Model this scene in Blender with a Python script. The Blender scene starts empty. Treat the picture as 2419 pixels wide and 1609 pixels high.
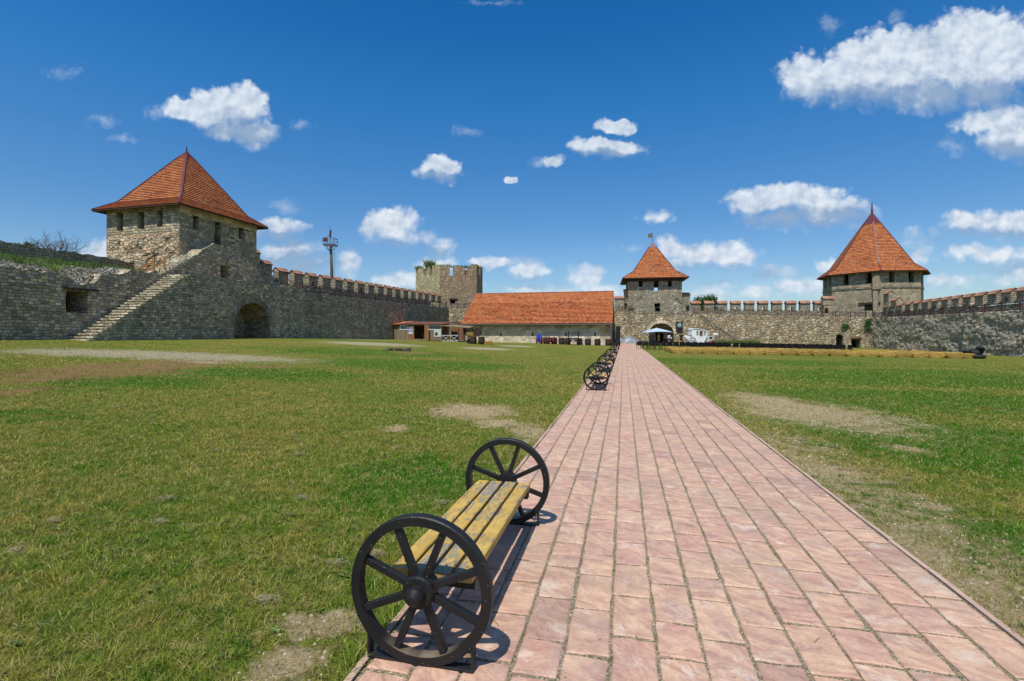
import bpy, math, random
import numpy as np
from mathutils import Vector, noise as mnoise
from mathutils.geometry import tessellate_polygon
random.seed(7); RNG = np.random.default_rng(7)
S = bpy.context.scene
R = math.radians
# ------------------------------------------------------------------ camera
EYE, FN = 1.64, 1176.0          # eye height in metres, focal length in photo pixels
cam_d = bpy.data.cameras.new('camera'); cam = bpy.data.objects.new('camera', cam_d)
S.collection.objects.link(cam); S.camera = cam
cam.location = (0, 0, EYE); cam.rotation_euler = (R(90), 0, 0)
cam_d.lens = 17.5; cam_d.sensor_width = 36; cam_d.shift_y = -0.0060
cam_d.clip_start = 0.05; cam_d.clip_end = 8000
# ------------------------------------------------------------------ sun, sky, exposure
SX, SY = 0.202, 0.488           # shadow vector per metre of height
sun_d = bpy.data.lights.new('sun', 'SUN'); sun = bpy.data.objects.new('sun', sun_d)
S.collection.objects.link(sun); sun.location = (-20, -48, 98)
sun.rotation_euler = Vector((SX, SY, -1)).to_track_quat('-Z', 'Y').to_euler()
sun_d.energy = 4.6; sun_d.angle = R(0.55); sun_d.color = (1.0, 0.955, 0.87)
S.view_settings.view_transform = 'Standard'; S.view_settings.look = 'None'
S.view_settings.exposure = 0.0; S.view_settings.gamma = 1.0
S.render.engine = 'CYCLES'

# ---- node helper
class N:
    def __init__(s, tree): s.t = tree; s.L = tree.links
    def n(s, typ, **kw):
        o = s.t.nodes.new(typ)
        for k, v in kw.items(): setattr(o, k, v)
        return o
    def put(s, sock, v):
        if v is None: return
        if isinstance(v, bpy.types.NodeSocket): s.L.new(v, sock)
        else:
            if hasattr(sock.default_value, '__len__') and not hasattr(v, '__len__'): v = [v]*len(sock.default_value)
            if hasattr(v, '__len__') and len(sock.default_value) == 4 and len(v) == 3: v = (*v, 1)
            sock.default_value = v
    def m(s, op, a, b=None, c=None, clamp=False):
        o = s.n('ShaderNodeMath', operation=op); o.use_clamp = clamp
        s.put(o.inputs[0], a); s.put(o.inputs[1], b); s.put(o.inputs[2], c); return o.outputs[0]
    def v(s, op, a, b=None):
        o = s.n('ShaderNodeVectorMath', operation=op); s.put(o.inputs[0], a); s.put(o.inputs[1], b)
        return o.outputs[1] if op in ('LENGTH', 'DOT_PRODUCT', 'DISTANCE') else o.outputs[0]
    def comb(s, x=0, y=0, z=0):
        o = s.n('ShaderNodeCombineXYZ')
        for i, q in enumerate((x, y, z)): s.put(o.inputs[i], q)
        return o.outputs[0]
    def sep(s, a):
        o = s.n('ShaderNodeSeparateXYZ'); s.put(o.inputs[0], a); return o.outputs
    def noise(s, vec, scale, detail=4, rough=.55, dist=0, dim='3D'):
        o = s.n('ShaderNodeTexNoise', noise_dimensions=dim); s.put(o.inputs['Vector'], vec)
        o.inputs['Scale'].default_value = scale; o.inputs['Detail'].default_value = detail
        o.inputs['Roughness'].default_value = rough; o.inputs['Distortion'].default_value = dist
        return o.outputs[0], o.outputs[1]
    def vor(s, vec, scale, feature='F1', rnd=1.0, dim='2D'):
        o = s.n('ShaderNodeTexVoronoi', voronoi_dimensions=dim, feature=feature); s.put(o.inputs['Vector'], vec)
        o.inputs['Scale'].default_value = scale; o.inputs['Randomness'].default_value = rnd
        return o.outputs
    def smooth(s, x, a, b):
        o = s.n('ShaderNodeMapRange', interpolation_type='SMOOTHSTEP'); s.put(o.inputs[0], x)
        o.inputs[1].default_value = a; o.inputs[2].default_value = b; return o.outputs[0]
    def ramp(s, x, stops, interp='LINEAR'):
        o = s.n('ShaderNodeValToRGB'); s.put(o.inputs[0], x); e = o.color_ramp.elements
        o.color_ramp.interpolation = interp
        while len(e) < len(stops): e.new(.5)
        for i, (p, c) in enumerate(stops): e[i].position = p; e[i].color = (*c, 1) if len(c) == 3 else c
        return o.outputs[0]
    def mix(s, f, a, b, blend='MIX'):
        o = s.n('ShaderNodeMix', data_type='RGBA', blend_type=blend)
        s.put(o.inputs[0], f); s.put(o.inputs[6], a); s.put(o.inputs[7], b); return o.outputs[2]
    def bump(s, h, strength=.5, dist=.02):
        o = s.n('ShaderNodeBump'); s.put(o.inputs['Height'], h)
        o.inputs['Strength'].default_value = strength; o.inputs['Distance'].default_value = dist
        return o.outputs[0]

# ---- world: Nishita sky with cumulus clouds set by direction (a = x/y, b = z/y of the view direction)
W = bpy.data.worlds.new('World'); S.world = W; W.use_nodes = True
W.node_tree.nodes.clear(); w = N(W.node_tree)
sky = w.n('ShaderNodeTexSky', sky_type='NISHITA'); sky.sun_disc = False
sky.sun_elevation = math.atan(1/math.hypot(SX, SY)); sky.sun_rotation = math.atan2(-SX, -SY)
sky.altitude = 0; sky.air_density = 1.0; sky.dust_density = 0.6; sky.ozone_density = 2.2
tc = w.n('ShaderNodeTexCoord').outputs['Generated']
dx, dy, dz = w.sep(tc)
yy = w.m('MAXIMUM', dy, 0.02)
ca, cb = w.m('DIVIDE', dx, yy), w.m('DIVIDE', dz, yy)
P0 = w.comb(ca, 0, cb)
def cl(px, py, rx, ry, k=1.0): return ((px-1178.5)/1146, (770-py)/1146, rx/1146, ry/1146, k)
CLOUDS = [cl(*q) for q in [
 # big one top right
 (2000,185,215,75),(1870,190,90,55),(2120,120,160,70),(2230,95,140,75),(2250,180,170,80),(2140,220,130,50),(1985,120,70,35),(2340,120,110,80),
 (2300,275,120,35),(2330,330,80,50),
 # left
 (495,245,85,55),(560,250,70,60),(580,300,70,40),(440,255,70,30),(520,300,60,28),
 (640,530,75,30,.9),(660,585,100,48),(800,608,42,42),(230,575,60,28),(700,612,80,42),
 (895,520,75,45),(930,555,110,28,.7),(1010,565,55,25,.8),(1015,385,50,36),(980,400,30,18,.7),(900,645,60,22,.8),(1010,605,60,25,.9),
 (1175,412,18,9,.9),(1420,290,58,22),(1390,345,90,28),(1270,372,32,16,.8),(1440,340,45,18,.8),(1505,500,36,20,.45),
 # middle low
 (1215,625,62,36),(1345,640,62,32),(1150,602,45,20,.8),(1105,598,25,14,.8),(1390,668,70,20,.8),(1210,665,70,18,.8),(1060,655,60,20,.8),(1290,660,40,18,.7),(930,640,60,26,.9),
 (1540,575,40,35),(1610,590,70,38),(1690,590,75,42),(1560,610,60,28,.8),(1780,625,70,24,.9),(1660,650,90,22,.6),(1850,655,100,26,.8),(1640,672,70,20,.8),(1740,672,70,20,.7),(1480,640,40,16,.6),
 (1820,460,130,48),(1760,470,110,30),(1900,490,140,40),(1800,510,110,30,.8),(1720,460,60,22,.8),
 (1905,610,40,20,.9),(2110,590,80,28,.45),(2110,540,70,25,.28),
 (2240,515,95,38),(2330,525,90,40),(2280,590,120,34,.7),(2180,650,90,22,.5),(2330,630,90,34,.7),
]]
WISP = [cl(*q) for q in [(1915,62,42,42),(2060,36,36,28),(150,165,75,30),(240,280,55,20),(290,318,65,16),(1080,310,60,18),(1130,6,90,14),(1450,580,70,18),(370,258,60,30),(2110,560,95,50),(1250,372,50,20),(1460,345,50,22),(660,480,60,30),(1990,520,60,30),(690,285,40,18),(2200,330,60,40),(760,620,40,22)]]
UNDER = [cl(*q) for q in [(2080,232,260,34),(2310,215,170,30),(520,308,110,24),(560,290,60,26),(640,548,90,18),(680,612,120,28),(920,572,110,16),(1830,512,180,26),
 (1960,505,90,20),(1400,362,90,12),(1660,628,150,22),(2260,545,150,18),(2330,360,100,30),(1230,650,80,12),(1020,408,50,12),(2270,620,150,14)]]
dn, dc = w.noise(P0, 9.0, 5, .6)
d2, d2c = w.noise(P0, 26.0, 6, .62)
off = w.v('SCALE', w.v('SUBTRACT', dc, (.5, .5, .5))); off.node.inputs['Scale'].default_value = .05
off2 = w.v('SCALE', w.v('SUBTRACT', d2c, (.5, .5, .5))); off2.node.inputs['Scale'].default_value = .024
PW = w.v('ADD', w.v('ADD', P0, off), off2)
def blobs(lst, P):
    acc = None
    for (ax, bz, rx, rz, k) in lst:
        q = w.v('LENGTH', w.v('MULTIPLY', w.v('SUBTRACT', P, (ax, 0, bz)), (1/rx, 0, 1/rz)))
        q = w.m('MULTIPLY_ADD', q, -k, k)
        acc = q if acc is None else w.m('SMOOTH_MAX', acc, q, .12)
    return acc
D = blobs(CLOUDS, PW)
n3, _ = w.noise(w.v('MULTIPLY', P0, (1, 1, 1.25)), 30.0, 9, .7, .25)
n3b, _ = w.noise(w.v('MULTIPLY', P0, (1, 1, 1.2)), 12.0, 4, .55)
D = w.m('ADD', D, w.m('ADD', w.m('MULTIPLY_ADD', n3, .46, -.22), w.m('MULTIPLY_ADD', n3b, .55, -.275)))
UA = blobs(UNDER, PW)
vb = w.n('ShaderNodeTexVoronoi', voronoi_dimensions='3D', feature='F1'); w.put(vb.inputs['Vector'], PW); vb.inputs['Scale'].default_value = 32; vb.inputs['Detail'].default_value = 1.0; vb.inputs['Roughness'].default_value = .5
bil = vb.outputs['Distance']
D = w.m('ADD', D, w.m('MULTIPLY_ADD', bil, -.34, .30))
alpha = w.smooth(w.m('DIVIDE', D, w.m('ADD', w.m('MULTIPLY_ADD', w.smooth(UA, -.9, .3), .45, .34), w.m('MULTIPLY', w.smooth(cb, .34, .12), .28))), -.02, 1.0)
U = w.m('ADD', UA, w.m('MULTIPLY_ADD', n3, .5, -.25))
# puffy relief: noise sampled a little towards the sun, minus noise here
n4, _ = w.noise(w.v('ADD', w.v('MULTIPLY', P0, (1, 1, 1.25)), (-.006, 0, .012)), 34.0, 4, .55)
n5, _ = w.noise(w.v('MULTIPLY', P0, (1, 1, 1.25)), 34.0, 4, .55)
rel = w.m('SUBTRACT', n5, n4)
shade = w.m('ADD', w.m('ADD', w.m('MULTIPLY', w.smooth(U, -.55, .6), .85), w.m('MULTIPLY_ADD', n3b, .9, -.38)), w.m('ADD', w.m('MULTIPLY', rel, -1.2), w.m('MULTIPLY_ADD', bil, .5, -.20)), clamp=True)
ccol = w.mix(shade, w.mix(w.smooth(cb, .35, .1), (7.8, 8.5, 9.3), (8.6, 9.0, 9.5)), (3.0, 4.2, 6.0))
front = w.smooth(dy, .05, .2)
wa = w.m('MULTIPLY', w.smooth(w.m('ADD', blobs(WISP, PW), w.m('MULTIPLY_ADD', n3, 2.6, -1.5)), .0, 1.2), .38)
alpha = w.m('MAXIMUM', alpha, wa)
alpha = w.m('MULTIPLY', w.m('MULTIPLY', alpha, front), .95)
# unseen white clouds added behind the viewpoint to whiten the ambient light
bn_, _ = w.noise(w.v('MULTIPLY', tc, (1, 1, 2.2)), 3.2, 6, .6)
back = w.m('MULTIPLY', w.smooth(bn_, .50, .62), w.m('MULTIPLY', w.m('SUBTRACT', 1.0, w.smooth(dy, -.05, .12)), w.smooth(dz, .02, .12)))
# clouds thin into the air near the horizon
alpha = w.m('MULTIPLY', alpha, w.m('MULTIPLY_ADD', w.smooth(cb, .02, .22), .35, .65))
hs = w.ramp(dz, [(0, (.70, .74, .78)), (.205, (.37, .62, .82)), (.395, (.177, .62, .94)), (.55, (.075, .535, .91)), (1, (.14, .53, .86))])
hs = w.v('MULTIPLY', hs, (1.5, 1.5, 1.5))
skyc = w.mix(1.0, sky.outputs[0], hs, 'MULTIPLY')
fin = w.mix(alpha, skyc, ccol)
fin = w.mix(w.m('MULTIPLY', back, .85), fin, (7.6, 7.9, 8.2))
bg = w.n('ShaderNodeBackground'); w.put(bg.inputs[0], fin); bg.inputs[1].default_value = 0.1
wo = w.n('ShaderNodeOutputWorld'); w.L.new(bg.outputs[0], wo.inputs[0])
W.cycles.sampling_method = 'MANUAL'; W.cycles.sample_map_resolution = 512

# ------------------------------------------------------------------ geometry helpers
COL = S.collection
def tag(o, label=None, cat=None, group=None, kind=None):
    if label: o['label'] = label
    if cat: o['category'] = cat
    if group: o['group'] = group
    if kind: o['kind'] = kind
    return o
def empty(name, loc, rz=0, label=None, cat=None, group=None):
    o = bpy.data.objects.new(name, None); COL.objects.link(o); o.location = loc; o.rotation_euler = (0, 0, rz)
    o.empty_display_size = .3
    return tag(o, label, cat, group)
def origin(p):
    v = Vector((0, 0, 0))
    while p is not None: v += p.location; p = p.parent
    return v
class MB:
    def __init__(s): s.v = []; s.f = []; s.uv = []; s.mi = []; s.cur = 0; s.col = None
    def add(s, vs, fs, uvs=None):
        b = len(s.v); s.v += [tuple(q) for q in vs]
        for i, f in enumerate(fs):
            s.f.append(tuple(b+k for k in f)); s.mi.append(s.cur)
            if uvs is not None: s.uv.append(uvs[i])
            else:
                pts = [Vector(vs[k]) for k in f]
                nn = (pts[1]-pts[0]).cross(pts[2]-pts[0])
                ax = max(range(3), key=lambda a: abs(nn[a]))
                if ax == 0: s.uv.append([(p.y, p.z) for p in pts])
                elif ax == 1: s.uv.append([(p.x, p.z) for p in pts])
                else: s.uv.append([(p.x, p.y) for p in pts])
    def box(s, c, d, rz=0, taper=1.0):
        hx, hy, hz = d[0]/2, d[1]/2, d[2]/2; cr, sr = math.cos(rz), math.sin(rz); vs = []
        for z in (-1, 1):
            k = taper if z > 0 else 1
            for x, y in ((-1, -1), (1, -1), (1, 1), (-1, 1)):
                X, Y = x*hx*k, y*hy*k; vs.append((c[0]+X*cr-Y*sr, c[1]+X*sr+Y*cr, c[2]+z*hz))
        s.add(vs, [(0, 3, 2, 1), (4, 5, 6, 7), (0, 1, 5, 4), (1, 2, 6, 5), (2, 3, 7, 6), (3, 0, 4, 7)]); return s
    def bar(s, a, b, wd, ht, up=(0, 0, 1)):
        a, b = Vector(a), Vector(b); d = (b-a).normalized(); u = Vector(up)
        if abs(d.dot(u)) > .98: u = Vector((0, 1, 0))
        r = d.cross(u).normalized(); u = r.cross(d).normalized(); vs = []
        for p in (a, b):
            for x, y in ((-1, -1), (1, -1), (1, 1), (-1, 1)): vs.append(p + r*x*wd/2 + u*y*ht/2)
        s.add(vs, [(0, 1, 2, 3), (7, 6, 5, 4), (0, 4, 5, 1), (1, 5, 6, 2), (2, 6, 7, 3), (3, 7, 4, 0)]); return s
    def tube(s, pts, r, n=6, cap=True):
        pts = [Vector(p) for p in pts]; rs = r if hasattr(r, '__len__') else [r]*len(pts); vs = []
        for i, p in enumerate(pts):
            d = (pts[min(i+1, len(pts)-1)] - pts[max(i-1, 0)]).normalized()
            u = Vector((0, 0, 1)) if abs(d.z) < .9 else Vector((1, 0, 0))
            a = d.cross(u).normalized(); b = d.cross(a)
            for k in range(n):
                t = 2*math.pi*k/n; vs.append(p + (a*math.cos(t)+b*math.sin(t))*rs[i])
        fs = []
        for i in range(len(pts)-1):
            for k in range(n): fs.append((i*n+k, i*n+(k+1) % n, (i+1)*n+(k+1) % n, (i+1)*n+k))
        if cap: fs += [tuple(range(n))[::-1], tuple((len(pts)-1)*n+k for k in range(n))]
        s.add(vs, fs); return s
    def lathe(s, prof, c=(0, 0, 0), n=16, axis='z'):
        vs = []
        for (r, h) in prof:
            for k in range(n):
                t = 2*math.pi*k/n; x, y, z = r*math.cos(t), r*math.sin(t), h
                if axis == 'y': x, y, z = x, h, y
                elif axis == 'x': x, y, z = h, x, y
                vs.append((c[0]+x, c[1]+y, c[2]+z))
        fs = [(i*n+k, i*n+(k+1) % n, (i+1)*n+(k+1) % n, (i+1)*n+k) for i in range(len(prof)-1) for k in range(n)]
        fs += [tuple(range(n))[::-1], tuple((len(prof)-1)*n+k for k in range(n))]
        s.add(vs, fs); return s
    def ring(s, c, ro, ri, wd, n=40, axis='y'):
        vs = []
        for k in range(n):
            t = 2*math.pi*k/n
            for (r, h) in ((ro-.006, -wd/2), (ro, -wd/2+.006), (ro, wd/2-.006), (ro-.006, wd/2), (ri, wd/2), (ri, -wd/2)):
                a, b = r*math.cos(t), r*math.sin(t)
                vs.append((c[0]+a, c[1]+h, c[2]+b) if axis == 'y' else (c[0]+h, c[1]+a, c[2]+b))
        fs = [(k*6+j, k*6+(j+1) % 6, ((k+1) % n)*6+(j+1) % 6, ((k+1) % n)*6+j) for k in range(n) for j in range(6)]
        s.add(vs, fs); return s
    def build(s, name, mats, parent=None, smooth=False, local=False, bevel=0):
        me = bpy.data.meshes.new(name); o3 = Vector((0, 0, 0)) if (local or parent is None) else origin(parent)
        me.from_pydata([(a-o3.x, b-o3.y, c-o3.z) for a, b, c in s.v], [], s.f)
        if not isinstance(mats, (list, tuple)): mats = [mats]
        for m in mats: me.materials.append(m)
        me.polygons.foreach_set('material_index', s.mi)
        ul = me.uv_layers.new(name='UVMap'); flat = [c for f in s.uv for p in f for c in p]
        ul.data.foreach_set('uv', flat)
        if smooth: me.polygons.foreach_set('use_smooth', [True]*len(me.polygons))
        me.update()
        o = bpy.data.objects.new(name, me); COL.objects.link(o); o.parent = parent
        if bevel:
            b = o.modifiers.new('b', 'BEVEL'); b.width = bevel; b.segments = 2; b.limit_method = 'ANGLE'; b.harden_normals = False
        return o
class Fr:       # a vertical plane: s along, z up, t inwards (to the left of the direction)
    def __init__(s, a, b): 
        a, b = Vector(a), Vector(b); s.o = a; s.L = (b-a).length; s.d = (b-a)/s.L; s.n = Vector((-s.d.y, s.d.x)); s.ang = math.atan2(s.d.y, s.d.x)
    def p(s, u, z, t=0): q = s.o + s.d*u + s.n*t; return (q.x, q.y, z)
    def at(s, px, t=0):     # s where the plane (offset t) is crossed by photo column px
        k = (px-1209.5)/FN; o = s.o + s.n*t
        return (k*o.y - o.x)/(s.d.x - k*s.d.y)
    def zat(s, u, py, t=0):
        q = s.o + s.d*u + s.n*t; return EYE - (py-790)*q.y/FN
def prism(mb, fr, outline, holes=(), t0=0, t1=1):
    loops = [list(outline)] + [list(h) for h in holes]; flat = [q for l in loops for q in l]
    tri = tessellate_polygon([[Vector((q[0], q[1], 0)) for q in l] for l in loops]); n = len(flat)
    vs = [fr.p(s, z, t0) for s, z in flat] + [fr.p(s, z, t1) for s, z in flat]
    fs, uv = [], []
    for t in tri:
        a, b, c = [Vector((flat[i][0], flat[i][1])) for i in t]
        if (b-a).cross(c-a) < 0: t = (t[0], t[2], t[1])
        fs.append(tuple(t)); uv.append([flat[i] for i in t])
        fs.append(tuple(n+i for i in reversed(t))); uv.append([flat[i] for i in reversed(t)])
    b = 0
    for l in loops:
        m = len(l); per = 0
        for i in range(m):
            j = (i+1) % m; e = math.hypot(l[j][0]-l[i][0], l[j][1]-l[i][1])
            fs.append((b+i, b+j, n+b+j, n+b+i)); 
            if abs(l[j][1]-l[i][1]) > abs(l[j][0]-l[i][0]): uv.append([(t0+7, l[i][1]), (t0+7, l[j][1]), (t1+7, l[j][1]), (t1+7, l[i][1])])
            else: uv.append([(l[i][0], t0+5), (l[j][0], t0+5), (l[j][0], t1+5), (l[i][0], t1+5)])
            per += e
        b += m
    mb.add(vs, fs, uv)
def rect(s0, z0, s1, z1): return [(s0, z0), (s1, z0), (s1, z1), (s0, z1)]
def rrect(s0, z0, s1, z1, a=.04):  # slightly irregular opening
    r = lambda: random.uniform(-a, a)
    pts = []
    for (x0, y0, x1, y1) in ((s0, z0, s1, z0), (s1, z0, s1, z1), (s1, z1, s0, z1), (s0, z1, s0, z0)):
        for k in range(4): pts.append((x0+(x1-x0)*k/4 + r(), y0+(y1-y0)*k/4 + r()))
    return pts
def arch(sc, z0, half, zs, n=14, rise=None):
    rise = rise or half
    return [(sc-half, z0), (sc+half, z0)] + [(sc+half*math.cos(math.pi*k/n), zs+rise*math.sin(math.pi*k/n)) for k in range(0, n+1)]
def ragged(pts, step=.35, amp=.08):   # an outline's top, made uneven
    out = []
    for (a, b) in zip(pts[:-1], pts[1:]):
        L = math.hypot(b[0]-a[0], b[1]-a[1]); n = max(1, int(L/step))
        for k in range(n):
            f = k/n; out.append((a[0]+(b[0]-a[0])*f + random.uniform(-amp, amp)*.4, a[1]+(b[1]-a[1])*f + random.uniform(-amp, amp)))
    out.append(pts[-1]); return out
def inst(src, loc, rz=0, parent=None, rot=None, name=None):
    o = src.copy(); o.location = loc; o.rotation_euler = rot or (0, 0, rz); o.parent = parent; COL.objects.link(o); return o
def copy_tree(o, parent=None):
    c = o.copy(); COL.objects.link(c); c.parent = parent
    for ch in o.children: copy_tree(ch, c)
    return c
def sm(a, b, x): t = min(1, max(0, (x-a)/(b-a))); return t*t*(3-2*t)
TP = 0.2247                                     # the path runs along (TP, 1)
PD = Vector((TP, 1)).normalized(); PP = Vector((PD.y, -PD.x)); PSI = math.atan(TP)
def g(x, y):                                    # ground height
    u = x - TP*y
    h = 0
    if u < -1.8: h = 1.30*min(1.15, ((-u-1.8)/32))**1.3*(1-.25*sm(45, 70, y))
    if u > 2.4: h = -min(.5, (u-2.4)*.45/33)
    h += .25*sm(58, 78, y)*(1-sm(15, 35, abs(u-5)))
    return h
def gp(px, py):                                 # ground point seen at a photo pixel
    y = FN*EYE/(py-790)
    for _ in range(12): y = FN*(EYE-g(y*(px-1209.5)/FN, y))/(py-790)
    return y*(px-1209.5)/FN, y
def onx(px, y): x = y*(px-1209.5)/FN; return x, y, g(x, y)
def ordn(i): return '%d%s' % (i, 'th' if 10 <= i % 100 <= 20 else {1: 'st', 2: 'nd', 3: 'rd'}.get(i % 10, 'th'))
# ------------------------------------------------------------------ materials
def mat(name):
    m = bpy.data.materials.new(name); m.use_nodes = True; m.node_tree.nodes.clear(); k = N(m.node_tree)
    b = k.n('ShaderNodeBsdfPrincipled'); o = k.n('ShaderNodeOutputMaterial'); k.L.new(b.outputs[0], o.inputs[0])
    b.inputs['Roughness'].default_value = .8; b.inputs['Specular IOR Level'].default_value = .3
    return m, k, b
def plain(name, c, rough=.7, var=.18, scale=6, metal=0, spec=.3, bump=.15):
    m, k, b = mat(name); tc = k.n('ShaderNodeTexCoord').outputs['Object']
    n1, _ = k.noise(tc, scale, 5, .6); f = k.m('MULTIPLY_ADD', n1, var*2, 1-var)
    k.put(b.inputs['Base Color'], k.mix(1, c, k.comb(f, f, f), 'MULTIPLY'))
    b.inputs['Roughness'].default_value = rough; b.inputs['Metallic'].default_value = metal; b.inputs['Specular IOR Level'].default_value = spec
    n2, _ = k.noise(tc, scale*6, 3, .6); k.put(b.inputs['Normal'], k.bump(n2, bump, .01)); return m
def stone(name, pal, mortar, sx=.36, sz=.22, rnd=.8, mw=.06, stain=(.10, .095, .08), stain_amt=.5, bump=1.0, patch=None, patch_amt=.0, erode=.0, joint=1.0, coursed=False, crev_shade=0):
    m, k, b = mat(name); uv = k.n('ShaderNodeUVMap').outputs[0]
    rd = k.n('ShaderNodeObjectInfo').outputs['Random']
    uv = k.v('ADD', uv, k.comb(k.m('MULTIPLY', rd, 37.3), k.m('MULTIPLY', rd, 11.7), 0))
    dn, dc = k.noise(uv, 3.4 if coursed else 2.2, 4, .65)
    o1 = k.v('SCALE', k.v('SUBTRACT', dc, (.5, .5, .5))); o1.node.inputs['Scale'].default_value = (.17 if coursed else .16)+erode*.3
    q = k.v('MULTIPLY', k.v('ADD', uv, o1), (1/sx, 1/sz, 1))
    bn, _ = k.noise(uv, .33, 3, .5)                     # stone size varies over the wall
    q = k.v('MULTIPLY', q, k.comb(1, 1, 1))
    if coursed:
        qx, qy, _ = k.sep(q); lf, _ = k.noise(uv, 1.5, 3, .6)
        qy = k.m('ADD', qy, k.m('MULTIPLY', lf, 1.4)); row = k.m('FLOOR', qy); fy = k.m('FRACT', qy)
        wv = k.m('ADD', qx, k.m('MULTIPLY', row, 7.37))
        def v1(feat):
            o = k.n('ShaderNodeTexVoronoi', voronoi_dimensions='1D', feature=feat); k.put(o.inputs['W'], wv); o.inputs['Scale'].default_value = 1; o.inputs['Randomness'].default_value = .95; return o.outputs
        vf = v1('F1'); e1 = [s for s in v1('DISTANCE_TO_EDGE') if s.name == 'Distance'][0]; colr = [s for s in vf if s.name == 'Color'][0]
        wn = k.n('ShaderNodeTexWhiteNoise', noise_dimensions='3D'); k.put(wn.inputs['Vector'], k.v('ADD', colr, k.comb(row, row, 0)))
        ve = k.m('SMOOTH_MIN', e1, k.m('MULTIPLY', k.m('MINIMUM', fy, k.m('SUBTRACT', 1.0, fy)), sz/sx*1.25), .12); cr, cg, cb_ = k.sep(wn.outputs[1])
    else:
        vf = k.vor(q, 1.0, 'F1', rnd); ve = k.vor(q, 1.0, 'DISTANCE_TO_EDGE', rnd)[0]
        cr, cg, cb_ = k.sep(vf[1])
    base = k.ramp(cr, [(i/(len(pal)-1), c) for i, c in enumerate(pal)])
    hv = k.m('MULTIPLY_ADD', cg, .75, .62); base = k.mix(1, base, k.comb(hv, hv, hv), 'MULTIPLY')
    f1, _ = k.noise(uv, 14, 6, .7); fv = k.m('MULTIPLY_ADD', f1, .9, .55); base = k.mix(1, base, k.comb(fv, fv, fv), 'MULTIPLY')
    jw = k.m('ADD', mw, k.m('MULTIPLY_ADD', dn, .16, -.07))
    mm = k.m('SUBTRACT', 1.0, k.smooth(k.m('DIVIDE', ve, k.m('MAXIMUM', jw, .015)), .35, 1.1))
    mf, _ = k.noise(uv, 9, 4, .6)
    mort = k.mix(mf, mortar, tuple(c*.45 for c in mortar))
    base = k.mix(k.m('MULTIPLY', mm, joint), base, mort)
    if patch:
        pn, _ = k.noise(uv, .42, 6, .62); base = k.mix(k.m('MULTIPLY', k.smooth(pn, .47, .6), patch_amt), base, k.mix(f1, patch, tuple(c*.6 for c in patch)))
    s1, _ = k.noise(k.v('MULTIPLY', uv, (1, .55, 1)), .8, 7, .68); base = k.mix(k.m('MULTIPLY', k.smooth(s1, .42, .68), stain_amt), base, stain)
    s2, _ = k.noise(uv, 4.5, 6, .7); base = k.mix(k.m('MULTIPLY', k.smooth(s2, .55, .75), stain_amt*.6), base, tuple(c*.6 for c in stain))
    if crev_shade:
        c1, _ = k.noise(k.v('MULTIPLY', uv, (1, 1.6, 1)), 1.9, 7, .75); cvm = k.smooth(c1, .535, .60); base = k.mix(k.m('MULTIPLY', cvm, crev_shade), base, (.035, .03, .022))  # near-black noise spots paint the shade of crevices into the colour
    k.put(b.inputs['Base Color'], base); b.inputs['Roughness'].default_value = .95; b.inputs['Specular IOR Level'].default_value = .12
    h = k.m('ADD', k.m('MULTIPLY', k.smooth(ve, 0, .22), .6), k.m('ADD', k.m('MULTIPLY', f1, .5), k.m('MULTIPLY', cb_, .45)))
    k.put(b.inputs['Normal'], k.bump(h, bump, .07)); return m
GREY = [(.24, .205, .15), (.52, .43, .29), (.32, .27, .20), (.68, .57, .39), (.42, .355, .265), (.38, .33, .265), (.60, .44, .23), (.46, .385, .27)]
WARM = [(.32, .255, .165), (.50, .40, .26), (.40, .34, .24), (.58, .48, .32), (.46, .34, .20), (.53, .43, .29)]
M = {}
M['grey'] = stone('grey_rubble', GREY, (.21, .18, .125), .34, .19, .75, .05, (.145, .125, .09), .5, coursed=True)
M['grey2'] = stone('dark_rubble', [tuple(c*.9 for c in q) for q in GREY], (.18, .155, .115), .34, .20, .85, .055, (.15, .13, .10), .6, patch=(.38, .28, .19), patch_amt=.4, coursed=True)
M['tower_grey'] = stone('tower_rubble', GREY, (.25, .215, .145), .38, .22, .8, .06, (.20, .175, .125), .45, patch=(.33, .28, .19), patch_amt=.5, coursed=True)
M['warm'] = stone('warm_rubble', WARM, (.27, .23, .16), .40, .25, .95, .075, (.16, .14, .105), .5, patch=(.42, .33, .2), patch_amt=.4)
M['gate'] = stone('gate_wall_rubble', WARM, (.22, .175, .115), .62, .38, 1.0, .06, (.21, .175, .12), .5, patch=(.44, .33, .19), patch_amt=.55, bump=1.5, erode=1.2, crev_shade=.75)
M['gate_tower'] = stone('gate_tower_rubble', [(.24, .22, .17), (.38, .34, .25), (.30, .27, .2), (.44, .4, .31)], (.30, .25, .165), .45, .3, 1.0, .10, (.2, .18, .13), .45, patch=(.36, .30, .19), patch_amt=.7)
M['ochre'] = stone('ochre_rubble', [(.36, .26, .15), (.5, .4, .26), (.42, .33, .23), (.56, .46, .31), (.42, .24, .14)], (.24, .19, .125), .42, .3, 1.0, .07, (.3, .235, .15), .3, bump=1.4)
M['ruin'] = stone('ruined_tower_rubble', [(.36, .26, .16), (.46, .35, .22), (.40, .29, .18)], (.34, .26, .16), .35, .25, 1.0, .10, (.24, .175, .11), .6, patch=(.46, .31, .19), patch_amt=.6, bump=1.1, crev_shade=.5)
M['ruin_lit'] = stone('ruined_tower_lit', [(.42, .36, .2), (.5, .43, .27), (.44, .36, .22)], (.40, .34, .2), .35, .25, 1.0, .12, (.25, .2, .12), .45, bump=.8)  # paler copy of the tower rubble, sunlight painted in for the left face
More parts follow.
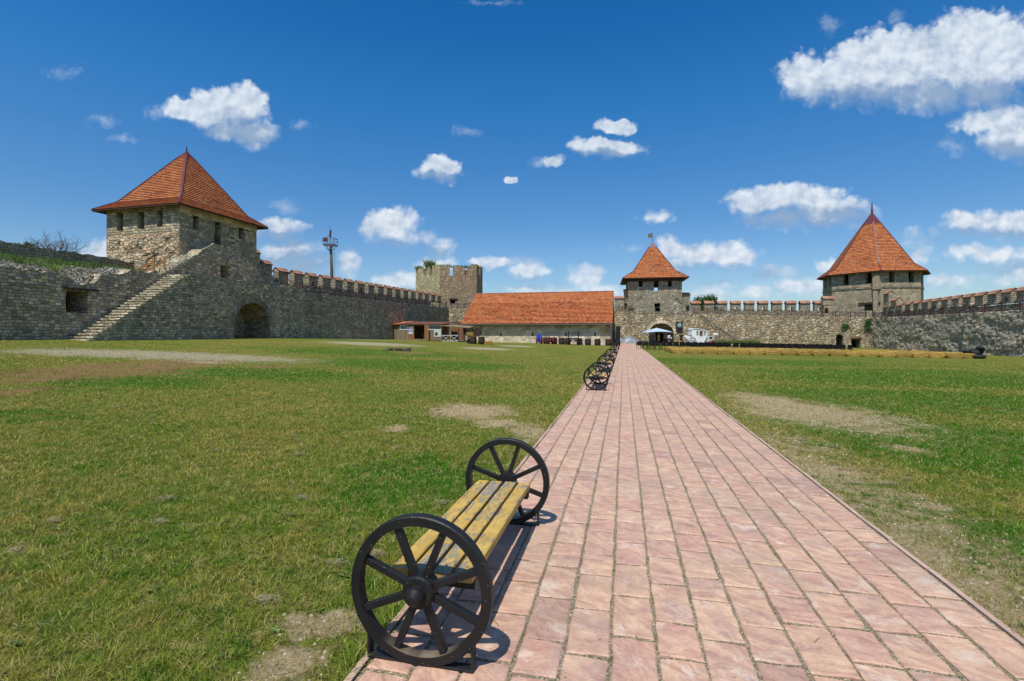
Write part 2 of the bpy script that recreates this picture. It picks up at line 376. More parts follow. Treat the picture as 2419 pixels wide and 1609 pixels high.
M['octagon'] = stone('octagon_plaster', [(.34, .28, .19), (.42, .36, .25), (.38, .3, .2)], (.40, .335, .22), .5, .3, 1.0, .14, (.22, .19, .13), .4, patch=(.46, .36, .23), patch_amt=.8, bump=.5, joint=.7)
M['oct_band'] = stone('octagon_band', [(.25, .23, .17), (.34, .3, .22), (.30, .27, .2)], (.28, .245, .17), .6, .34, .7, .06, (.18, .165, .125), .5, bump=.6)
M['rock'] = stone('rough_mottled_wall', [(.42, .35, .24), (.56, .48, .34), (.46, .39, .27), (.60, .53, .40)], (.34, .28, .19), .50, .34, 1.0, .12, (.30, .245, .17), .5, patch=(.56, .51, .42), patch_amt=.6, bump=1.2, erode=1.5, joint=.6, crev_shade=.6)
M['plinth'] = stone('pale_plinth', [(.60, .50, .34), (.68, .58, .42), (.62, .52, .38)], (.58, .48, .33), .5, .3, 1.0, .08, (.5, .38, .25), .35, bump=.6, joint=.5)
M['barn_wall'] = stone('barn_plaster', [(.54, .45, .31), (.60, .50, .34), (.56, .46, .32)], (.55, .45, .30), .8, .5, 1.0, .05, (.34, .26, .16), .5, patch=(.58, .52, .42), patch_amt=.5, bump=.3, joint=.4)
M['step'] = stone('stone_step', [(.40, .35, .24), (.52, .46, .33), (.45, .4, .3)], (.3, .26, .19), .5, .3, 1.0, .05, (.28, .25, .18), .4, bump=.7)
M['ashlar'] = stone('arch_stone', [(.22, .2, .155), (.28, .25, .19), (.25, .225, .18)], (.14, .125, .1), .5, .9, .6, .04, (.13, .12, .095), .5)
M['dark'] = plain('painted_shade', (.018, .016, .014), .95, spec=.05)  # near-black colour standing in for the shade inside openings
M['rubble_bank'] = stone('rubble_bank', [(.20, .185, .15), (.36, .33, .27), (.27, .25, .2)], (.09, .085, .06), .26, .2, 1.0, .14, (.12, .12, .07), .7, bump=1.8, erode=1, crev_shade=.9)

def tiles(name, cols, dark=.35, tw=.17):
    m, k, b = mat(name); uv = k.n('ShaderNodeUVMap').outputs[0]
    u, v, _ = k.sep(uv); row = k.m('FLOOR', v); fv = k.m('FRACT', v)
    uu = k.m('ADD', k.m('DIVIDE', u, tw), k.m('MULTIPLY', k.m('MODULO', row, 2), .5)); cu = k.m('FLOOR', uu); fu = k.m('FRACT', uu)
    wn = k.n('ShaderNodeTexWhiteNoise', noise_dimensions='2D'); k.put(wn.inputs['Vector'], k.comb(cu, row, 0)); r1 = wn.outputs[0]
    r2, r3, _ = k.sep(wn.outputs[1])
    base = k.ramp(r1, [(i/(len(cols)-1), c) for i, c in enumerate(cols)])
    big, _ = k.noise(uv, .35, 5, .65)
    base = k.mix(k.m('MULTIPLY', k.smooth(big, .45, .7), .45), base, (.20, .055, .025))
    base = k.mix(k.m('MULTIPLY', k.m('GREATER_THAN', k.m('ADD', r2, k.m('MULTIPLY', big, .5)), 1.22), dark*2), base, (.06, .035, .028))
    base = k.mix(k.m('MULTIPLY', k.m('GREATER_THAN', r3, .955), .6), base, (.42, .30, .17))
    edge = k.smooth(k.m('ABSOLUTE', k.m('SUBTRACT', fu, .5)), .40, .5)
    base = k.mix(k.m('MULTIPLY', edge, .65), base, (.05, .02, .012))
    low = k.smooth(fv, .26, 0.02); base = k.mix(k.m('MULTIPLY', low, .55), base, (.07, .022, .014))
    fine, _ = k.noise(uv, 9, 4, .7); ff = k.m('MULTIPLY_ADD', fine, .5, .75); base = k.mix(1, base, k.comb(ff, ff, ff), 'MULTIPLY')
    k.put(b.inputs['Base Color'], base); b.inputs['Roughness'].default_value = .75; b.inputs['Specular IOR Level'].default_value = .25
    h = k.m('ADD', k.m('SINE', k.m('MULTIPLY', fu, math.pi)), k.m('MULTIPLY', r1, .5)); k.put(b.inputs['Normal'], k.bump(h, .8, .03)); return m
TC = [(.38, .105, .036), (.54, .175, .055), (.46, .135, .042), (.60, .23, .085), (.33, .085, .034), (.51, .155, .05)]
M['tile'] = tiles('roof_tile', TC, .32)
M['tile_barn'] = tiles('barn_roof_tile', [tuple(min(.8, c*1.15) for c in q) for q in TC], .38, .19)
M['cap'] = tiles('cap_tile', [(.38, .16, .09), (.45, .25, .16), (.34, .14, .08), (.38, .21, .14)], .2, .3)
M['flash'] = plain('oxblood_flashing', (.12, .025, .03), .45, .12, 3, spec=.4)
M['wood_dark'] = plain('dark_stained_wood', (.055, .026, .016), .7, .25, 5)
M['rail'] = plain('rail_brown', (.075, .028, .016), .65, .25, 5)
M['wood_new'] = plain('fresh_orange_wood', (.42, .19, .06), .65, .2, 5)
M['black_iron'] = plain('black_painted_iron', (.012, .012, .013), .5, .3, 10, spec=.4)
M['steel'] = plain('grey_steel', (.10, .10, .11), .5, .2, 5)
M['pole'] = plain('concrete_pole', (.10, .088, .072), .85, .2, 3)
M['white'] = plain('white_paint', (.78, .78, .77), .45, .07, 5, spec=.45)
M['chair'] = plain('black_plastic', (.010, .011, .014), .38, .15, 8, spec=.5)
M['canvas'] = plain('pale_blue_canvas', (.42, .50, .64), .7, .06, 3)
M['tarp'] = plain('grey_tarpaulin', (.22, .24, .28), .35, .35, 2.5, spec=.6, bump=.5)
M['red'] = plain('red_paint', (.32, .018, .012), .45, .2, 6, spec=.45)
M['blue'] = plain('blue_paint', (.012, .07, .55), .4, .1, 5, spec=.45)
M['green_frame'] = plain('dark_green_paint', (.012, .05, .022), .5, .2, 5)
M['yellow_sign'] = plain('yellow_sign', (.48, .27, .03), .6, .3, 12)
M['skin'] = plain('skin', (.48, .27, .18), .55, .05, 8)
M['hair_blond'] = plain('blond_hair', (.38, .20, .07), .6, .2, 20)
M['hair_dark'] = plain('dark_hair', (.02, .014, .01), .6, .2, 20)
M['c_green'] = plain('yellow_green_dress', (.32, .33, .04), .8, .15, 9)
M['c_plum'] = plain('grey_plum_shirt', (.16, .13, .18), .8, .2, 9)
M['c_white'] = plain('white_cloth', (.65, .65, .66), .8, .08, 9)
M['c_black'] = plain('black_cloth', (.012, .012, .015), .85, .2, 9)
M['c_blue'] = plain('pale_blue_jeans', (.14, .24, .40), .85, .15, 9)
M['c_orange'] = plain('orange_bag', (.62, .22, .03), .7, .1, 9)
M['shoe'] = plain('dark_shoe', (.03, .025, .02), .6)
M['pillow'] = plain('black_cushion_cloth', (.018, .018, .024), .75, .3, 4, bump=.4)
M['cloth_curtain'] = plain('brown_curtain', (.14, .07, .035), .8, .35, 9)
M['yellow_flag'] = plain('brass_vane', (.16, .15, .06), .5, .2, 9)

def wood_planks(name, cols, pw=.16, horiz=False):
    m, k, b = mat(name); uv = k.n('ShaderNodeUVMap').outputs[0]; u, v, _ = k.sep(uv)
    if horiz: u, v = v, u
    x = k.m('DIVIDE', u, pw); cell = k.m('FLOOR', x); fx = k.m('FRACT', x)
    wn = k.n('ShaderNodeTexWhiteNoise', noise_dimensions='1D'); k.put(wn.inputs['W'], cell)
    base = k.ramp(wn.outputs[0], [(i/(len(cols)-1), c) for i, c in enumerate(cols)])
    gr, _ = k.noise(k.comb(k.m('MULTIPLY', u, 28), k.m('MULTIPLY', v, 2.2), cell), 1, 6, .7)
    gf = k.m('MULTIPLY_ADD', gr, 1.1, .45); base = k.mix(1, base, k.comb(gf, gf, gf), 'MULTIPLY')
    e = k.smooth(k.m('ABSOLUTE', k.m('SUBTRACT', fx, .5)), .44, .5); base = k.mix(k.m('MULTIPLY', e, .85), base, (.02, .015, .01))
    k.put(b.inputs['Base Color'], base); b.inputs['Roughness'].default_value = .85
    k.put(b.inputs['Normal'], k.bump(k.m('SUBTRACT', gr, e), .5, .015)); return m
M['planks'] = wood_planks('weathered_planks', [(.17, .12, .07), (.26, .2, .13), (.2, .15, .095), (.3, .235, .155)])
M['planks_warm'] = wood_planks('brown_planks', [(.22, .10, .045), (.28, .14, .07), (.2, .09, .04)])
M['stave'] = wood_planks('barrel_staves', [(.045, .026, .018), (.07, .042, .03), (.055, .03, .022)], .1)
M['brown_roof'] = wood_planks('corrugated_brown_roof', [(.13, .055, .04), (.16, .07, .05)], .25)
M['orange_roof'] = wood_planks('corrugated_orange_roof', [(.5, .14, .055), (.56, .18, .08)], .2)

def peel():     # yellow paint flaking off old boards
    m, k, b = mat('flaking_yellow_paint'); tc = k.n('ShaderNodeTexCoord').outputs['Object']
    st = k.v('MULTIPLY', tc, (13, 3.2, 13)); n1, _ = k.noise(st, 1.6, 8, .75); n0, _ = k.noise(tc, 3.2, 4, .6)
    x, y, z = k.sep(tc)
    worn = k.m('ADD', n1, k.m('MULTIPLY_ADD', n0, .5, -.25))
    wx = k.m('MULTIPLY', k.smooth(k.m('ABSOLUTE', k.m('SUBTRACT', x, .0)), .16, .07), .05)
    nf, _ = k.noise(k.v('MULTIPLY', tc, (70, 16, 70)), 1.0, 5, .75); worn = k.m('ADD', k.m('ADD', k.m('MULTIPLY_ADD', worn, .5, .25), wx), k.m('MULTIPLY_ADD', nf, .7, -.35)); mk = k.smooth(worn, .54, .57)
    gr, _ = k.noise(k.v('MULTIPLY', tc, (60, 3, 60)), 1.0, 6, .75)
    wood = k.ramp(gr, [(.25, (.10, .09, .075)), (.55, (.26, .24, .205)), (.8, (.36, .33, .29))])
    pf, _ = k.noise(tc, 5, 5, .65)
    paint = k.ramp(pf, [(.3, (.42, .25, .045)), (.6, (.55, .36, .085)), (.8, (.50, .35, .12))])
    crack = k.smooth(k.noise(k.v('MULTIPLY', tc, (34, 1.0, 34)), 1.0, 3, .5)[0], .655, .70)
    base = k.mix(mk, paint, wood); base = k.mix(k.m('MULTIPLY', crack, .85), base, (.035, .025, .018))
    gr2, _ = k.noise(tc, 40, 4, .7); base = k.mix(k.m('MULTIPLY', k.smooth(gr2, .62, .75), .3), base, (.12, .09, .05))
    k.put(b.inputs['Base Color'], base); b.inputs['Roughness'].default_value = .62
    h = k.m('ADD', k.m('MULTIPLY', mk, -.35), k.m('ADD', k.m('MULTIPLY', gr, .3), k.m('MULTIPLY', crack, -1.0)))
    k.put(b.inputs['Normal'], k.bump(h, .6, .006)); return m
M['peel'] = peel()
def wheelpaint():
    m, k, b = mat('black_wheel_paint'); tc = k.n('ShaderNodeTexCoord').outputs['Object']
    n1, _ = k.noise(tc, 22, 6, .7); n2, _ = k.noise(tc, 3.2, 3, .6); n3, _ = k.noise(tc, 90, 3, .6); n4, _ = k.noise(tc, 7, 5, .65)
    base = k.mix(n4, (.007, .007, .008), (.018, .0175, .0175))
    chip = k.smooth(k.m('ADD', n1, k.m('MULTIPLY_ADD', n2, .3, -.15)), .735, .76); base = k.mix(chip, base, (.34, .30, .25))
    dots = k.smooth(k.vor(tc, 34, 'F1', 1, '3D')[0], .085, .06); base = k.mix(k.m('MULTIPLY', dots, .6), base, (.42, .36, .28))
    nz = k.sep(k.n('ShaderNodeNewGeometry').outputs['Normal'])[2]
    px, py, pz = k.sep(tc)
    dust = k.m('MULTIPLY', k.m('MULTIPLY', k.smooth(nz, .55, .95), k.smooth(pz, .16, .05)), k.smooth(n2, .4, .6)); base = k.mix(k.m('MULTIPLY', dust, .75), base, (.30, .23, .15))
    k.put(b.inputs['Base Color'], base); b.inputs['Specular IOR Level'].default_value = .3
    k.put(b.inputs['Roughness'], k.m('MULTIPLY_ADD', n4, .4, .3))
    k.put(b.inputs['Normal'], k.bump(k.m('ADD', n3, k.m('MULTIPLY', n1, 1.0)), .25, .006)); return m
M['wheel'] = wheelpaint()
def hay():
    m, k, b = mat('straw'); tc = k.n('ShaderNodeTexCoord').outputs['Object']; rd = k.n('ShaderNodeObjectInfo').outputs['Random']
    tcv = k.v('ADD', tc, k.comb(k.m('MULTIPLY', rd, 30), 0, 0))
    n1, _ = k.noise(k.v('MULTIPLY', tcv, (6, 9, 14)), 2.2, 6, .75); n2, _ = k.noise(tcv, 2.0, 3, .6)
    base = k.ramp(n1, [(.34, (.09, .048, .010)), (.48, (.36, .22, .045)), (.66, (.66, .46, .12))])
    v = k.m('MULTIPLY_ADD', n2, .7, .62); base = k.mix(1, base, k.comb(v, v, v), 'MULTIPLY')
    rv = k.m('MULTIPLY_ADD', rd, .3, .85); base = k.mix(1, base, k.comb(rv, rv, rv), 'MULTIPLY')
    k.put(b.inputs['Base Color'], base); b.inputs['Roughness'].default_value = .8
    k.put(b.inputs['Normal'], k.bump(n1, 1.0, .05)); return m
M['hay'] = hay()
def leafmat(name, c0, c1):
    m, k, b = mat(name); g_ = k.n('ShaderNodeNewGeometry'); r = g_.outputs['Random Per Island']
    tc = g_.outputs['Position']; n1, _ = k.noise(tc, 1.2, 3, .6)
    base = k.mix(k.m('ADD', k.m('MULTIPLY', r, .6), k.m('MULTIPLY', n1, .5), clamp=True), c0, c1)
    k.put(b.inputs['Base Color'], base); b.inputs['Roughness'].default_value = .6
    return m
M['leaf'] = leafmat('tree_leaf', (.018, .05, .012), (.06, .13, .025))
M['leaf_y'] = leafmat('shrub_leaf', (.04, .08, .012), (.13, .2, .04))
M['bark'] = plain('bark', (.09, .07, .055), .9, .3, 6)
M['twig'] = plain('bare_twig', (.15, .12, .11), .9, .3, 6)

# ---- ground patches: photo ellipses thrown onto the ground
DISP = 1.0263
def patch(px, py, rx, ry):
    px, py, rx, ry = px*DISP, py*DISP, rx*DISP, ry*DISP
    x, y = gp(px, py); x0, _ = gp(px-rx, py); x1, _ = gp(px+rx, py); _, ya = gp(px, py+ry); _, yb = gp(px, max(py-ry, 797))
    return (x, (ya+yb)/2, abs(x1-x0)/2, abs(yb-ya)/2)
SAND = [patch(*q) for q in [(1930,965,190,48),(1780,925,90,24),(2100,1035,60,14),(2130,1165,40,16),(1080,948,120,22),(905,985,35,10),(1140,975,60,14),(1230,1000,60,30),
   (650,1540,110,60),(720,1440,120,34),(1880,1085,120,26),(2300,1420,100,90),(2080,1250,120,50),(2200,1330,100,50)]]
PALE = [patch(*q) for q in [(330,829,250,6),(480,835,90,5),(680,797,190,3.2),(860,797,110,3.2),(150,833,90,3),(560,828,60,4),(1120,803,90,4),(1190,797,60,2.5)]]
BROWN = [patch(*q) for q in [(90,868,260,34),(20,905,60,18),(260,845,160,8),(250,787,110,4),(950,812,60,3),(620,845,60,3)]]
LUSH = [patch(*q) for q in [(300,880,280,16),(600,862,300,16),(950,840,300,14),(820,812,260,9),(400,804,420,8),(100,805,260,12),(60,960,150,20),(2350,1060,380,110),(2250,1250,260,60),(2150,930,420,34),(2200,875,420,26),(1750,835,300,10),(1800,1105,200,24),(2000,1160,200,30),(950,1110,160,70)]]
def ground_mask(k, pos, lst, warp=.9):
    n, c = k.noise(pos, .55, 5, .65); o1 = k.v('SCALE', k.v('SUBTRACT', c, (.5, .5, .5))); o1.node.inputs['Scale'].default_value = warp*2
    P = k.v('ADD', pos, o1); acc = None
    for (x, y, rx, ry) in lst:
        q = k.v('LENGTH', k.v('MULTIPLY', k.v('SUBTRACT', P, (x, y, 0)), (1/rx, 1/ry, 0)))
        acc = q if acc is None else k.m('MINIMUM', acc, q)
    return acc
def grasscol(k, pos):
    """colour of the turf at a world position, and how bare it is"""
    u = k.m('SUBTRACT', k.sep(pos)[0], k.m('MULTIPLY', k.sep(pos)[1], TP))
    n1, _ = k.noise(pos, .35, 6, .65); n2, _ = k.noise(pos, 1.6, 6, .7); n3, _ = k.noise(pos, .09, 4, .6)
    f = k.m('ADD', k.m('MULTIPLY', n1, .45), k.m('ADD', k.m('MULTIPLY', n2, .35), k.m('MULTIPLY', n3, .35)))
    f = k.smooth(f, .45, .68)
    n9, _ = k.noise(pos, 7.5, 5, .7); n10, _ = k.noise(k.v('ADD', pos, (31, 17, 0)), 4.2, 5, .7); n11, _ = k.noise(k.v('ADD', pos, (7, 57, 0)), 2.2, 4, .65)
    lush = k.smooth(k.m('ADD', ground_mask(k, pos, LUSH, .8), k.m('ADD', k.m('MULTIPLY_ADD', n2, 1.3, -.65), k.m('MULTIPLY_ADD', n9, .9, -.45))), 1.2, .55)
    dry = k.m('SUBTRACT', f, k.m('MULTIPLY', lush, .6), clamp=True)
    gr = k.mix(lush, (.125, .20, .016), (.066, .172, .009))
    col = k.mix(k.m('MULTIPLY', dry, .85), gr, (.31, .25, .058)); col = k.mix(k.m('MULTIPLY', k.smooth(n9, .52, .62), .55), col, (.42, .335, .13)); col = k.mix(k.m('MULTIPLY', k.smooth(n10, .50, .62), .65), col, (.05, .15, .008)); col = k.mix(k.m('MULTIPLY', k.smooth(n11, .55, .66), .5), col, (.27, .215, .04))
    side = k.m('MULTIPLY', k.m('GREATER_THAN', u, 0), k.smooth(k.m('SUBTRACT', u, k.m('MULTIPLY', n2, 2.6)), 2.2, 1.1))
    n7, _ = k.noise(pos, 6, 5, .7); nn = k.m('ADD', k.m('MULTIPLY_ADD', n2, 1.7, -.85), k.m('MULTIPLY_ADD', n7, 1.6, -.8))
    side = k.m('MULTIPLY', k.m('MULTIPLY', side, k.smooth(n7, .36, .56)), k.smooth(k.m('ADD', k.sep(pos)[1], k.m('MULTIPLY', n1, 6)), 14, 9)); sand = k.m('MAXIMUM', k.smooth(k.m('ADD', ground_mask(k, pos, SAND, .5), nn), 1.05, .45), side)
    pale = k.smooth(k.m('ADD', ground_mask(k, pos, PALE, .25), k.m('ADD', k.m('MULTIPLY_ADD', n2, 1.6, -.7), k.m('MULTIPLY_ADD', n7, 1.6, -.7))), 1.0, .7)
    brown = k.smooth(k.m('ADD', ground_mask(k, pos, BROWN, .5), k.m('ADD', k.m('MULTIPLY_ADD', n2, 1.2, -.6), k.m('MULTIPLY_ADD', n1, 1.2, -.6))), 1.15, .6)
    return col, sand, pale, brown
def groundmat():
    m, k, b = mat('ground_turf'); pos = k.n('ShaderNodeNewGeometry').outputs['Position']
    pos = k.v('MULTIPLY', pos, (1, 1, 0))
    col, sand, pale, brown = grasscol(k, pos)
    f1, _ = k.noise(pos, 16, 6, .75); f2, _ = k.noise(pos, 60, 4, .7); f3, _ = k.noise(pos, 4.5, 5, .7)
    v = k.m('ADD', k.m('MULTIPLY', k.smooth(f1, .34, .66), .95), k.m('ADD', k.m('MULTIPLY', k.smooth(f2, .35, .65), .45), .12))
    col = k.mix(k.smooth(f3, .42, .68), col, k.mix(.5, col, (.17, .15, .05)))
    v = k.m('MULTIPLY', v, k.m('MULTIPLY_ADD', f3, .9, .48)); col = k.mix(1, col, k.comb(v, v, v), 'MULTIPLY')
    n7_, _ = k.noise(pos, 1.3, 6, .75); gv = k.vor(pos, 48, 'F1', 1); gc = k.ramp(k.sep(gv[1])[0], [(0, (.18, .125, .07)), (.4, (.36, .27, .16)), (.8, (.46, .37, .24)), (1, (.66, .58, .45))])
    col = k.mix(k.m('MULTIPLY', k.m('MULTIPLY', brown, k.smooth(n7_, .33, .55)), .85), col, k.mix(f1, (.15, .085, .035), (.36, .215, .105)))
    col = k.mix(k.m('MULTIPLY', sand, .8), col, k.mix(.5, gc, (.56, .40, .235)))
    col = k.mix(k.m('MULTIPLY', pale, .8), col, k.mix(f1, (.28, .23, .14), (.46, .40, .29)))
    k.put(b.inputs['Base Color'], col); b.inputs['Roughness'].default_value = .95; b.inputs['Specular IOR Level'].default_value = .05
    k.put(b.inputs['Normal'], k.bump(k.m('ADD', f1, k.m('MULTIPLY', f2, .5)), .9, .05)); return m
M['ground'] = groundmat()
def blademat():
    m, k, b = mat('grass_blade'); ge = k.n('ShaderNodeNewGeometry'); pos = k.v('MULTIPLY', ge.outputs['Position'], (1, 1, 0))
    at = k.n('ShaderNodeAttribute', attribute_name='rnd').outputs['Fac']
    col, sand, pale, brown = grasscol(k, pos)
    straw = k.m('GREATER_THAN', at, .84)
    col = k.mix(k.m('MULTIPLY', straw, .75), col, (.38, .31, .14))
    gv = k.m('MULTIPLY_ADD', k.m('FRACT', k.m('MULTIPLY', at, 17.3)), .9, .8); col = k.mix(1, col, k.comb(gv, gv, gv), 'MULTIPLY')
    col = k.mix(k.m('MULTIPLY', sand, .6), col, (.42, .31, .14)); col = k.mix(k.m('MULTIPLY', brown, .7), col, (.30, .19, .08))
    k.put(b.inputs['Base Color'], col); b.inputs['Roughness'].default_value = .7; b.inputs['Specular IOR Level'].default_value = .1
    tr = k.n('ShaderNodeBsdfTranslucent'); k.put(tr.inputs[0], col); mx = k.n('ShaderNodeMixShader'); mx.inputs[0].default_value = .3
    k.L.new(b.outputs[0], mx.inputs[1]); k.L.new(tr.outputs[0], mx.inputs[2])
    out = [n for n in m.node_tree.nodes if n.type == 'OUTPUT_MATERIAL'][0]; k.L.new(mx.outputs[0], out.inputs[0]); return m
M['blade'] = blademat()
def slabmat():
    m, k, b = mat('pink_sandstone'); pos = k.n('ShaderNodeTexCoord').outputs['Object']
    at = k.n('ShaderNodeAttribute', attribute_name='rnd').outputs['Color']; a, c, d = k.sep(at)
    off = k.comb(k.m('MULTIPLY', a, 90), k.m('MULTIPLY', c, 90), 0); p = k.v('ADD', pos, off)
    rot = k.n('ShaderNodeVectorRotate', rotation_type='Z_AXIS'); k.put(rot.inputs['Vector'], p); k.put(rot.inputs['Angle'], k.m('MULTIPLY', d, 1.2)); p = rot.outputs[0]
    n1, nc = k.noise(p, 2.6, 4, .6); o1 = k.v('SCALE', k.v('SUBTRACT', nc, (.5, .5, .5))); o1.node.inputs['Scale'].default_value = .35
    q = k.v('MULTIPLY', k.v('ADD', p, o1), (3.0, 13, 1)); n2, _ = k.noise(q, 1.3, 6, .68); n5, _ = k.noise(p, 18, 6, .7)
    n6, _ = k.noise(p, 7, 6, .7)
    base = k.ramp(n2, [(.22, (.25, .135, .11)), (.40, (.40, .235, .175)), (.54, (.50, .32, .225)), (.70, (.58, .40, .265)), (.86, (.64, .52, .38))])
    base = k.mix(k.m('MULTIPLY', k.smooth(n6, .52, .7), .45), base, (.31, .19, .18))
    base = k.mix(k.m('MULTIPLY', k.smooth(k.m('SUBTRACT', 1.0, n6), .56, .75), .5), base, (.68, .50, .38))
    tint = k.ramp(a, [(0, (.80, .77, .79)), (.04, (.84, .80, .82)), (.06, (.97, .93, .94)), (.32, (1.03, .96, .95)), (.34, (1.0, .99, .95)), (.6, (1.04, 1.03, .98)), (.62, (.95, .94, .95)), (.85, (1.0, .97, .94)), (.9, (1.06, 1.08, 1.05)), (1, (1.09, 1.08, .99))])
    base = k.mix(1, base, tint, 'MULTIPLY')
    v = k.m('MULTIPLY_ADD', n5, .6, .80); base = k.mix(1, base, k.comb(v, v, v), 'MULTIPLY')
    n8, _ = k.noise(p, 3.2, 6, .7); base = k.mix(k.m('MULTIPLY', k.smooth(n8, .50, .66), .45), base, (.33, .22, .20)); n12, _ = k.noise(k.v('ADD', p, (9, 4, 0)), 4.5, 6, .72); base = k.mix(k.m('MULTIPLY', k.smooth(n12, .54, .68), .5), base, (.70, .60, .50)); w3, _ = k.noise(k.v('ADD', pos, (3, 8, 0)), 1.1, 5, .65); base = k.mix(k.m('MULTIPLY', k.smooth(w3, .5, .68), .35), base, (.36, .29, .20))
    pits = k.smooth(k.vor(pos, 26, 'F1', 1)[0], .07, .04); base = k.mix(k.m('MULTIPLY', pits, .8), base, (.10, .06, .05))
    w1, _ = k.noise(pos, .5, 5, .6); base = k.mix(k.m('MULTIPLY', k.smooth(w1, .5, .72), .25), base, (.30, .235, .17))
    k.put(b.inputs['Base Color'], base); b.inputs['Roughness'].default_value = .62; b.inputs['Specular IOR Level'].default_value = .3
    k.put(b.inputs['Normal'], k.bump(k.m('ADD', n2, k.m('ADD', k.m('MULTIPLY', n5, .4), k.m('MULTIPLY', pits, -.6))), .35, .02)); return m
M['slab'] = slabmat()
def jointmat():
    m, k, b = mat('gritty_joint'); pos = k.n('ShaderNodeTexCoord').outputs['Object']
    vv = k.vor(pos, 130, 'F1', 1); n1, _ = k.noise(pos, 3.5, 5, .7)
    c = k.ramp(k.sep(vv[1])[0], [(0, (.13, .10, .06)), (.5, (.30, .235, .145)), (.85, (.44, .35, .22)), (1, (.64, .55, .40))])
    c = k.mix(k.m('MULTIPLY', k.smooth(n1, .5, .7), .7), c, (.10, .115, .04))
    k.put(b.inputs['Base Color'], c); k.put(b.inputs['Normal'], k.bump(vv[0], .9, .01)); return m
M['joint'] = jointmat()
M['kerb'] = plain('kerb_edge_stone', (.46, .31, .235), .85, .4, 5)
# ------------------------------------------------------------------ ground, path
def axis(lo, hi, near, fine, coarse):
    def half(L):
        a = []; x = 0.0
        while x < L: a.append(x); x += fine if x < near else (coarse if x < 160 else 250)
        return a+[L]
    return [-q for q in reversed(half(-lo)[1:])]+half(hi)
gx = axis(-3500, 3500, 70, 1.0, 5); gy = axis(-600, 6000, 95, 1.0, 5)
mb = MB(); nx, ny = len(gx), len(gy)
vs = [(x, y, g(x, y)) for y in gy for x in gx]
fs = [(j*nx+i, j*nx+i+1, (j+1)*nx+i+1, (j+1)*nx+i) for j in range(ny-1) for i in range(nx-1)]
mb.add(vs, fs, [[(0, 0)]*4]*len(fs)); o = mb.build('ground', M['ground'], smooth=True); tag(o, kind='structure')

U0, CW = -1.253, 0.237         # x offset of the first column of slabs, column pitch along x
CWP = CW*PD.y                  # real width
def pxy(a, v): q = PP*(a*PD.y) + PD*v; return q.x, q.y     # a = x offset at y=0 axis, v along the path
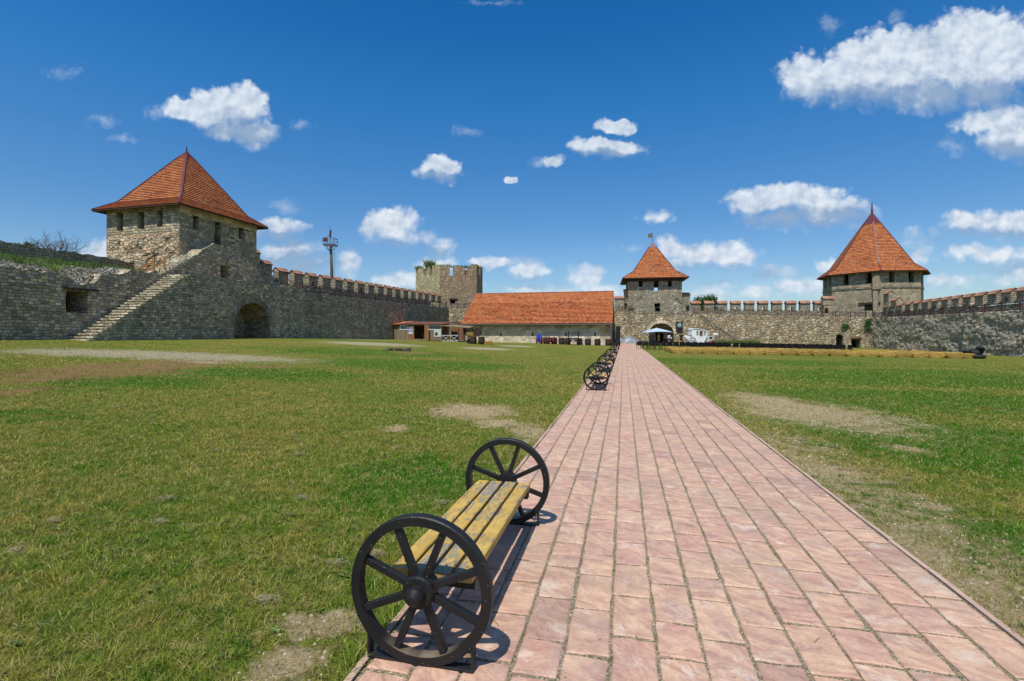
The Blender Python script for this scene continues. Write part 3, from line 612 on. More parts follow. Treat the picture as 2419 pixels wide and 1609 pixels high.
# a point with offset a (=x-TP*y): perpendicular distance a*cos(psi)
def build_path():
    V0, V1 = -3.0, 76.5
    vs, fs, cols = [], [], []
    def z(x, y): return g(x, y)
    rr = random.Random(3)
    for c in range(14):
        v = V0 + rr.uniform(0, .4)
        while v < V1:
            L = rr.choice((.40, .42, .43, .43, .44, .38, .31, .29)); L += rr.uniform(-.01, .01)
            j = .008; a0, a1 = U0+c*CW+.0090, U0+(c+1)*CW-.0090; v0, v1 = v+.0098, v+L-.0098
            zt = .030 + rr.uniform(-.0025, .0025); tx, ty = rr.uniform(-.004, .004), rr.uniform(-.003, .003)
            near = v < 14; corner = []; n = 3 if near else 1
            pts = [(a0, v0), (a1, v0), (a1, v1), (a0, v1)]; ring = []
            for i in range(4):
                p, q = pts[i], pts[(i+1) % 4]; m = n if i % 2 == 0 else n+1
                for k in range(m):
                    f = k/m; jj = .0058 if near else .003
                    ring.append((p[0]+(q[0]-p[0])*f + rr.uniform(-jj, jj), p[1]+(q[1]-p[1])*f + rr.uniform(-jj, jj)))
            ca, cv = (a0+a1)/2, (v0+v1)/2; b = len(vs); m = len(ring)
            base = z(*pxy(ca, cv)); ht = lambda a, v_: zt + (a-ca)*tx/.12 + (v_-cv)*ty/.2
            for (a, v_) in ring: x, y = pxy(a, v_); vs.append((x, y, z(x, y)+.008))
            for (a, v_) in ring: x, y = pxy(a, v_); vs.append((x, y, z(x, y)+ht(a, v_)-.005))
            for (a, v_) in ring:
                a2 = ca+(a-ca)*(1-.007/.11); v2 = cv+(v_-cv)*(1-.007/(L/2)); x, y = pxy(a2, v2); vs.append((x, y, z(x, y)+ht(a, v_)))
            for k in range(m):
                k2 = (k+1) % m; fs.append((b+k, b+k2, b+m+k2, b+m+k)); fs.append((b+m+k, b+m+k2, b+2*m+k2, b+2*m+k))
            fs.append(tuple(b+2*m+k for k in range(m)))
            cols += [(rr.random(), rr.random(), rr.random(), 1)]*(3*m); v += L
    me = bpy.data.meshes.new('path'); me.from_pydata(vs, [], fs); me.materials.append(M['slab'])
    at = me.color_attributes.new('rnd', 'FLOAT_COLOR', 'POINT'); at.data.foreach_set('color', [c for q in cols for c in q])
    o = bpy.data.objects.new('path', me); COL.objects.link(o); tag(o, kind='structure')
    # joints
    j = MB(); n = 80
    for (a, b_, z0, nm) in ((U0-.005, U0+14*CW+.005, .023, 'joint'),):
        V = [pxy(q, V0+(V1-V0)*i/n) for i in range(n+1) for q in (a, b_)]
        j.add([(x, y, g(x, y)+z0) for x, y in V], [(2*i, 2*i+1, 2*i+3, 2*i+2) for i in range(n)])
    j.build('joint_sand', M['joint'], o)
    for a in (U0-.03, U0+14*CW+.03):
        kb = MB(); v = V0; rr2 = random.Random(5)
        while v < V1:
            L = rr2.choice((.48, .5, .52)); w = .034; x0, y0 = pxy(a, v+.004); x1, y1 = pxy(a, v+L-.004)
            j_ = rr2.uniform(-.004, .004); kb.bar((x0+j_, y0, g(x0, y0)+rr2.uniform(-.004, .003)), (x1+j_+rr2.uniform(-.003, .003), y1, g(x1, y1)+rr2.uniform(-.004, .003)), w, .062); v += L
        kb.build('kerb_strip', M['kerb'], o)
    # cross paving at the end of the path, by the gate
    f = Fr(Vector(pxy(U0-1, V1+.3)), Vector(pxy(U0+26, V1+.3)))
    fm = MB(); 
    for i in range(27):
        for jn in range(6):
            q = [f.p(i, 0, jn), f.p(i+1, 0, jn), f.p(i+1, 0, jn+1), f.p(i, 0, jn+1)]
            if i > 12 and jn < 2: continue
            fm.add([(x, y, g(x, y)+.05) for x, y, _ in q], [(0, 1, 2, 3)])
    o2 = fm.build('forecourt_paving', M['pave']); tag(o2, kind='structure')
    return o
def pave():
    m, k, b = mat('sandy_paving'); pos = k.n('ShaderNodeTexCoord').outputs['Object']
    n1, _ = k.noise(pos, .8, 5, .6); n2, _ = k.noise(pos, 12, 5, .7)
    c = k.ramp(n1, [(.3, (.42, .31, .22)), (.6, (.52, .40, .30)), (.8, (.46, .34, .26))]); v = k.m('MULTIPLY_ADD', n2, .4, .8)
    k.put(b.inputs['Base Color'], k.mix(1, c, k.comb(v, v, v), 'MULTIPLY')); return m
M['pave'] = pave()
build_path()

# ---- turf blades round the camera (uncountable: one object)
def turf(name, n_list, seed):
    rng = np.random.default_rng(seed); X, Y, Wd, H = [], [], [], []
    for (y0, y1, dens, wd, ht) in n_list:
        area = 1.28*(y1**2-y0**2)*1.0; n = int(dens*area)
        y = np.sqrt(rng.uniform(y0**2, y1**2, n)); x = (rng.uniform(-1.30, 1.30, n))*y
        X.append(x); Y.append(y); Wd.append(np.full(n, wd)*rng.uniform(.6, 1.5, n)); H.append(np.full(n, ht)*rng.uniform(.4, 1.5, n))
    for sg in (-1, 1):          # grass and weeds creeping over the kerbs
        n = 9000; y = 1.2+15*rng.random(n)**1.6; uu = (U0-.052-rng.random(n)**2*.07) if sg < 0 else (U0+14*CW+.052+rng.random(n)**2*.07)
        m_ = (np.sin(y*3.1+sg)+np.sin(y*7.7)+rng.normal(0, .8, n)) > (.1 if sg < 0 else .9); y, uu = y[m_], uu[m_]
        X.append(uu+TP*y); Y.append(y); Wd.append(rng.uniform(.003, .006, len(y))); H.append(rng.uniform(.02, .065, len(y)))
    x, y, wd, ht = map(np.concatenate, (X, Y, Wd, H))
    u = x-TP*y; keep = (u < U0-.045) | (u > U0+14*CW+.045)
    # thin out where the earth is bare
    fine = 1 + .35*np.sin(x*3.1+y*1.7)+.3*np.sin(x*7.3-y*5.1)*np.sin(y*6.7+x*2.2)
    d = np.full(len(x), 9.0)
    for (cx, cy, rx, ry) in SAND+PALE+BROWN: d = np.minimum(d, np.hypot((x-cx)/rx, (y-cy)/ry))
    bare = np.clip((1.15*fine-d)/.35, 0, 1)
    side = np.where(u > 0, np.clip((3.35+.5*(fine-1)*2-u)/.6, 0, 1)*np.clip((12-y)/4, 0, 1), 0)
    bare = np.maximum(bare, side)
    # tufts: denser and taller in clumps
    cl_ = .55+.45*np.sin(x*11.3+2*np.sin(y*4.1))*np.sin(y*12.7+2*np.sin(x*5.3))
    keep &= (rng.random(len(x)) > bare*.72) & (rng.random(len(x)) < .45+.75*cl_)
    x, y, wd, ht, cl_ = x[keep], y[keep], wd[keep], ht[keep], cl_[keep]; n = len(x)
    keepf = rng.random(n) > np.clip((y-20)/20, 0, 1); x, y, wd, ht, cl_ = x[keepf], y[keepf], wd[keepf], ht[keepf], cl_[keepf]; n = len(x)
    ht = ht*(.6+.7*cl_)
    edge = np.abs((x-TP*y)-(U0-.06)) < .09
    ht = np.where(edge & (rng.random(n) < .5), ht*1.7, ht)
    z = np.array([g(a, b) for a, b in zip(x.tolist(), y.tolist())])
    th = rng.uniform(0, 2*np.pi, n); lean = rng.uniform(.3, 2.2, n); ph = rng.uniform(0, 2*np.pi, n)
    cx, cy = np.cos(th)*wd/2, np.sin(th)*wd/2; lx, ly = np.cos(ph)*lean*ht, np.sin(ph)*lean*ht
    V = np.empty((n, 5, 3))
    V[:, 0] = np.c_[x-cx, y-cy, z-.003]; V[:, 1] = np.c_[x+cx, y+cy, z-.003]
    V[:, 2] = np.c_[x+cx*.8+lx*.35, y+cy*.8+ly*.35, z+ht*.6]; V[:, 3] = np.c_[x-cx*.8+lx*.35, y-cy*.8+ly*.35, z+ht*.6]
    V[:, 4] = np.c_[x+lx, y+ly, z+ht*.95]
    idx = (np.arange(n)*5)[:, None]
    loops = np.concatenate([idx+[0, 1, 2, 3], idx+[3, 2, 4]], 1).ravel()
    me = bpy.data.meshes.new(name); me.vertices.add(5*n); me.vertices.foreach_set('co', V.ravel())
    me.loops.add(7*n); me.loops.foreach_set('vertex_index', loops.astype(np.int32))
    me.polygons.add(2*n); st = np.empty(2*n, np.int32); st[0::2] = np.arange(n)*7; st[1::2] = np.arange(n)*7+4
    me.polygons.foreach_set('loop_start', st); me.update(calc_edges=True)
    at = me.attributes.new('rnd', 'FLOAT', 'POINT'); at.data.foreach_set('value', np.repeat(rng.random(n), 5).astype(np.float32))
    me.materials.append(M['blade']); o = bpy.data.objects.new(name, me); COL.objects.link(o); print('blades', n)
    return tag(o, 'short mown grass, green with straw-coloured dry blades, on the courtyard lawn', 'grass', kind='stuff')
turf('grass', [(1.2, 3.2, 12000, .0034, .030), (3.2, 5.5, 7000, .0045, .030), (5.5, 9, 3200, .0065, .032), (9, 15, 900, .010, .034), (15, 22, 260, .018, .036), (22, 40, 75, .028, .034)], 11)

# dry bits of straw and leaf on the slabs
def litter():
    m = MB(); rr = random.Random(21)
    for i in range(170):
        y = 1.9+11*rr.random()**1.5; u = U0+14*CW*rr.random(); x = u+TP*y; a = rr.uniform(0, 6.28); L = rr.uniform(.006, .03) if i > 14 else rr.uniform(.05, .09); w_ = .0025 if i % 3 else .006
        d = Vector((math.cos(a), math.sin(a), 0)); e = Vector((-d.y, d.x, 0)); p = Vector((x, y, g(x, y)+.0345)); q = p+d*L+e*rr.uniform(-.3, .3)*L+Vector((0, 0, rr.uniform(0, .004)))
        m.add([tuple(p-e*w_/2), tuple(p+e*w_/2), tuple(q+e*w_/3), tuple(q-e*w_/3)], [(0, 1, 2, 3)])
    tag(m.build('straw_litter', M['litter']), 'tiny bits of straw and dead leaf scattered on the paved path', 'litter', kind='stuff')
M['litter'] = plain('dry_litter', (.34, .20, .05), .8, .5, 30)
litter()

# pebbles on the bare earth, weed rosettes and dry clippings in the lawn near the camera
def near_bits():
    rr = random.Random(33); pb_ = MB(); n = 0
    def bare_at(x, y):
        u = x-TP*y; d = min(math.hypot((x-a)/b_, (y-c)/e) for a, c, b_, e in SAND)
        return d < 1.05 or (U0+14*CW+.06 < u < 3.2 and rr.random() < .6)
    while n < 1300:
        y = 1.6+11*rr.random()**1.2; x = rr.uniform(-1.1, 1.1)*y; u = x-TP*y
        if (U0-.06 < u < U0+14*CW+.06) or not bare_at(x, y): n += .02; continue
        r = rr.uniform(.004, .012)*(1 if y < 6 else 1.5); z = g(x, y); a = rr.uniform(0, 6.3); vs = []
        for k in range(5): t = a+k*1.2566; vs.append((x+math.cos(t)*r*rr.uniform(.8, 1.2), y+math.sin(t)*r*rr.uniform(.8, 1.2), z-.001))
        for k in range(5): t = a+k*1.2566+.2; vs.append((x+math.cos(t)*r*.6, y+math.sin(t)*r*.6, z+r*.7))
        pb_.add(vs, [(k, (k+1) % 5, 5+(k+1) % 5, 5+k) for k in range(5)]+[(5, 6, 7, 8, 9)]); n += 1
    tag(pb_.build('pebbles', M['pebble']), 'small pale pebbles on the bare earth beside the path', 'pebbles', kind='stuff')
    wd = MB()
    for _ in range(260):
        y = 2.0+9*rr.random()**1.3; x = rr.uniform(-1.05, 1.05)*y; u = x-TP*y
        if U0-.12 < u < U0+14*CW+.12: continue
        z = g(x, y); m_ = rr.randrange(4, 8); L = rr.uniform(.02, .05)
        for k in range(m_):
            a = rr.uniform(0, 6.3); d = Vector((math.cos(a), math.sin(a), 0)); e = Vector((-d.y, d.x, 0)); p = Vector((x, y, z+.006)); w_ = L*.22
            wd.add([tuple(p), tuple(p+d*L*.55+e*w_+Vector((0, 0, L*.35))), tuple(p+d*L+Vector((0, 0, L*.3))), tuple(p+d*L*.55-e*w_+Vector((0, 0, L*.35)))], [(0, 1, 2, 3)])
    tag(wd.build('broadleaf_weeds', M['leaf_y']), 'broadleaf weeds scattered through the mown lawn near the camera', 'weeds', kind='stuff')
    dc_ = MB()
    for _ in range(45):
        y = 2.0+8*rr.random(); x = rr.uniform(-1.05, 1.05)*y; u = x-TP*y
        if U0-.2 < u < U0+14*CW+.2: continue
        R_ = rr.uniform(.05, .15)
        for k in range(130):
            a, q = rr.uniform(0, 6.3), rr.gauss(0, .45)*R_; b_ = rr.uniform(0, 6.3); L = rr.uniform(.02, .05); px_, py_ = x+math.cos(a)*q*1.5, y+math.sin(a)*q; z = g(px_, py_)+rr.uniform(.015, .05)*(1-min(1, abs(q)/R_)*.5)
            d = Vector((math.cos(b_), math.sin(b_), rr.uniform(-.3, .3)))*L; e = Vector((-math.sin(b_), math.cos(b_), 0))*.0016; p = Vector((px_, py_, z))
            dc_.add([tuple(p-e), tuple(p+e), tuple(p+d)], [(0, 1, 2)])
    tag(dc_.build('dry_clippings', M['clip']), 'loose grey-brown heaps of dry grass clippings on the lawn', 'clippings', kind='stuff')
M['pebble'] = plain('pale_pebble', (.46, .39, .28), .85, .5, 40); M['clip'] = plain('dry_clipping', (.34, .27, .17), .9, .4, 30)
near_bits()
# ------------------------------------------------------------------ walls
def merlon_proto(mt, w=1.5, d=.75, h=1.25, slit=False):
    """one merlon with its tiled coping; local x along the wall, y inwards"""
    m = MB(); rr = random.Random(int(w*100)+int(slit))
    if slit:
        fr = Fr((-w/2, -d/2), (w/2, -d/2)); prism(m, fr, rect(0, 0, w, h), [rect(w/2-.22, .15, w/2+.2, .6)], 0, d)
    else: m.box((0, 0, h/2), (w, d, h))
    # gable under the coping
    fr = Fr((-w/2, 0), (w/2, 0)); e = d/2
    m.add([(-w/2, -e, h), (-w/2, e, h), (-w/2, 0, h+.38), (w/2, -e, h), (w/2, e, h), (w/2, 0, h+.38)], [(0, 2, 1), (3, 4, 5), (0, 3, 5, 2), (1, 2, 5, 4)])
    o = m.build('merlon', mt, local=True)
    c = MB()
    for sgn in (-1, 1):
        for k in range(2):
            y0, z0 = sgn*(e+.12)*(1-k*.5), h-.06+.46*k*.5; y1, z1 = sgn*(e+.12)*(1-(k+1)*.5), h-.06+.46*(k+1)*.5
            x = w/2+.05; lift = .07
            a = [(-x, y0, z0+lift), (x, y0, z0+lift), (x, y1, z1+lift*.6), (-x, y1, z1+lift*.6)]
            c.add(a, [(0, 1, 2, 3)], [[(-x, k), (x, k), (x, k+1), (-x, k+1)]])
            b = [(-x, y0, z0-.03), (x, y0, z0-.03), (x, y0, z0+lift), (-x, y0, z0+lift)]
            c.add(b, [(0, 1, 2, 3)], [[(-x, k), (x, k), (x, k+.1), (-x, k+.1)]])
            for sx in (-x, x): c.add([(sx, y0, z0-.03), (sx, y0, z0+lift), (sx, y1, z1+lift*.6), (sx, y1, z1-.05)], [(0, 1, 2, 3)], [[(0, .1)]*4])
    cap = c.build('tiled_coping', M['cap'], o, local=True)
    return o
def place_merlon(src, wall, p, ang, tilt=0, first=[]):
    base = origin(wall)
    if src.parent is None and src not in first: first.append(src); o = src
    else: 
        o = src.copy(); COL.objects.link(o)
        for ch in src.children: c = ch.copy(); COL.objects.link(c); c.parent = o
    o.parent = wall; o.location = Vector(p)-base; o.rotation_euler = (0, 0, ang)
    return o
def rail_proto(L=2.8, h=.95, mt='rail'):
    panel = MB(); m2 = L/2
    panel.bar((.05, 0, h-.05), (L-.05, 0, h-.05), .06, .06); panel.bar((.05, 0, .18), (L-.05, 0, .18), .05, .05); panel.bar((.05, 0, h-.2), (L-.05, 0, h-.2), .035, .035)
    for f in (.14, .24, .76, .86): panel.bar((L*f, 0, .18), (L*f, 0, h-.05), .035, .035, up=(1, 0, 0))
    panel.bar((L*.26, -.01, .2), (L*.74, -.01, h-.22), .045, .045); panel.bar((L*.26, .01, h-.22), (L*.74, .01, .2), .045, .045)
    post = MB(); post.box((0, 0, h/2+.03), (.11, .11, h+.06))
    return panel.build('railing_panel', M[mt], local=True), post.build('post', M[mt], local=True)
def railing(name, label, fr, s0, s1, zf, n, t=.25, h=.95, mt='rail'):
    """a railing along a wall top; zf(s) = height of its foot"""
    L = (s1-s0)/n; x, y, z = fr.p(s0, zf(s0), t); root = empty(name, (x, y, z), 0, label, 'railing')
    pn, po = rail_proto(L, h, mt)
    for i in range(n+1):
        q = Vector(fr.p(s0+i*L, zf(s0+i*L)-.03, t))-root.location
        o = po if i == 0 else inst(po, q); o.location = q; o.parent = root; o.rotation_euler = (0, 0, fr.ang)
        if i < n:
            dz = zf(s0+(i+1)*L)-zf(s0+i*L)
            o = pn if i == 0 else inst(pn, q); o.location = q+Vector((0, 0, .03)); o.parent = root; o.rotation_euler = (0, -math.atan2(dz, L), fr.ang)
    return root
def wall_root(name, label, p, group=None, cat='wall'): return empty(name, (p[0], p[1], g(p[0], p[1])), 0, label, cat, group)
lin = lambda a, b: (lambda s: a[1]+(b[1]-a[1])*(s-a[0])/(b[0]-a[0]))

# ===== left wall with arch and stairs
A1 = Vector((-24.8+.169*(30-37), 30.0)); B1 = Vector((-22.1, 53.0)); L1 = Fr(A1, B1)
wl = wall_root('arch_wall', 'grey rubble courtyard wall with a wide blind arch, left of the shed and right of the stone stairs', L1.p(8, 0))
mb = MB()
s_top = 8.2; S0 = .45; zt = lin((s_top, 6.2), (L1.L, 6.55))
arc = arch(L1.at(598), .3, 2.42, 2.35, 16, 2.15)
out = [(s_top, -1)] + [(L1.L, -1)] + ragged([(L1.L, zt(L1.L)), (16, zt(16)), (s_top, 6.22)], .4, .06)
prism(mb, L1, out, [arc], 0, 2.6)
mb.build('masonry', M['grey'], wl)
mb = MB(); cs = L1.at(598)     # voussoirs, 3 cm proud
for k in range(17):
    a0, a1 = math.pi*k/17+.012, math.pi*(k+1)/17-.012; ro = .52+random.uniform(-.05, .06)
    pt = lambda a, r: (cs+(2.42+r)*math.cos(a), 2.35+(2.15+r)*math.sin(a))
    prism(mb, L1, [pt(a0, -.02), pt(a0, ro), pt(a1, ro), pt(a1, -.02)], (), -.04, .5)
mb.build('arch_ring', M['ashlar'], wl)
mb = MB(); prism(mb, Fr(L1.p(cs-3.2, 0, 2.65)[:2], L1.p(cs+3.2, 0, 2.65)[:2]), rect(0, -1, 6.4, 5.4), [rrect(.75, 2.35, 1.9, 4.1, .06)], 0, .4)
mb.build('niche_back_wall', M['tower_grey'], wl)
mb = MB(); prism(mb, Fr(L1.p(cs-3.2, 0, 3.3)[:2], L1.p(cs+3.2, 0, 3.3)[:2]), rect(0, -1, 6.4, 5.4), (), 0, .1); mb.build('niche_shade', M['dark'], wl)  # dark sheet painted as shade behind the hole in the niche
mb = MB(); prism(mb, L1, rect(s_top, 5.9, L1.L, 6.1), (), 2.4, 5.2); mb.build('walkway', M['rubble_bank'], wl)

st = empty('stone_stairs', L1.p(0, g(*L1.p(0, 0)[:2])), 0, 'long straight flight of worn pale stone steps climbing the left wall towards the red-roofed tower', 'stairs')
n = 26; z0 = 1.15; rise = (6.2-z0)/n; run = (s_top-S0)/n
side = MB(); prof = [(S0, -.5)]
for i in range(n): prof += [(S0+i*run+.03, z0+(i+1)*rise-.10), (S0+(i+1)*run+.03, z0+(i+1)*rise-.10)]
prof += [(s_top, -.5)]; prism(side, L1, prof, (), .05, 1.75); side.build('flank_masonry', M['grey'], st)
tr = MB()
for i in range(n):
    a = S0+i*run-.05+random.uniform(-.02, .02); zz = z0+(i+1)*rise; j = random.uniform(-.02, .02)
    for q in range(3):
        t0, t1 = q*.6-.02+random.uniform(-.03, .03), (q+1)*.6-.02; t0 = max(t0, -.06+random.uniform(0, .05)) if q == 0 else t0
        prism(tr, L1, [(a+j+random.uniform(-.02, .02), zz-.115), (S0+(i+1)*run+.05, zz-.115), (S0+(i+1)*run+.05, zz), (a+j, zz+random.uniform(-.015, .01))], (), t0, t1-.012)
tr.build('step', M['step'], st)
mb = MB()
for k in range(2): prism(mb, L1, rect(S0-.45+k*.2, .9, S0+.2, z0+.02+k*.06-.1), (), -.15, 1.9)
mb.build('bottom_slab', M['step'], st)

# ===== ruined wall at far left
L0 = Fr(A1+L1.n*1.82-L1.d*14, A1+L1.n*1.82+L1.d*9.5)
wr = wall_root('ruined_wall', 'low ruined rubble wall with a dark square opening, grassy top, left of the long stairs', L0.p(10, 0))
mb = MB(); sa = L0.at
top = [(23.5, 6.3), (sa(403), 6.3), (sa(340), 6.2), (sa(309), 6.2), (sa(290), 5.9), (sa(240), 5.6), (sa(222), 4.95), (sa(180), 4.85), (sa(158), 5.25), (sa(140), 5.35), (sa(70), 5.4), (sa(0), 5.4), (0, 5.3)]
prism(mb, L0, [(0, -1), (23.5, -1)] + ragged(top, .3, .10), [rrect(sa(157), 3.0, sa(208), 4.42, .05)], 0, 1.6); mb.build('masonry', M['grey'], wr)
mb = MB(); prism(mb, L0, rect(sa(150), 4.45, sa(232), 4.56), (), -.12, 1.2); mb.build('lintel', M['wood_dark'], wr)
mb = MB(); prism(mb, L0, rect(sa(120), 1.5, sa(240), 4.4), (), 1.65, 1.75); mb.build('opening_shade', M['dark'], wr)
# bank behind it: broken masonry in front, grass higher up, real relief
def bank():
    vs, fs, mi, uvs = [], [], [], []; ns, nt = 90, 26
    for i in range(ns+1):
        s = 23.5*i/ns
        zt_ = np.interp(s, [q[0] for q in reversed(top)], [q[1] for q in reversed(top)])
        for j in range(nt+1):
            t = .35+5.5*j/nt; z = zt_-.1+(6.95-zt_)*min(1, (j/nt))**.75
            p = L0.p(s, z, t); nn = mnoise.noise(Vector((s*.9, t*.9, 3)))*.22+mnoise.noise(Vector((s*3, t*3, 7)))*.14*(1 if j < 13 else .3)
            vs.append((p[0], p[1], z+nn))
    for i in range(ns):
        for j in range(nt): fs.append((i*(nt+1)+j, (i+1)*(nt+1)+j, (i+1)*(nt+1)+j+1, i*(nt+1)+j+1))
    m = MB()
    for f in fs:
        j = f[0] % (nt+1); i = f[0]//(nt+1); m.cur = 0 if j < 10+3*mnoise.noise(Vector((i*.15, 0, 0))) else 1
        m.add([vs[q] for q in f], [(0, 1, 2, 3)])
    o = m.build('rubble_bank', [M['rubble_bank'], M['bank_grass']], wr)
    gb = MB(); rr = random.Random(5)
    for _ in range(9000):
        s, j = rr.uniform(0, 23.2), rr.uniform(9, 26); p = L0.p(s, 0, .35+5.5*j/nt)
        zt_ = np.interp(s, [q[0] for q in reversed(top)], [q[1] for q in reversed(top)]); z = zt_-.1+(6.95-zt_)*(j/nt)**.75
        a = rr.uniform(0, 6.3); h = rr.uniform(.12, .42); l = rr.uniform(-.12, .12)
        gb.add([(p[0]-.02*math.cos(a), p[1]-.02*math.sin(a), z-.1), (p[0]+.02*math.cos(a), p[1]+.02*math.sin(a), z-.1), (p[0]+l, p[1]+rr.uniform(-.1, .1), z+h)], [(0, 1, 2)])
    tag(gb.build('bank_grass', M['leaf_y'], wr), kind='stuff')
M['bank_grass'] = plain('bank_turf', (.09, .12, .03), .9, .5, 1.5)
bank()
LP = Fr(L0.p(0, 0, 6)[:2], L0.p(27.5, 0, 6)[:2])
wp = wall_root('parapet_wall', 'low grey parapet wall along the skyline at far left, behind the grassy bank', LP.p(10, 0))
mb = MB(); prism(mb, LP, [(0, 0), (27, 0)]+ragged([(27, 6.6), (LP.at(341), 7.6), (LP.at(250), 7.75), (0, 7.75)], .35, .06), (), 0, .8); mb.build('masonry', M['grey2'], wp)

# ===== podium in front of the left tower
LPo = Fr(L0.o, L0.o+L0.d*40); a_ = LPo.at
pod = wall_root('tower_podium', 'grey gabled stone buttress with a small dark doorway at the foot of the left tower', LPo.p(a_(510), 0))
mb = MB(); ol = [(a_(392), 6.1), (a_(640), 6.1), (a_(628), 6.95)]
ol += ragged([(a_(608), 8.1), (a_(575), 8.9), (a_(550), 9.6), (a_(507), 9.45), (a_(480), 8.75), (a_(470), 8.3)], .5, .05)
nst = 11; s0_, s1_ = a_(393), a_(468)
for i in range(nst, 0, -1): ol += [(s0_+(s1_-s0_)*i/nst, 6.4+1.8*i/nst-.14), (s0_+(s1_-s0_)*(i-1)/nst, 6.4+1.8*i/nst-.14)]
prism(mb, LPo, ol, [rrect(a_(522), 6.62, a_(541), 7.75, .04)], .05, 1.9); mb.build('masonry', M['tower_grey'], pod)
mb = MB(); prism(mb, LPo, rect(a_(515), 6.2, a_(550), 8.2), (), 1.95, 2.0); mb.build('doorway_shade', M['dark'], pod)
us = empty('upper_stairs', LPo.p(s0_, 6.3), 0, 'short upper flight of pale stone steps at the foot of the left red-roofed tower', 'stairs'); tr = MB()
for i in range(nst):
    prism(tr, LPo, rect(s0_+(s1_-s0_)*i/nst-.06, 6.4+1.8*i/nst-.02, s0_+(s1_-s0_)*(i+1)/nst+.02, 6.4+1.8*(i+1)/nst), (), -.02, 1.6)
tr.build('step', M['step'], us)
# fresh wooden handrail at the head of the long stairs
hx, hy, hz = L0.p(sa(390)-.2, 6.0, .4); hr = empty('wooden_handrail', (hx, hy, hz), 0, 'small fresh orange wooden handrail with two posts at the head of the long stairs', 'handrail')
for k, (px, t) in enumerate(((363, .9), (388, .3))):
    s_ = sa(px, t); m = MB(); a = Vector(L0.p(s_, 6.1, t)); m.bar(a, a+Vector((0, 0, 1.45)), .11, .11, up=(1, 0, 0)); m.build('post', M['wood_new'], hr)
    b = Vector(L0.p(s_-1.15, 6.15, t+1.0)); m = MB(); m.bar(a+Vector((0, 0, 1.1)), b, .08, .12); m.build('rail', M['wood_new'], hr)
m = MB(); m.bar(L0.p(sa(355, .8), 6.25, .8), L0.p(sa(392, .2), 6.22, .2), .1, .12); m.build('foot_beam', M['wood_new'], hr)

# ===== wall L2 from the arch wall to the far corner
CA = Vector((-11.2, 88.0)); CB = Vector((54.7, 76.0))
L2 = Fr(B1+L1.n*.45, CA); z2 = lin((0, 6.15), (L2.L, 6.35))
w2 = wall_root('curtain_wall', 'dark grey rubble curtain wall topped by tiled merlons, behind the wooden shed', L2.p(15, 0))
mb = MB(); prism(mb, L2, [(-.3, -1), (L2.L, -1)]+ragged([(L2.L, z2(L2.L)), (-.3, z2(0))], .5, .06), (), 0, 1.2); mb.build('masonry', M['grey2'], w2)
mb = MB(); prism(mb, L2, [(-3, 5.9), (L2.L+3, 5.9), (L2.L+3, 6.1), (-3, 6.1)], (), 1.1, 4.4); mb.build('walkway', M['rubble_bank'], w2)
mb = MB(); prism(mb, L2, [(-6, 4), (L2.L, 4), (L2.L, 7.5), (-6, 7.35)], (), 3.5, 4.2); mb.build('parapet', M['grey2'], w2)
ml = [merlon_proto(M['grey2']), merlon_proto(M['grey2'], 1.51, slit=True)]
sA, sB = L2.at(649.6, 3.85), L2.at(1014, 3.85)
for i in range(-1, 17):
    s = sA+(sB-sA)*i/15+.85
    place_merlon(ml[1 if i % 4 == 2 else 0], w2, L2.p(s, 7.38+.12*i/15+(.55 if i < 0 else 0), 3.85), L2.ang)
for (s, z) in ((sA-3.2, 8.9), ):
    place_merlon(ml[0], w2, L2.p(s, z, 3.85), L2.ang)
mb = MB(); prism(mb, L2, rect(sA-4.2, 6, sA-2.3, 9.0), (), 3.45, 4.25); prism(mb, L2, rect(sA-2.4, 6, sA-.5, 8.0), (), 3.47, 4.23); mb.build('stepped_parapet', M['tower_grey'], w2)
railing('wall_railing', 'dark brown wooden railing with crossed braces along the top of the left curtain wall', L2, .6, L2.L-.3, lambda s: z2(s)-.02, 13)
hs_ = Vector(L1.p(L1.L-1.6, 6.5, 1.2)); m2 = empty('wooden_ramp_rail', hs_, 0, 'short orange wooden handrail at the left end of the brown wall railing', 'handrail')
for dxx in (0, .9): m = MB(); m.bar(hs_+Vector((.1*dxx, dxx*1.4, 0)), hs_+Vector((.1*dxx, dxx*1.4, 1.15-dxx*.2)), .1, .1, up=(1, 0, 0)); m.build('post', M['wood_new'], m2)
m = MB(); m.bar(hs_+Vector((0, -.2, 1.1)), hs_+Vector((.3, 2.6, .35)), .07, .1); m.build('rail', M['wood_new'], m2)

# ===== far wall with the gate arch
L3 = Fr(CA, CB); z3 = lin((0, 6.3), (L3.L, 4.2))
w3 = wall_root('gate_wall', 'pale sunlit rubble wall with the arched gateway, below the middle red-roofed tower', L3.p(30, 0))
gs = L3.at(1562); mb = MB(); b1, b2 = L3.at(1966), L3.at(2020)
holes = [arch(gs, -.6, 2.0, 1.75, 16, 1.75), [(L3.at(1975), -.9)]+[(L3.at(1992), -.9), (L3.at(1992), 1.3), (L3.at(1988), 1.62), (L3.at(1984), 1.72), (L3.at(1979), 1.62), (L3.at(1975), 1.3)], rrect(L3.at(2011), -.9, L3.at(2033), .85, .03)]
L3h = L3.L
prism(mb, L3, [(-.5, -1.5), (L3.L+1, -1.5)]+ragged([(L3.L+1, z3(L3.L)), (L3.L*.8, z3(L3.L*.8)), (L3.at(1660), z3(L3.at(1660))), (L3.at(1440), z3(L3.at(1440))+.05), (-.5, z3(0))], .5, .10), holes, 0, 1.6); mb.build('masonry', M['gate'], w3)
mb = MB()
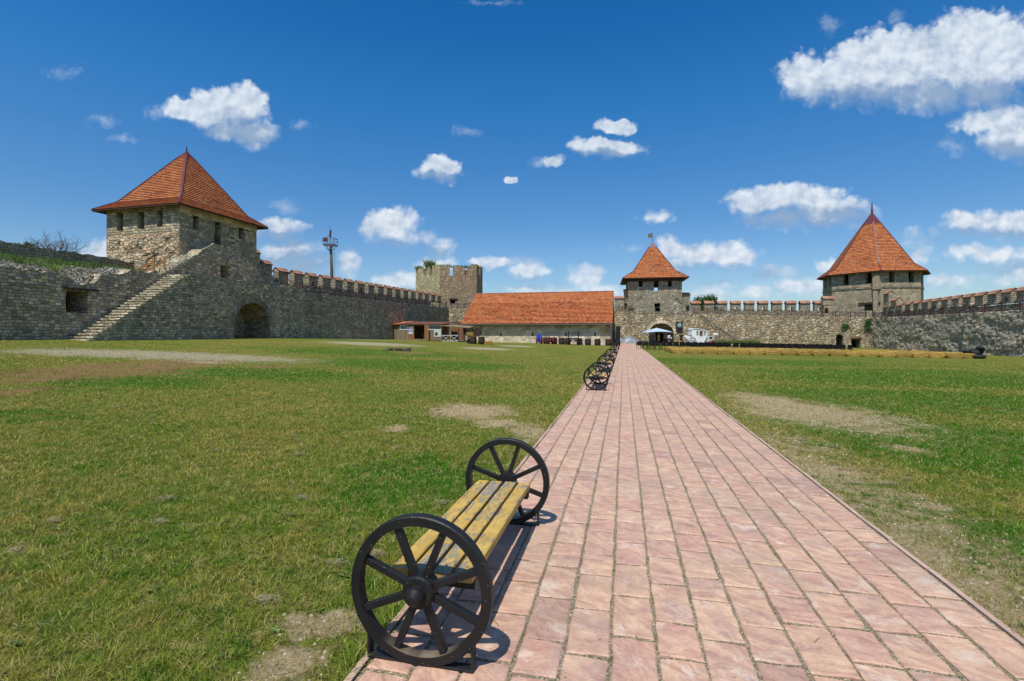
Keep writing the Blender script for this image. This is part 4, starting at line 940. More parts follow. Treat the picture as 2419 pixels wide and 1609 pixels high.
for k in range(15):
    a0, a1 = math.pi*k/15+.015, math.pi*(k+1)/15-.015; ro = .45+random.uniform(-.08, .1)
    if k == 7: ro = .9
    pt = lambda a, r: (gs+(2.0+r)*math.cos(a), 1.75+(1.75+r)*math.sin(a))
    prism(mb, L3, [pt(a0, -.02), pt(a0, ro), pt(a1, ro), pt(a1, -.02)], (), -.05, .5)
mb.build('arch_ring', M['plinth'], w3)
mb = MB(); fb = Fr(L3.p(gs-3, 0, 3.0)[:2], L3.p(gs+3, 0, 3.0)[:2]); prism(mb, fb, rect(0, -1, 6, 4.5), [rect(2.45, -.9, 3.85, 2.15)], 0, .3); mb.build('gate_back_wall', M['grey'], w3)
mb = MB(); prism(mb, L3, [(gs-2.02, -1), (gs+2.02, -1), (gs+2.02, 1.75)]+[(gs+2.02*math.cos(math.pi*k/12), 1.75+1.77*math.sin(math.pi*k/12)) for k in range(1, 12)]+[(gs-2.02, 1.75)], [arch(gs, -.9, 1.98, 1.75, 16, 1.72)], 1.6, 3.0); mb.build('vault', M['grey'], w3)
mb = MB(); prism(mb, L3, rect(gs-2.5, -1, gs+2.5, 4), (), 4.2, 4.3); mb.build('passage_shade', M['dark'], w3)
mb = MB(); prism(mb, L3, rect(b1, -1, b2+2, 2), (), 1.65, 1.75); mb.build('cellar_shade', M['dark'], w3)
mb = MB(); f_ = L3.at(2009); prism(mb, L3, rect(L3.at(2009), .9, L3.at(2035), 1.08), (), -.05, .4); mb.build('lintel', M['wood_dark'], w3)
mb = MB(); 
for k in range(4): s = L3.at(1976+k*4.6); mb.bar(L3.p(s, -.6, .3), L3.p(s, 1.6, .3), .05, .05, up=(1, 0, 0))
mb.build('iron_grille', M['black_iron'], w3)
mb = MB(); prism(mb, L3, [(-3, 4.0), (L3.L+3, 3.7), (L3.L+3, 3.9), (-3, 6.1)], (), 1.5, 4.9); mb.build('walkway', M['rubble_bank'], w3)
# ledge: lower courses stand proud under the gate tower
mb = MB(); prism(mb, L3, [(L3.at(1452), -1), (L3.at(1530)-.3, -1), (L3.at(1530)-.3, 3.4), (L3.at(1452), 3.3)], (), -.35, .02); mb.build('ledge', M['gate'], w3)
mlw = [merlon_proto(M['gate_tower'], 1.5, .75, 1.25), merlon_proto(M['gate_tower'], 1.51, .75, 1.25, True)]
sp = L3.at(1631+12, 4.0); sq = L3.at(1922+12, 4.0)
def zm(s): return EYE + 55.5*(L3.o+L3.d*s+L3.n*4).y/FN
for i in range(10):
    s = sp+(sq-sp)*i/9; place_merlon(mlw[i % 2 if i > 1 else 0], w3, L3.p(s, zm(s), 4.0), L3.ang)
for px, z in ((1139, 6.9),): 
    s = L3.at(px, 4.0); place_merlon(mlw[0], w3, L3.p(s, 7.35, 4.0), L3.ang)
mb = MB(); prism(mb, L3, [(L3.at(1040, 3.6), 4.8), (L3.at(1440, 3.6), 4.2), (L3.at(1440, 3.6), 6.7), (L3.at(1040, 3.6), 7.35)], (), 3.65, 4.35)
prism(mb, L3, [(L3.at(1615, 3.6), 3.5), (L3.L+2, 3.5), (L3.L+2, zm(L3.L)), (L3.at(1615, 3.6), zm(sp))], (), 3.65, 4.35); mb.build('parapet', M['gate_tower'], w3)
zr3 = lambda s: z3(s)-.03
railing('wall_railing', 'dark brown crossed railing on the far wall between the middle and right towers', L3, L3.at(1640), L3.L-.5, zr3, 12, h=.9)
railing('wall_railing', 'short dark brown railing on the far wall between the barn roof and the middle tower', L3, L3.at(1446), L3.at(1496), zr3, 2, h=.9)
railing('wall_railing', 'short dark brown railing below the ruined tower, left of the barn roof', L3, .3, L3.at(1112), zr3, 3, h=.9)

# ===== right wall
E1 = CB - PD*48; L4 = Fr(CB, E1); z4 = lin((0, 4.1), (30, 3.9))
w4 = wall_root('rough_wall', 'rough mottled grey wall running along the right side behind the straw bales', L4.p(15, 0))
def rough_wall():     # rubble core with real relief
    m = MB(); ns, nz = 260, 26; vs = []
    for i in range(ns+1):
        s = L4.L*i/ns
        for j in range(nz+1):
            f = j/nz; z = -1.2+(z4(s)+1.2+mnoise.noise(Vector((s*.7, 0, 0)))*.12+mnoise.noise(Vector((s*2.6, 5, 0)))*.08)*f
            q = Vector((s*.55, z*.8, 0)); t = mnoise.noise(q)*.13+mnoise.noise(q*3.1)*.09+mnoise.noise(q*8)*.06 - (1-f)*.25
            if s > 22: t -= .35
            vs.append(L4.p(s, z, -.0+t))
        s_ = s; vs.append(L4.p(s, z4(s)+mnoise.noise(Vector((s*.7, 0, 0)))*.12, 1.6))
    k = nz+2
    fs = [(i*k+j, (i+1)*k+j, (i+1)*k+j+1, i*k+j+1) for i in range(ns) for j in range(nz+1)]
    uv = [[(L4.L*(q//k)/ns, -1.2+5.2*(q % k)/nz) for q in f] for f in fs]
    m.add(vs, fs, uv); return m.build('masonry', M['rock'], w4)
rough_wall()
mb = MB(); prism(mb, L4, rect(-3, 3.3, L4.L, 3.65), (), 1.4, 5.5); mb.build('walkway', M['rubble_bank'], w4)
mr = [merlon_proto(M['tower_grey'], 1.4, .75, 1.15), merlon_proto(M['tower_grey'], 1.41, .75, 1.15, True)]
T4 = 3.2; s1, s2 = L4.at(2112, T4), L4.at(2382, T4)
mb = MB(); prism(mb, L4, [(-1, 3), (L4.L, 3), (L4.L, 4.95), (-1, 4.7)], (), T4-.35, T4+.35); mb.build('parapet', M['tower_grey'], w4)
for i in range(-1, 16):
    s = s1+(s2-s1)*i/11+.3
    if s < L4.L-1: place_merlon(mr[1 if i % 3 == 2 else 0], w4, L4.p(s, 4.72+.02*i, T4), L4.ang)
railing('wall_railing', 'dark brown railing with crossed braces on top of the right wall', L4, .4, 36, lambda s: z4(s)-.05, 15, t=.35, h=.9)

# ------------------------------------------------------------------ towers
def roof_side(mb, bl, br, tr_, tl, rows, lift=.07, r0=0):
    bl, br, tr_, tl = map(Vector, (bl, br, tr_, tl)); ud = (br-bl).normalized(); nn = (br-bl).cross(((tl+tr_)/2)-bl).normalized()
    if nn.z < 0: nn = -nn
    for k in range(rows):
        a, b = k/rows, (k+1)/rows; p = [bl.lerp(tl, a)+nn*lift, br.lerp(tr_, a)+nn*lift, br.lerp(tr_, b)+nn*lift*.12, bl.lerp(tl, b)+nn*lift*.12]
        q = [bl.lerp(tl, a)+nn*lift*.12, br.lerp(tr_, a)+nn*lift*.12]; v = r0+k
        u = [(x-bl).dot(ud) for x in p]
        mb.add([tuple(x) for x in p], [(0, 1, 2, 3)], [[(u[0], v+.001), (u[1], v+.001), (u[2], v+.999), (u[3], v+.999)]])
        mb.add([tuple(q[0]), tuple(q[1]), tuple(p[1]), tuple(p[0])], [(0, 1, 2, 3)], [[(u[0], v+.01), (u[1], v+.01), (u[1], v+.02), (u[0], v+.02)]])
def poly_roof(root, eave, brk, apex, rows1, rows2, capf=.10, hip=.16, cut=.985):
    n = len(eave); mb = MB(); A = Vector(apex)
    top = [Vector(b).lerp(A, 1-capf) for b in brk]
    for i in range(n):
        j = (i+1) % n; roof_side(mb, eave[i], eave[j], brk[j], brk[i], rows1)
        roof_side(mb, brk[i], brk[j], top[j], top[i], rows2, r0=rows1)
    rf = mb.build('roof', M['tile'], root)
    mb = MB()
    for i in range(n):
        e, b, t = Vector(eave[i]), Vector(brk[i]), top[i]
        up = Vector((0, 0, .07)); mb.bar(b+up, t+up, hip, .07); mb.bar(e+up, b+up, hip*.8, .05)
    mb.build('hip_flashing', M['flash'], rf)
    mb = MB(); low = [Vector(b).lerp(A, 1-capf*1.15)+ (Vector(b)-Vector((A.x, A.y, b[2]))).normalized()*.08 for b in brk]
    mb.add([tuple(q) for q in low]+[tuple(A+Vector((0, 0, .12)))], [(i, (i+1) % n, n) for i in range(n)]); mb.build('cap_flashing', M['flash'], rf)
    return rf
def soffit(root, eave, inner, th=.22):
    mb = MB(); n = len(eave)
    e2 = [(x, y, z-.02) for x, y, z in eave]; e3 = [(x, y, z-.12) for x, y, z in eave]
    vs = e2+e3+[tuple(q) for q in inner]
    fs = [(i, (i+1) % n, n+(i+1) % n, n+i) for i in range(n)] + [(n+i, n+(i+1) % n, 2*n+(i+1) % n, 2*n+i) for i in range(n)]
    mb.add(vs, fs)
    return mb.build('eave_boards', M['wood_dark'], root)

# --- left square tower
F_ = Vector((-27.35, 41.0)); d1 = Vector((.25, .968)).normalized(); d2 = Vector((-d1.y, d1.x)); TS1, TS2 = 8.45, 7.9
cr = [F_, F_+d1*TS1, F_+d1*TS1+d2*TS2, F_+d2*TS2]
t1 = empty('square_tower', (F_.x, F_.y, 1.0), 0, 'large square stone tower with a red pyramid roof, at left above the long stairs', 'tower')
fr = Fr(cr[0], cr[1]); a = fr.at; Z = fr.zat
def ph(fr, x0, y0, x1, y1): s0, s1 = fr.at(x0), fr.at(x1); sc = (s0+s1)/2; return rrect(s0, fr.zat(sc, y1), s1, fr.zat(sc, y0), .04)
mb = MB(); prism(mb, fr, [(.006, 4.5), (fr.L-.006, 4.5), (fr.L-.006, 12.35), (.006, 12.35)], [ph(fr, 456, 508, 470, 543), ph(fr, 507, 523, 522, 578), ph(fr, 563, 534, 577, 565)], 0, 1.0)
mb.build('right_face', M['tower_grey'], t1)
mb = MB(); prism(mb, fr, rect(.0, 11.75, fr.L, 12.3), (), -.04, .1); mb.build('wall_plate_band', M['barn_wall'], t1)
fr = Fr(cr[3], cr[0])
hol = [ph(fr, x0, y0, x1, y1) for x0, y0, x1, y1 in ((277, 503, 292, 546), (325, 500, 341, 541), (371, 497, 385, 536))]
mb = MB(); prism(mb, fr, rect(.034, 9.95, fr.L-.036, 12.35), [[(x, max(z, 10.05)) for x, z in h] for h in hol], -.03, 1.0); mb.build('crenellated_storey', M['tower_grey'], t1)
mb = MB(); prism(mb, fr, [(.006, 4), (fr.L-.006, 4), (fr.L-.006, 9.95), (.006, 9.95)], (), 0, 1.0); lf = mb.build('weathered_face', M['ochre'], t1)
def lumpy():   # bulging core masonry low on the sunlit face
    m = MB(); ns, nz = 46, 30; vs = []
    for i in range(ns+1):
        for j in range(nz+1):
            s = fr.L*i/ns*.985+.05; z = 6.2+3.9*j/nz; e = min(i, ns-i, 4)/4*min(1, (nz-j)/3)
            t = -.05-.25*e*(.55+mnoise.noise(Vector((s*1.1, z*1.1, 0)))+.5*mnoise.noise(Vector((s*3.5, z*3.5, 4))))-.25*e*(1-j/nz)
            vs.append(fr.p(s, z, t))
    k = nz+1; fs = [(i*k+j, (i+1)*k+j, (i+1)*k+j+1, i*k+j+1) for i in range(ns) for j in range(nz)]
    m.add(vs, fs, [[(fr.L*(q//k)/ns, 6.2+3.9*(q % k)/nz) for q in f] for f in fs]); m.build('core_masonry', M['ochre'], t1)
lumpy()
for i in (1, 2):
    fr2 = Fr(cr[i], cr[i+1]); mb = MB(); prism(mb, fr2, rect(.006, 4.5, fr2.L-.006, 12.35), [rect(3.2, 10.2, 4.1, 11.5)] if i == 2 else (), 0, 1.0); mb.build('rear_wall', M['tower_grey'], t1)
C1 = (cr[0]+cr[2])/2
def ringpts(c, da, db, ha, hb, z): return [tuple((*(c-da*ha-db*hb), z)), tuple((*(c+da*ha-db*hb), z)), tuple((*(c+da*ha+db*hb), z)), tuple((*(c-da*ha+db*hb), z))]
ea = ringpts(C1, d1, d2, TS1/2+.72, TS2/2+.72, 12.25); bk = ringpts(C1, d1, d2, TS1/2-.55, TS2/2-.55, 13.15)
poly_roof(t1, ea, bk, (C1.x, C1.y, 18.55), 6, 25, .10, .17)
soffit(t1, ea, ringpts(C1, d1, d2, TS1/2, TS2/2, 12.38))
mb = MB(); mb.tube([(C1.x, C1.y, 18.4), (C1.x, C1.y, 19.05)], [.07, .03]); mb.build('finial', M['black_iron'], t1)

# --- gate tower
Lf = Fr(L3.p(L3.at(1484, .4), 0, .4)[:2], L3.p(L3.at(1611, .4), 0, .4)[:2]); TW = Lf.L; TD = 8.6
gt = empty('gate_tower', (Lf.o.x, Lf.o.y, 0), 0, 'middle square stone tower with a red pyramid roof and small flag, over the arched gateway', 'tower')
cg = [Lf.o, Lf.o+Lf.d*TW, Lf.o+Lf.d*TW+Lf.n*TD, Lf.o+Lf.n*TD]; fr = Lf; zt_ = 10.75
mb = MB(); prism(mb, fr, rect(.006, 4.0, TW-.006, zt_), [ph(fr, 1509, 663, 1518.5, 677), ph(fr, 1544.5, 664, 1555.5, 688.5), ph(fr, 1578, 663, 1587, 677), ph(fr, 1546.5, 716, 1559.5, 736), rect(fr.at(1491), fr.zat(1, 672), fr.at(1493), fr.zat(1, 669)), rect(fr.at(1604), fr.zat(8, 671), fr.at(1606), fr.zat(8, 668))], 0, .9)
mb.build('front_face', M['gate_tower'], gt)
mb = MB(); prism(mb, fr, rect(.0, fr.zat(4, 677.5), fr.at(1508), fr.zat(4, 660)), (), -.03, .1)
prism(mb, fr, rect(fr.at(1519), fr.zat(4, 677.5), fr.at(1544), fr.zat(4, 660)), (), -.03, .1); prism(mb, fr, rect(fr.at(1556), fr.zat(4, 677.5), fr.at(1577.5), fr.zat(4, 660)), (), -.03, .1); prism(mb, fr, rect(fr.at(1588), fr.zat(4, 677.5), TW, fr.zat(4, 660)), (), -.03, .1)
mb.build('upper_storey_facing', M['oct_band'], gt)
mb = MB(); prism(mb, fr, rect(-.12, zt_-.35, TW+.12, zt_+.28), (), -.14, .2); mb.build('timber_beam', M['wood_dark'], gt)
for i in (1, 2, 3):
    f2 = Fr(cg[i], cg[(i+1) % 4]); h = [rect(f2.L*q-.35, 8.5, f2.L*q+.35, 10.2) for q in (.2, .42, .64, .85)] if i == 3 else ([rect(f2.L-6.35, 7.8, f2.L-4.6, 10.1)] if i == 2 else [])
    mb = MB(); prism(mb, f2, rect(.006, 4.0, f2.L-.006, zt_), h, 0, .9); mb.build('side_wall', M['oct_band' if i == 3 else 'gate_tower'], gt)
Cg = (cg[0]+cg[2])/2; ea = ringpts(Cg, Lf.d, Lf.n, TW/2+.95, TD/2+.95, 10.9); bk = ringpts(Cg, Lf.d, Lf.n, TW/2-.95, TD/2-.95, 12.25)
poly_roof(gt, ea, bk, (Cg.x, Cg.y, 17.6), 5, 19, .17, .13); soffit(gt, ea, ringpts(Cg, Lf.d, Lf.n, TW/2, TD/2, 11.0))
mb = MB(); mb.tube([(Cg.x, Cg.y, 17.4), (Cg.x, Cg.y, 19.3)], .05); mb.build('flag_pole', M['steel'], gt)
mb = MB(); mb.box((Cg.x-.38, Cg.y, 18.75), (.68, .05, .75)); mb.build('wind_vane_flag', M['yellow_flag'], gt)
# stepped side walls of the gate tower with copings
for px0, px1, py, t in ((1452, 1475, 705, .9), (1474, 1487, 688, 1.1), (1610, 1630.5, 696, 1.0)):
    s0, s1 = L3.at(px0, t), L3.at(px1, t); zz = L3.zat((s0+s1)/2, py, t)
    mb = MB(); prism(mb, L3, rect(s0, 4.5, s1, zz), (), t, t+.8); mb.build('stepped_wall', M['gate_tower'], gt)
    c = MB(); f3 = Fr(L3.p(s0-.1, 0, t-.12)[:2], L3.p(s1+.1, 0, t-.12)[:2])
    for k in range(2): 
        a = [f3.p(0, zz-.02+.2*k, .25*k), f3.p(f3.L, zz-.02+.2*k, .25*k), f3.p(f3.L, zz+.18+.2*k, .25*k+.27), f3.p(0, zz+.18+.2*k, .25*k+.27)]
        c.add(a, [(0, 1, 2, 3)], [[(0, k), (f3.L, k), (f3.L, k+1), (0, k+1)]])
    prism(c, f3, rect(0, zz-.04, f3.L, zz+.06), (), .0, 1.04); prism(c, f3, rect(0.02, zz, f3.L-.02, zz+.36), (), .5, .9); c.build('tiled_coping', M['cap'], gt)
for (px0, py0, px1, py1) in ((1475, 716, 1481, 722.5), (1620.5, 721.5, 1628.5, 730.5)):
    s0, s1 = L3.at(px0, .9), L3.at(px1, .9); mb = MB(); prism(mb, L3, rect(s0, L3.zat(s0, py1, .9), s1, L3.zat(s0, py0, .9)), (), .85, .93); mb.build('loophole_shade', M['dark'], gt)  # dark slab on the wall face, painted shade of a loophole
mb = MB(); prism(mb, L3, rect(L3.at(1610, 1), 4.2, L3.at(1640, 1), 5.9), (), 1.05, 1.9); mb.build('buttress', M['gate_tower'], gt)

# --- octagonal tower
OC = Vector(((2060-1209.5)/FN*86.0, 86.0)); OR = 7.25
ot = empty('octagonal_tower', (OC.x, OC.y, 0), 0, 'many-sided stone tower with a tall red faceted roof, at right behind the walls', 'tower')
ov = OC.normalized(); orr = Vector((ov.y, -ov.x))
oc = [OC+(-ov*math.cos(R(q))+orr*math.sin(R(q)))*OR for q in (-92, -50, 8, 60, 105, 150, 195, 232)]
ocf = [Fr(oc[k], oc[(k+1) % 8]) for k in range(8)]
ZB, ZT = 9.15, 12.0
for k, f in enumerate(ocf):
    vis = (f.o+f.d*f.L/2-Vector((0, 0))).dot(f.n) > 0
    mb = MB(); L = f.L; hol = []
    if vis: hol = [rrect(L*.3-.42, 9.95, L*.3+.42, 11.7, .04), rrect(L*.78-.42, 9.95, L*.78+.42, 11.7, .04)]
    prism(mb, f, rect(0, 2, L, ZB), (), 0, 1.0); mb.build('tower_face', M['octagon'], ot)
    mb = MB(); prism(mb, f, rect(0, ZB+.004, L, ZT), hol, .02, .9); mb.build('gallery_face', M['oct_band'], ot)
    mb = MB(); prism(mb, f, rect(-.04, ZB-.02, L+.04, ZB+.14), (), -.12, .1); mb.build('string_course', M['oct_band'], ot)
    if vis: mb = MB(); prism(mb, f, rect(.02, ZB+.2, L-.02, 9.9), (), -.03, .05); mb.build('parapet_facing', M['octagon'], ot)
def oring(r, z): return [tuple((*(OC+(q-OC)/OR*r), z)) for q in oc]
poly_roof(ot, oring(OR+.95, 11.75), oring(OR-1.0, 13.2), (OC.x, OC.y, 22.7), 6, 28, .20, .14); soffit(ot, oring(OR+.95, 11.75), oring(OR, 12.05))
mb = MB(); mb.tube([(OC.x, OC.y, 22.3), (OC.x, OC.y, 23.8), (OC.x, OC.y, 24.5)], [.22, .09, .05]); mb.build('finial', M['flash'], ot)
# doorway and the corner pier with small roof
kf = max(ocf, key=lambda f: f.n.dot((f.o+f.d*f.L/2).normalized())); 
print('door face', kf.at(2054), kf.L)
sd = kf.at(2055); zd = 4.5
if not (1 < sd < kf.L-1): kf = ocf[(ocf.index(kf)+1) % 8] if sd >= kf.L-1 else ocf[(ocf.index(kf)-1) % 8]; sd = min(max(kf.at(2055), 1.2), kf.L-1.2)
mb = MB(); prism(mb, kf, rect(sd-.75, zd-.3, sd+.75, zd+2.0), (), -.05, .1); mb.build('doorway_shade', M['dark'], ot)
mb = MB(); prism(mb, kf, rect(sd-1.6, zd+2.0, sd+1.45, zd+2.35), (), -.16, .1); mb.build('lintel', M['wood_dark'], ot)
mb = MB(); prism(mb, kf, rect(sd-1.5, zd-.5, sd-.75, zd+1.6), (), -.07, .1); mb.build('door_jamb', M['oct_band'], ot)
mb = MB(); fr = kf; s_ = kf.at(2092); s_ = min(max(s_, 1), kf.L)
ppos = kf.p(s_, 0, -.5)
fp = Fr(kf.p(kf.L-.9, 0, -.75)[:2], kf.p(kf.L+.35, 0, -.75)[:2]); prism(mb, fp, [(.1, 8.9), (1.05, 8.9), (1.05, 10.8), (.8, 11.3), (.5, 11.3), (.1, 10.7)], (), .2, 1.6); prism(mb, fp, rect(.1, 2, .75, 8.9), (), .35, 1.6); mb.build('corner_pier', M['octagon'], ot)
mb = MB(); mb.add([fp.p(0, 10.7, .1), fp.p(.6, 11.45, .1), fp.p(.6, 11.45, 1.7), fp.p(0, 10.7, 1.7)], [(0, 1, 2, 3)], [[(0, 0), (0, 2.9), (1.8, 2.9), (1.8, 0)]]); mb.build('pier_coping', M['cap'], ot)
ms = merlon_proto(M['octagon'], 1.6, .75, 1.0)
place_merlon(ms, ot, L3.p(L3.at(1955, 3.2), 6.35, 3.2), L3.ang)
mb = MB(); prism(mb, L3, rect(L3.at(1946, 3), 3.6, L3.at(1966, 3), 6.4), (), 2.9, 3.6); mb.build('stepped_wall', M['octagon'], ot)
mb = MB(); prism(mb, L3, rect(L3.at(1949, 2.8), L3.zat(55, 740, 2.8), L3.at(1957, 2.8), L3.zat(55, 729, 2.8)), (), 2.85, 2.95); mb.build('loophole_shade', M['dark'], ot)  # dark slab standing in for the shade in a loophole
for s, z in ((-1.6, 6.9), (.6, 5.7)):
    place_merlon(ms, ot, L4.p(s, z, T4), L4.ang)
    mb = MB(); prism(mb, L4, rect(s-.8, 3.5, s+.8, z+.02), (), T4-.37, T4+.37); mb.build('stepped_wall', M['octagon'], ot)

# --- ruined polygonal tower
Wp = lambda px, y: Vector(((px-1209.5)/FN*y, y))
rt = empty('ruined_tower', (*Wp(1060, 98), 0), 0, 'roofless crumbling polygonal tower with weeds on its merlons, left of the barn roof', 'tower')
rc = [Wp(982, 99), Wp(1039, 94), Wp(1126, 95), Wp(1140, 102), Wp(1120, 108), Wp(1010, 109)]
for i in range(6):
    f = Fr(rc[i], rc[(i+1) % 6]); zt0 = EYE+160*((f.o.y+f.o.y+f.d.y*f.L)/2)/FN if i < 3 else 14.4
    if i == 0: ol = [(0, zt0-.2), (f.at(1000), zt0-.1), (f.at(1000), zt0-1.5), (f.at(1006), zt0-1.6), (f.at(1006), zt0), (f.at(1014), zt0+.1), (f.at(1014), zt0-1.7), (f.at(1021), zt0-1.7), (f.at(1021), zt0+.1), (f.L, zt0)]
    elif i == 1: ol = [(0, zt0), (f.at(1062.5), zt0+.1), (f.at(1062.5), zt0-1.7), (f.at(1070), zt0-1.8), (f.at(1070), zt0), (f.at(1097.5), zt0+.05), (f.at(1098), zt0-1.75), (f.at(1105.5), zt0-1.75), (f.at(1105.5), zt0), (f.L, zt0)]
    else: ol = [(0, zt0), (f.L*.4, zt0), (f.L*.4, zt0-1.6), (f.L*.6, zt0-1.6), (f.L*.6, zt0), (f.L, zt0)]
    ol = ragged(ol[::-1], .3, .09)
    hl = [rrect(f.at(1064), 5.6, f.at(1076), 8.2, .1)] if i == 1 else ()
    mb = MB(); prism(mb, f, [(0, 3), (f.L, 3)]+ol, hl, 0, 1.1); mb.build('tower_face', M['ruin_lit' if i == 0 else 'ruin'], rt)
    if i == 1:
        mb = MB(); prism(mb, f, rect(f.at(1098), zt0-1.8, f.at(1105.5), zt0-.55), (), .45, .8); mb.build('brick_infill', M['cap'], rt)
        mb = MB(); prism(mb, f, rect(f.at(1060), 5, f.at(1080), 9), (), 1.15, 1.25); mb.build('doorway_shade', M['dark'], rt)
        mb = MB(); prism(mb, f, rect(f.at(1061), 8.2, f.at(1081), 8.45), (), -.15, .2); mb.build('lintel', M['wood_dark'], rt)
mb = MB(); mb.add([(*q, 12.2) for q in rc], [tuple(range(6))]); mb.build('upper_floor', M['rubble_bank'], rt)
def weeds(name, label, pts, n, h, spread, mt='leaf_y', cat='weeds'):
    m = MB(); rr = random.Random(len(label)); b = Vector(pts[0])
    for _ in range(n):
        p = Vector(rr.choice(pts))+Vector((rr.gauss(0, spread), rr.gauss(0, spread*.5), 0)); a = rr.uniform(0, 6.28); hh = h*rr.uniform(.3, 1.1); wd = .05
        tip = p+Vector((rr.gauss(0, hh*.35), rr.gauss(0, hh*.35), hh))
        m.add([tuple(p-Vector((wd*math.cos(a), wd*math.sin(a), .1))), tuple(p+Vector((wd*math.cos(a), wd*math.sin(a), -.1))), tuple(p.lerp(tip, .6)+Vector((wd, 0, 0))), tuple(tip)], [(0, 1, 2), (0, 2, 3)])
    o = m.build(name, mt if not isinstance(mt, str) else M[mt]); o.location = b
    for v in o.data.vertices: v.co -= b
    return tag(o, label, cat)
weeds('weeds', 'tallest tuft of green weeds on top of the ruined tower', [(*Wp(px, 96.5), 14.7) for px in (1008, 1014, 1020, 1024)], 260, 1.5, .25)
weeds('weeds', 'low weeds at the left corner of the ruined tower top', [(*Wp(px, 98.7), 14.6) for px in (986, 990, 995)], 160, .7, .25)
weeds('weeds', 'dry weeds above the seam of the ruined tower', [(*Wp(px, 95), 14.5) for px in (1034, 1040, 1050, 1058)], 200, .6, .4)
weeds('weeds', 'weeds on the middle merlon of the ruined tower', [(*Wp(px, 95), 14.4) for px in (1075, 1082, 1090, 1095)], 200, .5, .4)
weeds('weeds', 'weeds on the right merlon of the ruined tower', [(*Wp(px, 95.5), 14.4) for px in (1109, 1116, 1124, 1132)], 220, .5, .4)

# --- barn
bo = Vector(((1087-1209.5)/FN*72, 72.0)); LB = Fr(bo, bo+PP*21.6); bl_ = LB.L; gb = g(*LB.p(10, 0)[:2])
bn = empty('barn', (bo.x, bo.y, gb), 0, 'long low stone barn with a big orange tiled roof, between the shed and the gate', 'barn')
mb = MB(); sl = [rect(LB.at(px, .8)-.11, LB.zat(LB.at(px, .8), 795, .8), LB.at(px, .8)+.11, LB.zat(LB.at(px, .8), 786, .8)) for px in (1183, 1258.5, 1337, 1405.5)]
cuts = [.6]
for q in sl: cuts += [q[0][0], q[1][0]]

cuts.append(bl_-.3); zl, zh = sl[0][0][1], sl[0][2][1]
for i in range(0, len(cuts), 2): prism(mb, LB, rect(cuts[i], -.5, cuts[i+1], 3.1), (), .8, 1.5)
for i in range(1, len(cuts)-1, 2): prism(mb, LB, rect(cuts[i], -.5, cuts[i+1], zl), (), .8, 1.5); prism(mb, LB, rect(cuts[i], zh, cuts[i+1], 3.1), (), .8, 1.5)
mb.build('wall', M['barn_wall'], bn)
mb = MB(); prism(mb, LB, [(.5, -.5), (bl_-.25, -.5)]+ragged([(bl_-.25, 1.36), (.5, 1.42)], .4, .03), (), .62, .79); mb.build('plinth', M['plinth'], bn)
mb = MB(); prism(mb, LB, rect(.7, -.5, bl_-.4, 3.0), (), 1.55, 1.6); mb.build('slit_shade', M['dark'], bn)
RD = 8.0
for s in (.6, bl_-1.0):
    f = Fr(LB.p(s, 0, .8)[:2], LB.p(s, 0, 2*RD-.8)[:2]); mb = MB(); prism(mb, f, [(0, -.5), (f.L, -.5), (f.L, 3.05), (f.L/2, 7.8), (0, 3.05)], (), -.6 if s < 1 else 0, 0 if s < 1 else -.6); mb.build('gable', M['barn_wall'], bn)
mb = MB(); e0, e1 = LB.p(0, 3.12, 0), LB.p(bl_, 3.12, 0); k0, k1 = LB.p(0.02, 6.5, 5.3), LB.p(bl_, 6.5, 5.3); r0_, r1_ = LB.p(.02, 8.1, RD), LB.p(bl_, 8.1, RD)
roof_side(mb, e0, e1, k1, k0, 17, .10); roof_side(mb, k0, k1, r1_, r0_, 10, .05, 17)
e2, e3 = LB.p(bl_, 3.12, 2*RD), LB.p(0, 3.12, 2*RD); roof_side(mb, e2, e3, r0_, r1_, 22, .06)
rb = mb.build('roof', M['tile_barn'], bn)
mb = MB(); rr = random.Random(9)
for i in range(66):
    s0 = bl_*i/66; s1 = bl_*(i+1)/66+.03; h = rr.uniform(-.01, .015); mb.tube([LB.p(s0, 8.13+h, RD), LB.p(s1, 8.12+h, RD)], [.115, .10], 8)
for i in range(22): s0, s1 = i/22, (i+1)/22; mb.tube([Vector(k0).lerp(Vector(r0_), s0)+Vector((0, 0, .06)), Vector(k0).lerp(Vector(r0_), s1)+Vector((0, 0, .06))], .06, 6)
mb.build('ridge_tiles', M['cap'], rb)
mb = MB(); prism(mb, LB, [(0, 2.98), (bl_, 2.98), (bl_, 3.1), (0, 3.1)], (), .0, .06); mb.tube([LB.p(0, 3.06, -.07), LB.p(bl_, 3.0, -.07)], .065, 8); mb.tube([LB.p(bl_-.2, 3.0, -.05), LB.p(bl_-.2, 2.6, .5), LB.p(bl_-.25, .3, .5)], .05, 6); mb.build('gutter', M['steel'], bn)
s_ = LB.at(1430.5, .75); mb = MB(); prism(mb, LB, rect(s_-.24, LB.zat(s_, 786, .75), s_+.24, LB.zat(s_, 780.4, .75)), (), .74, .79); mb.build('yellow_notice', M['yellow_sign'], bn)
mb = MB(); mb.add([LB.p(0, 3.12, 0), LB.p(bl_, 3.12, 0), LB.p(bl_, 3.12, .85), LB.p(0, 3.12, .85)], [(0, 1, 2, 3)]); mb.build('eave_boards', M['wood_dark'], bn)
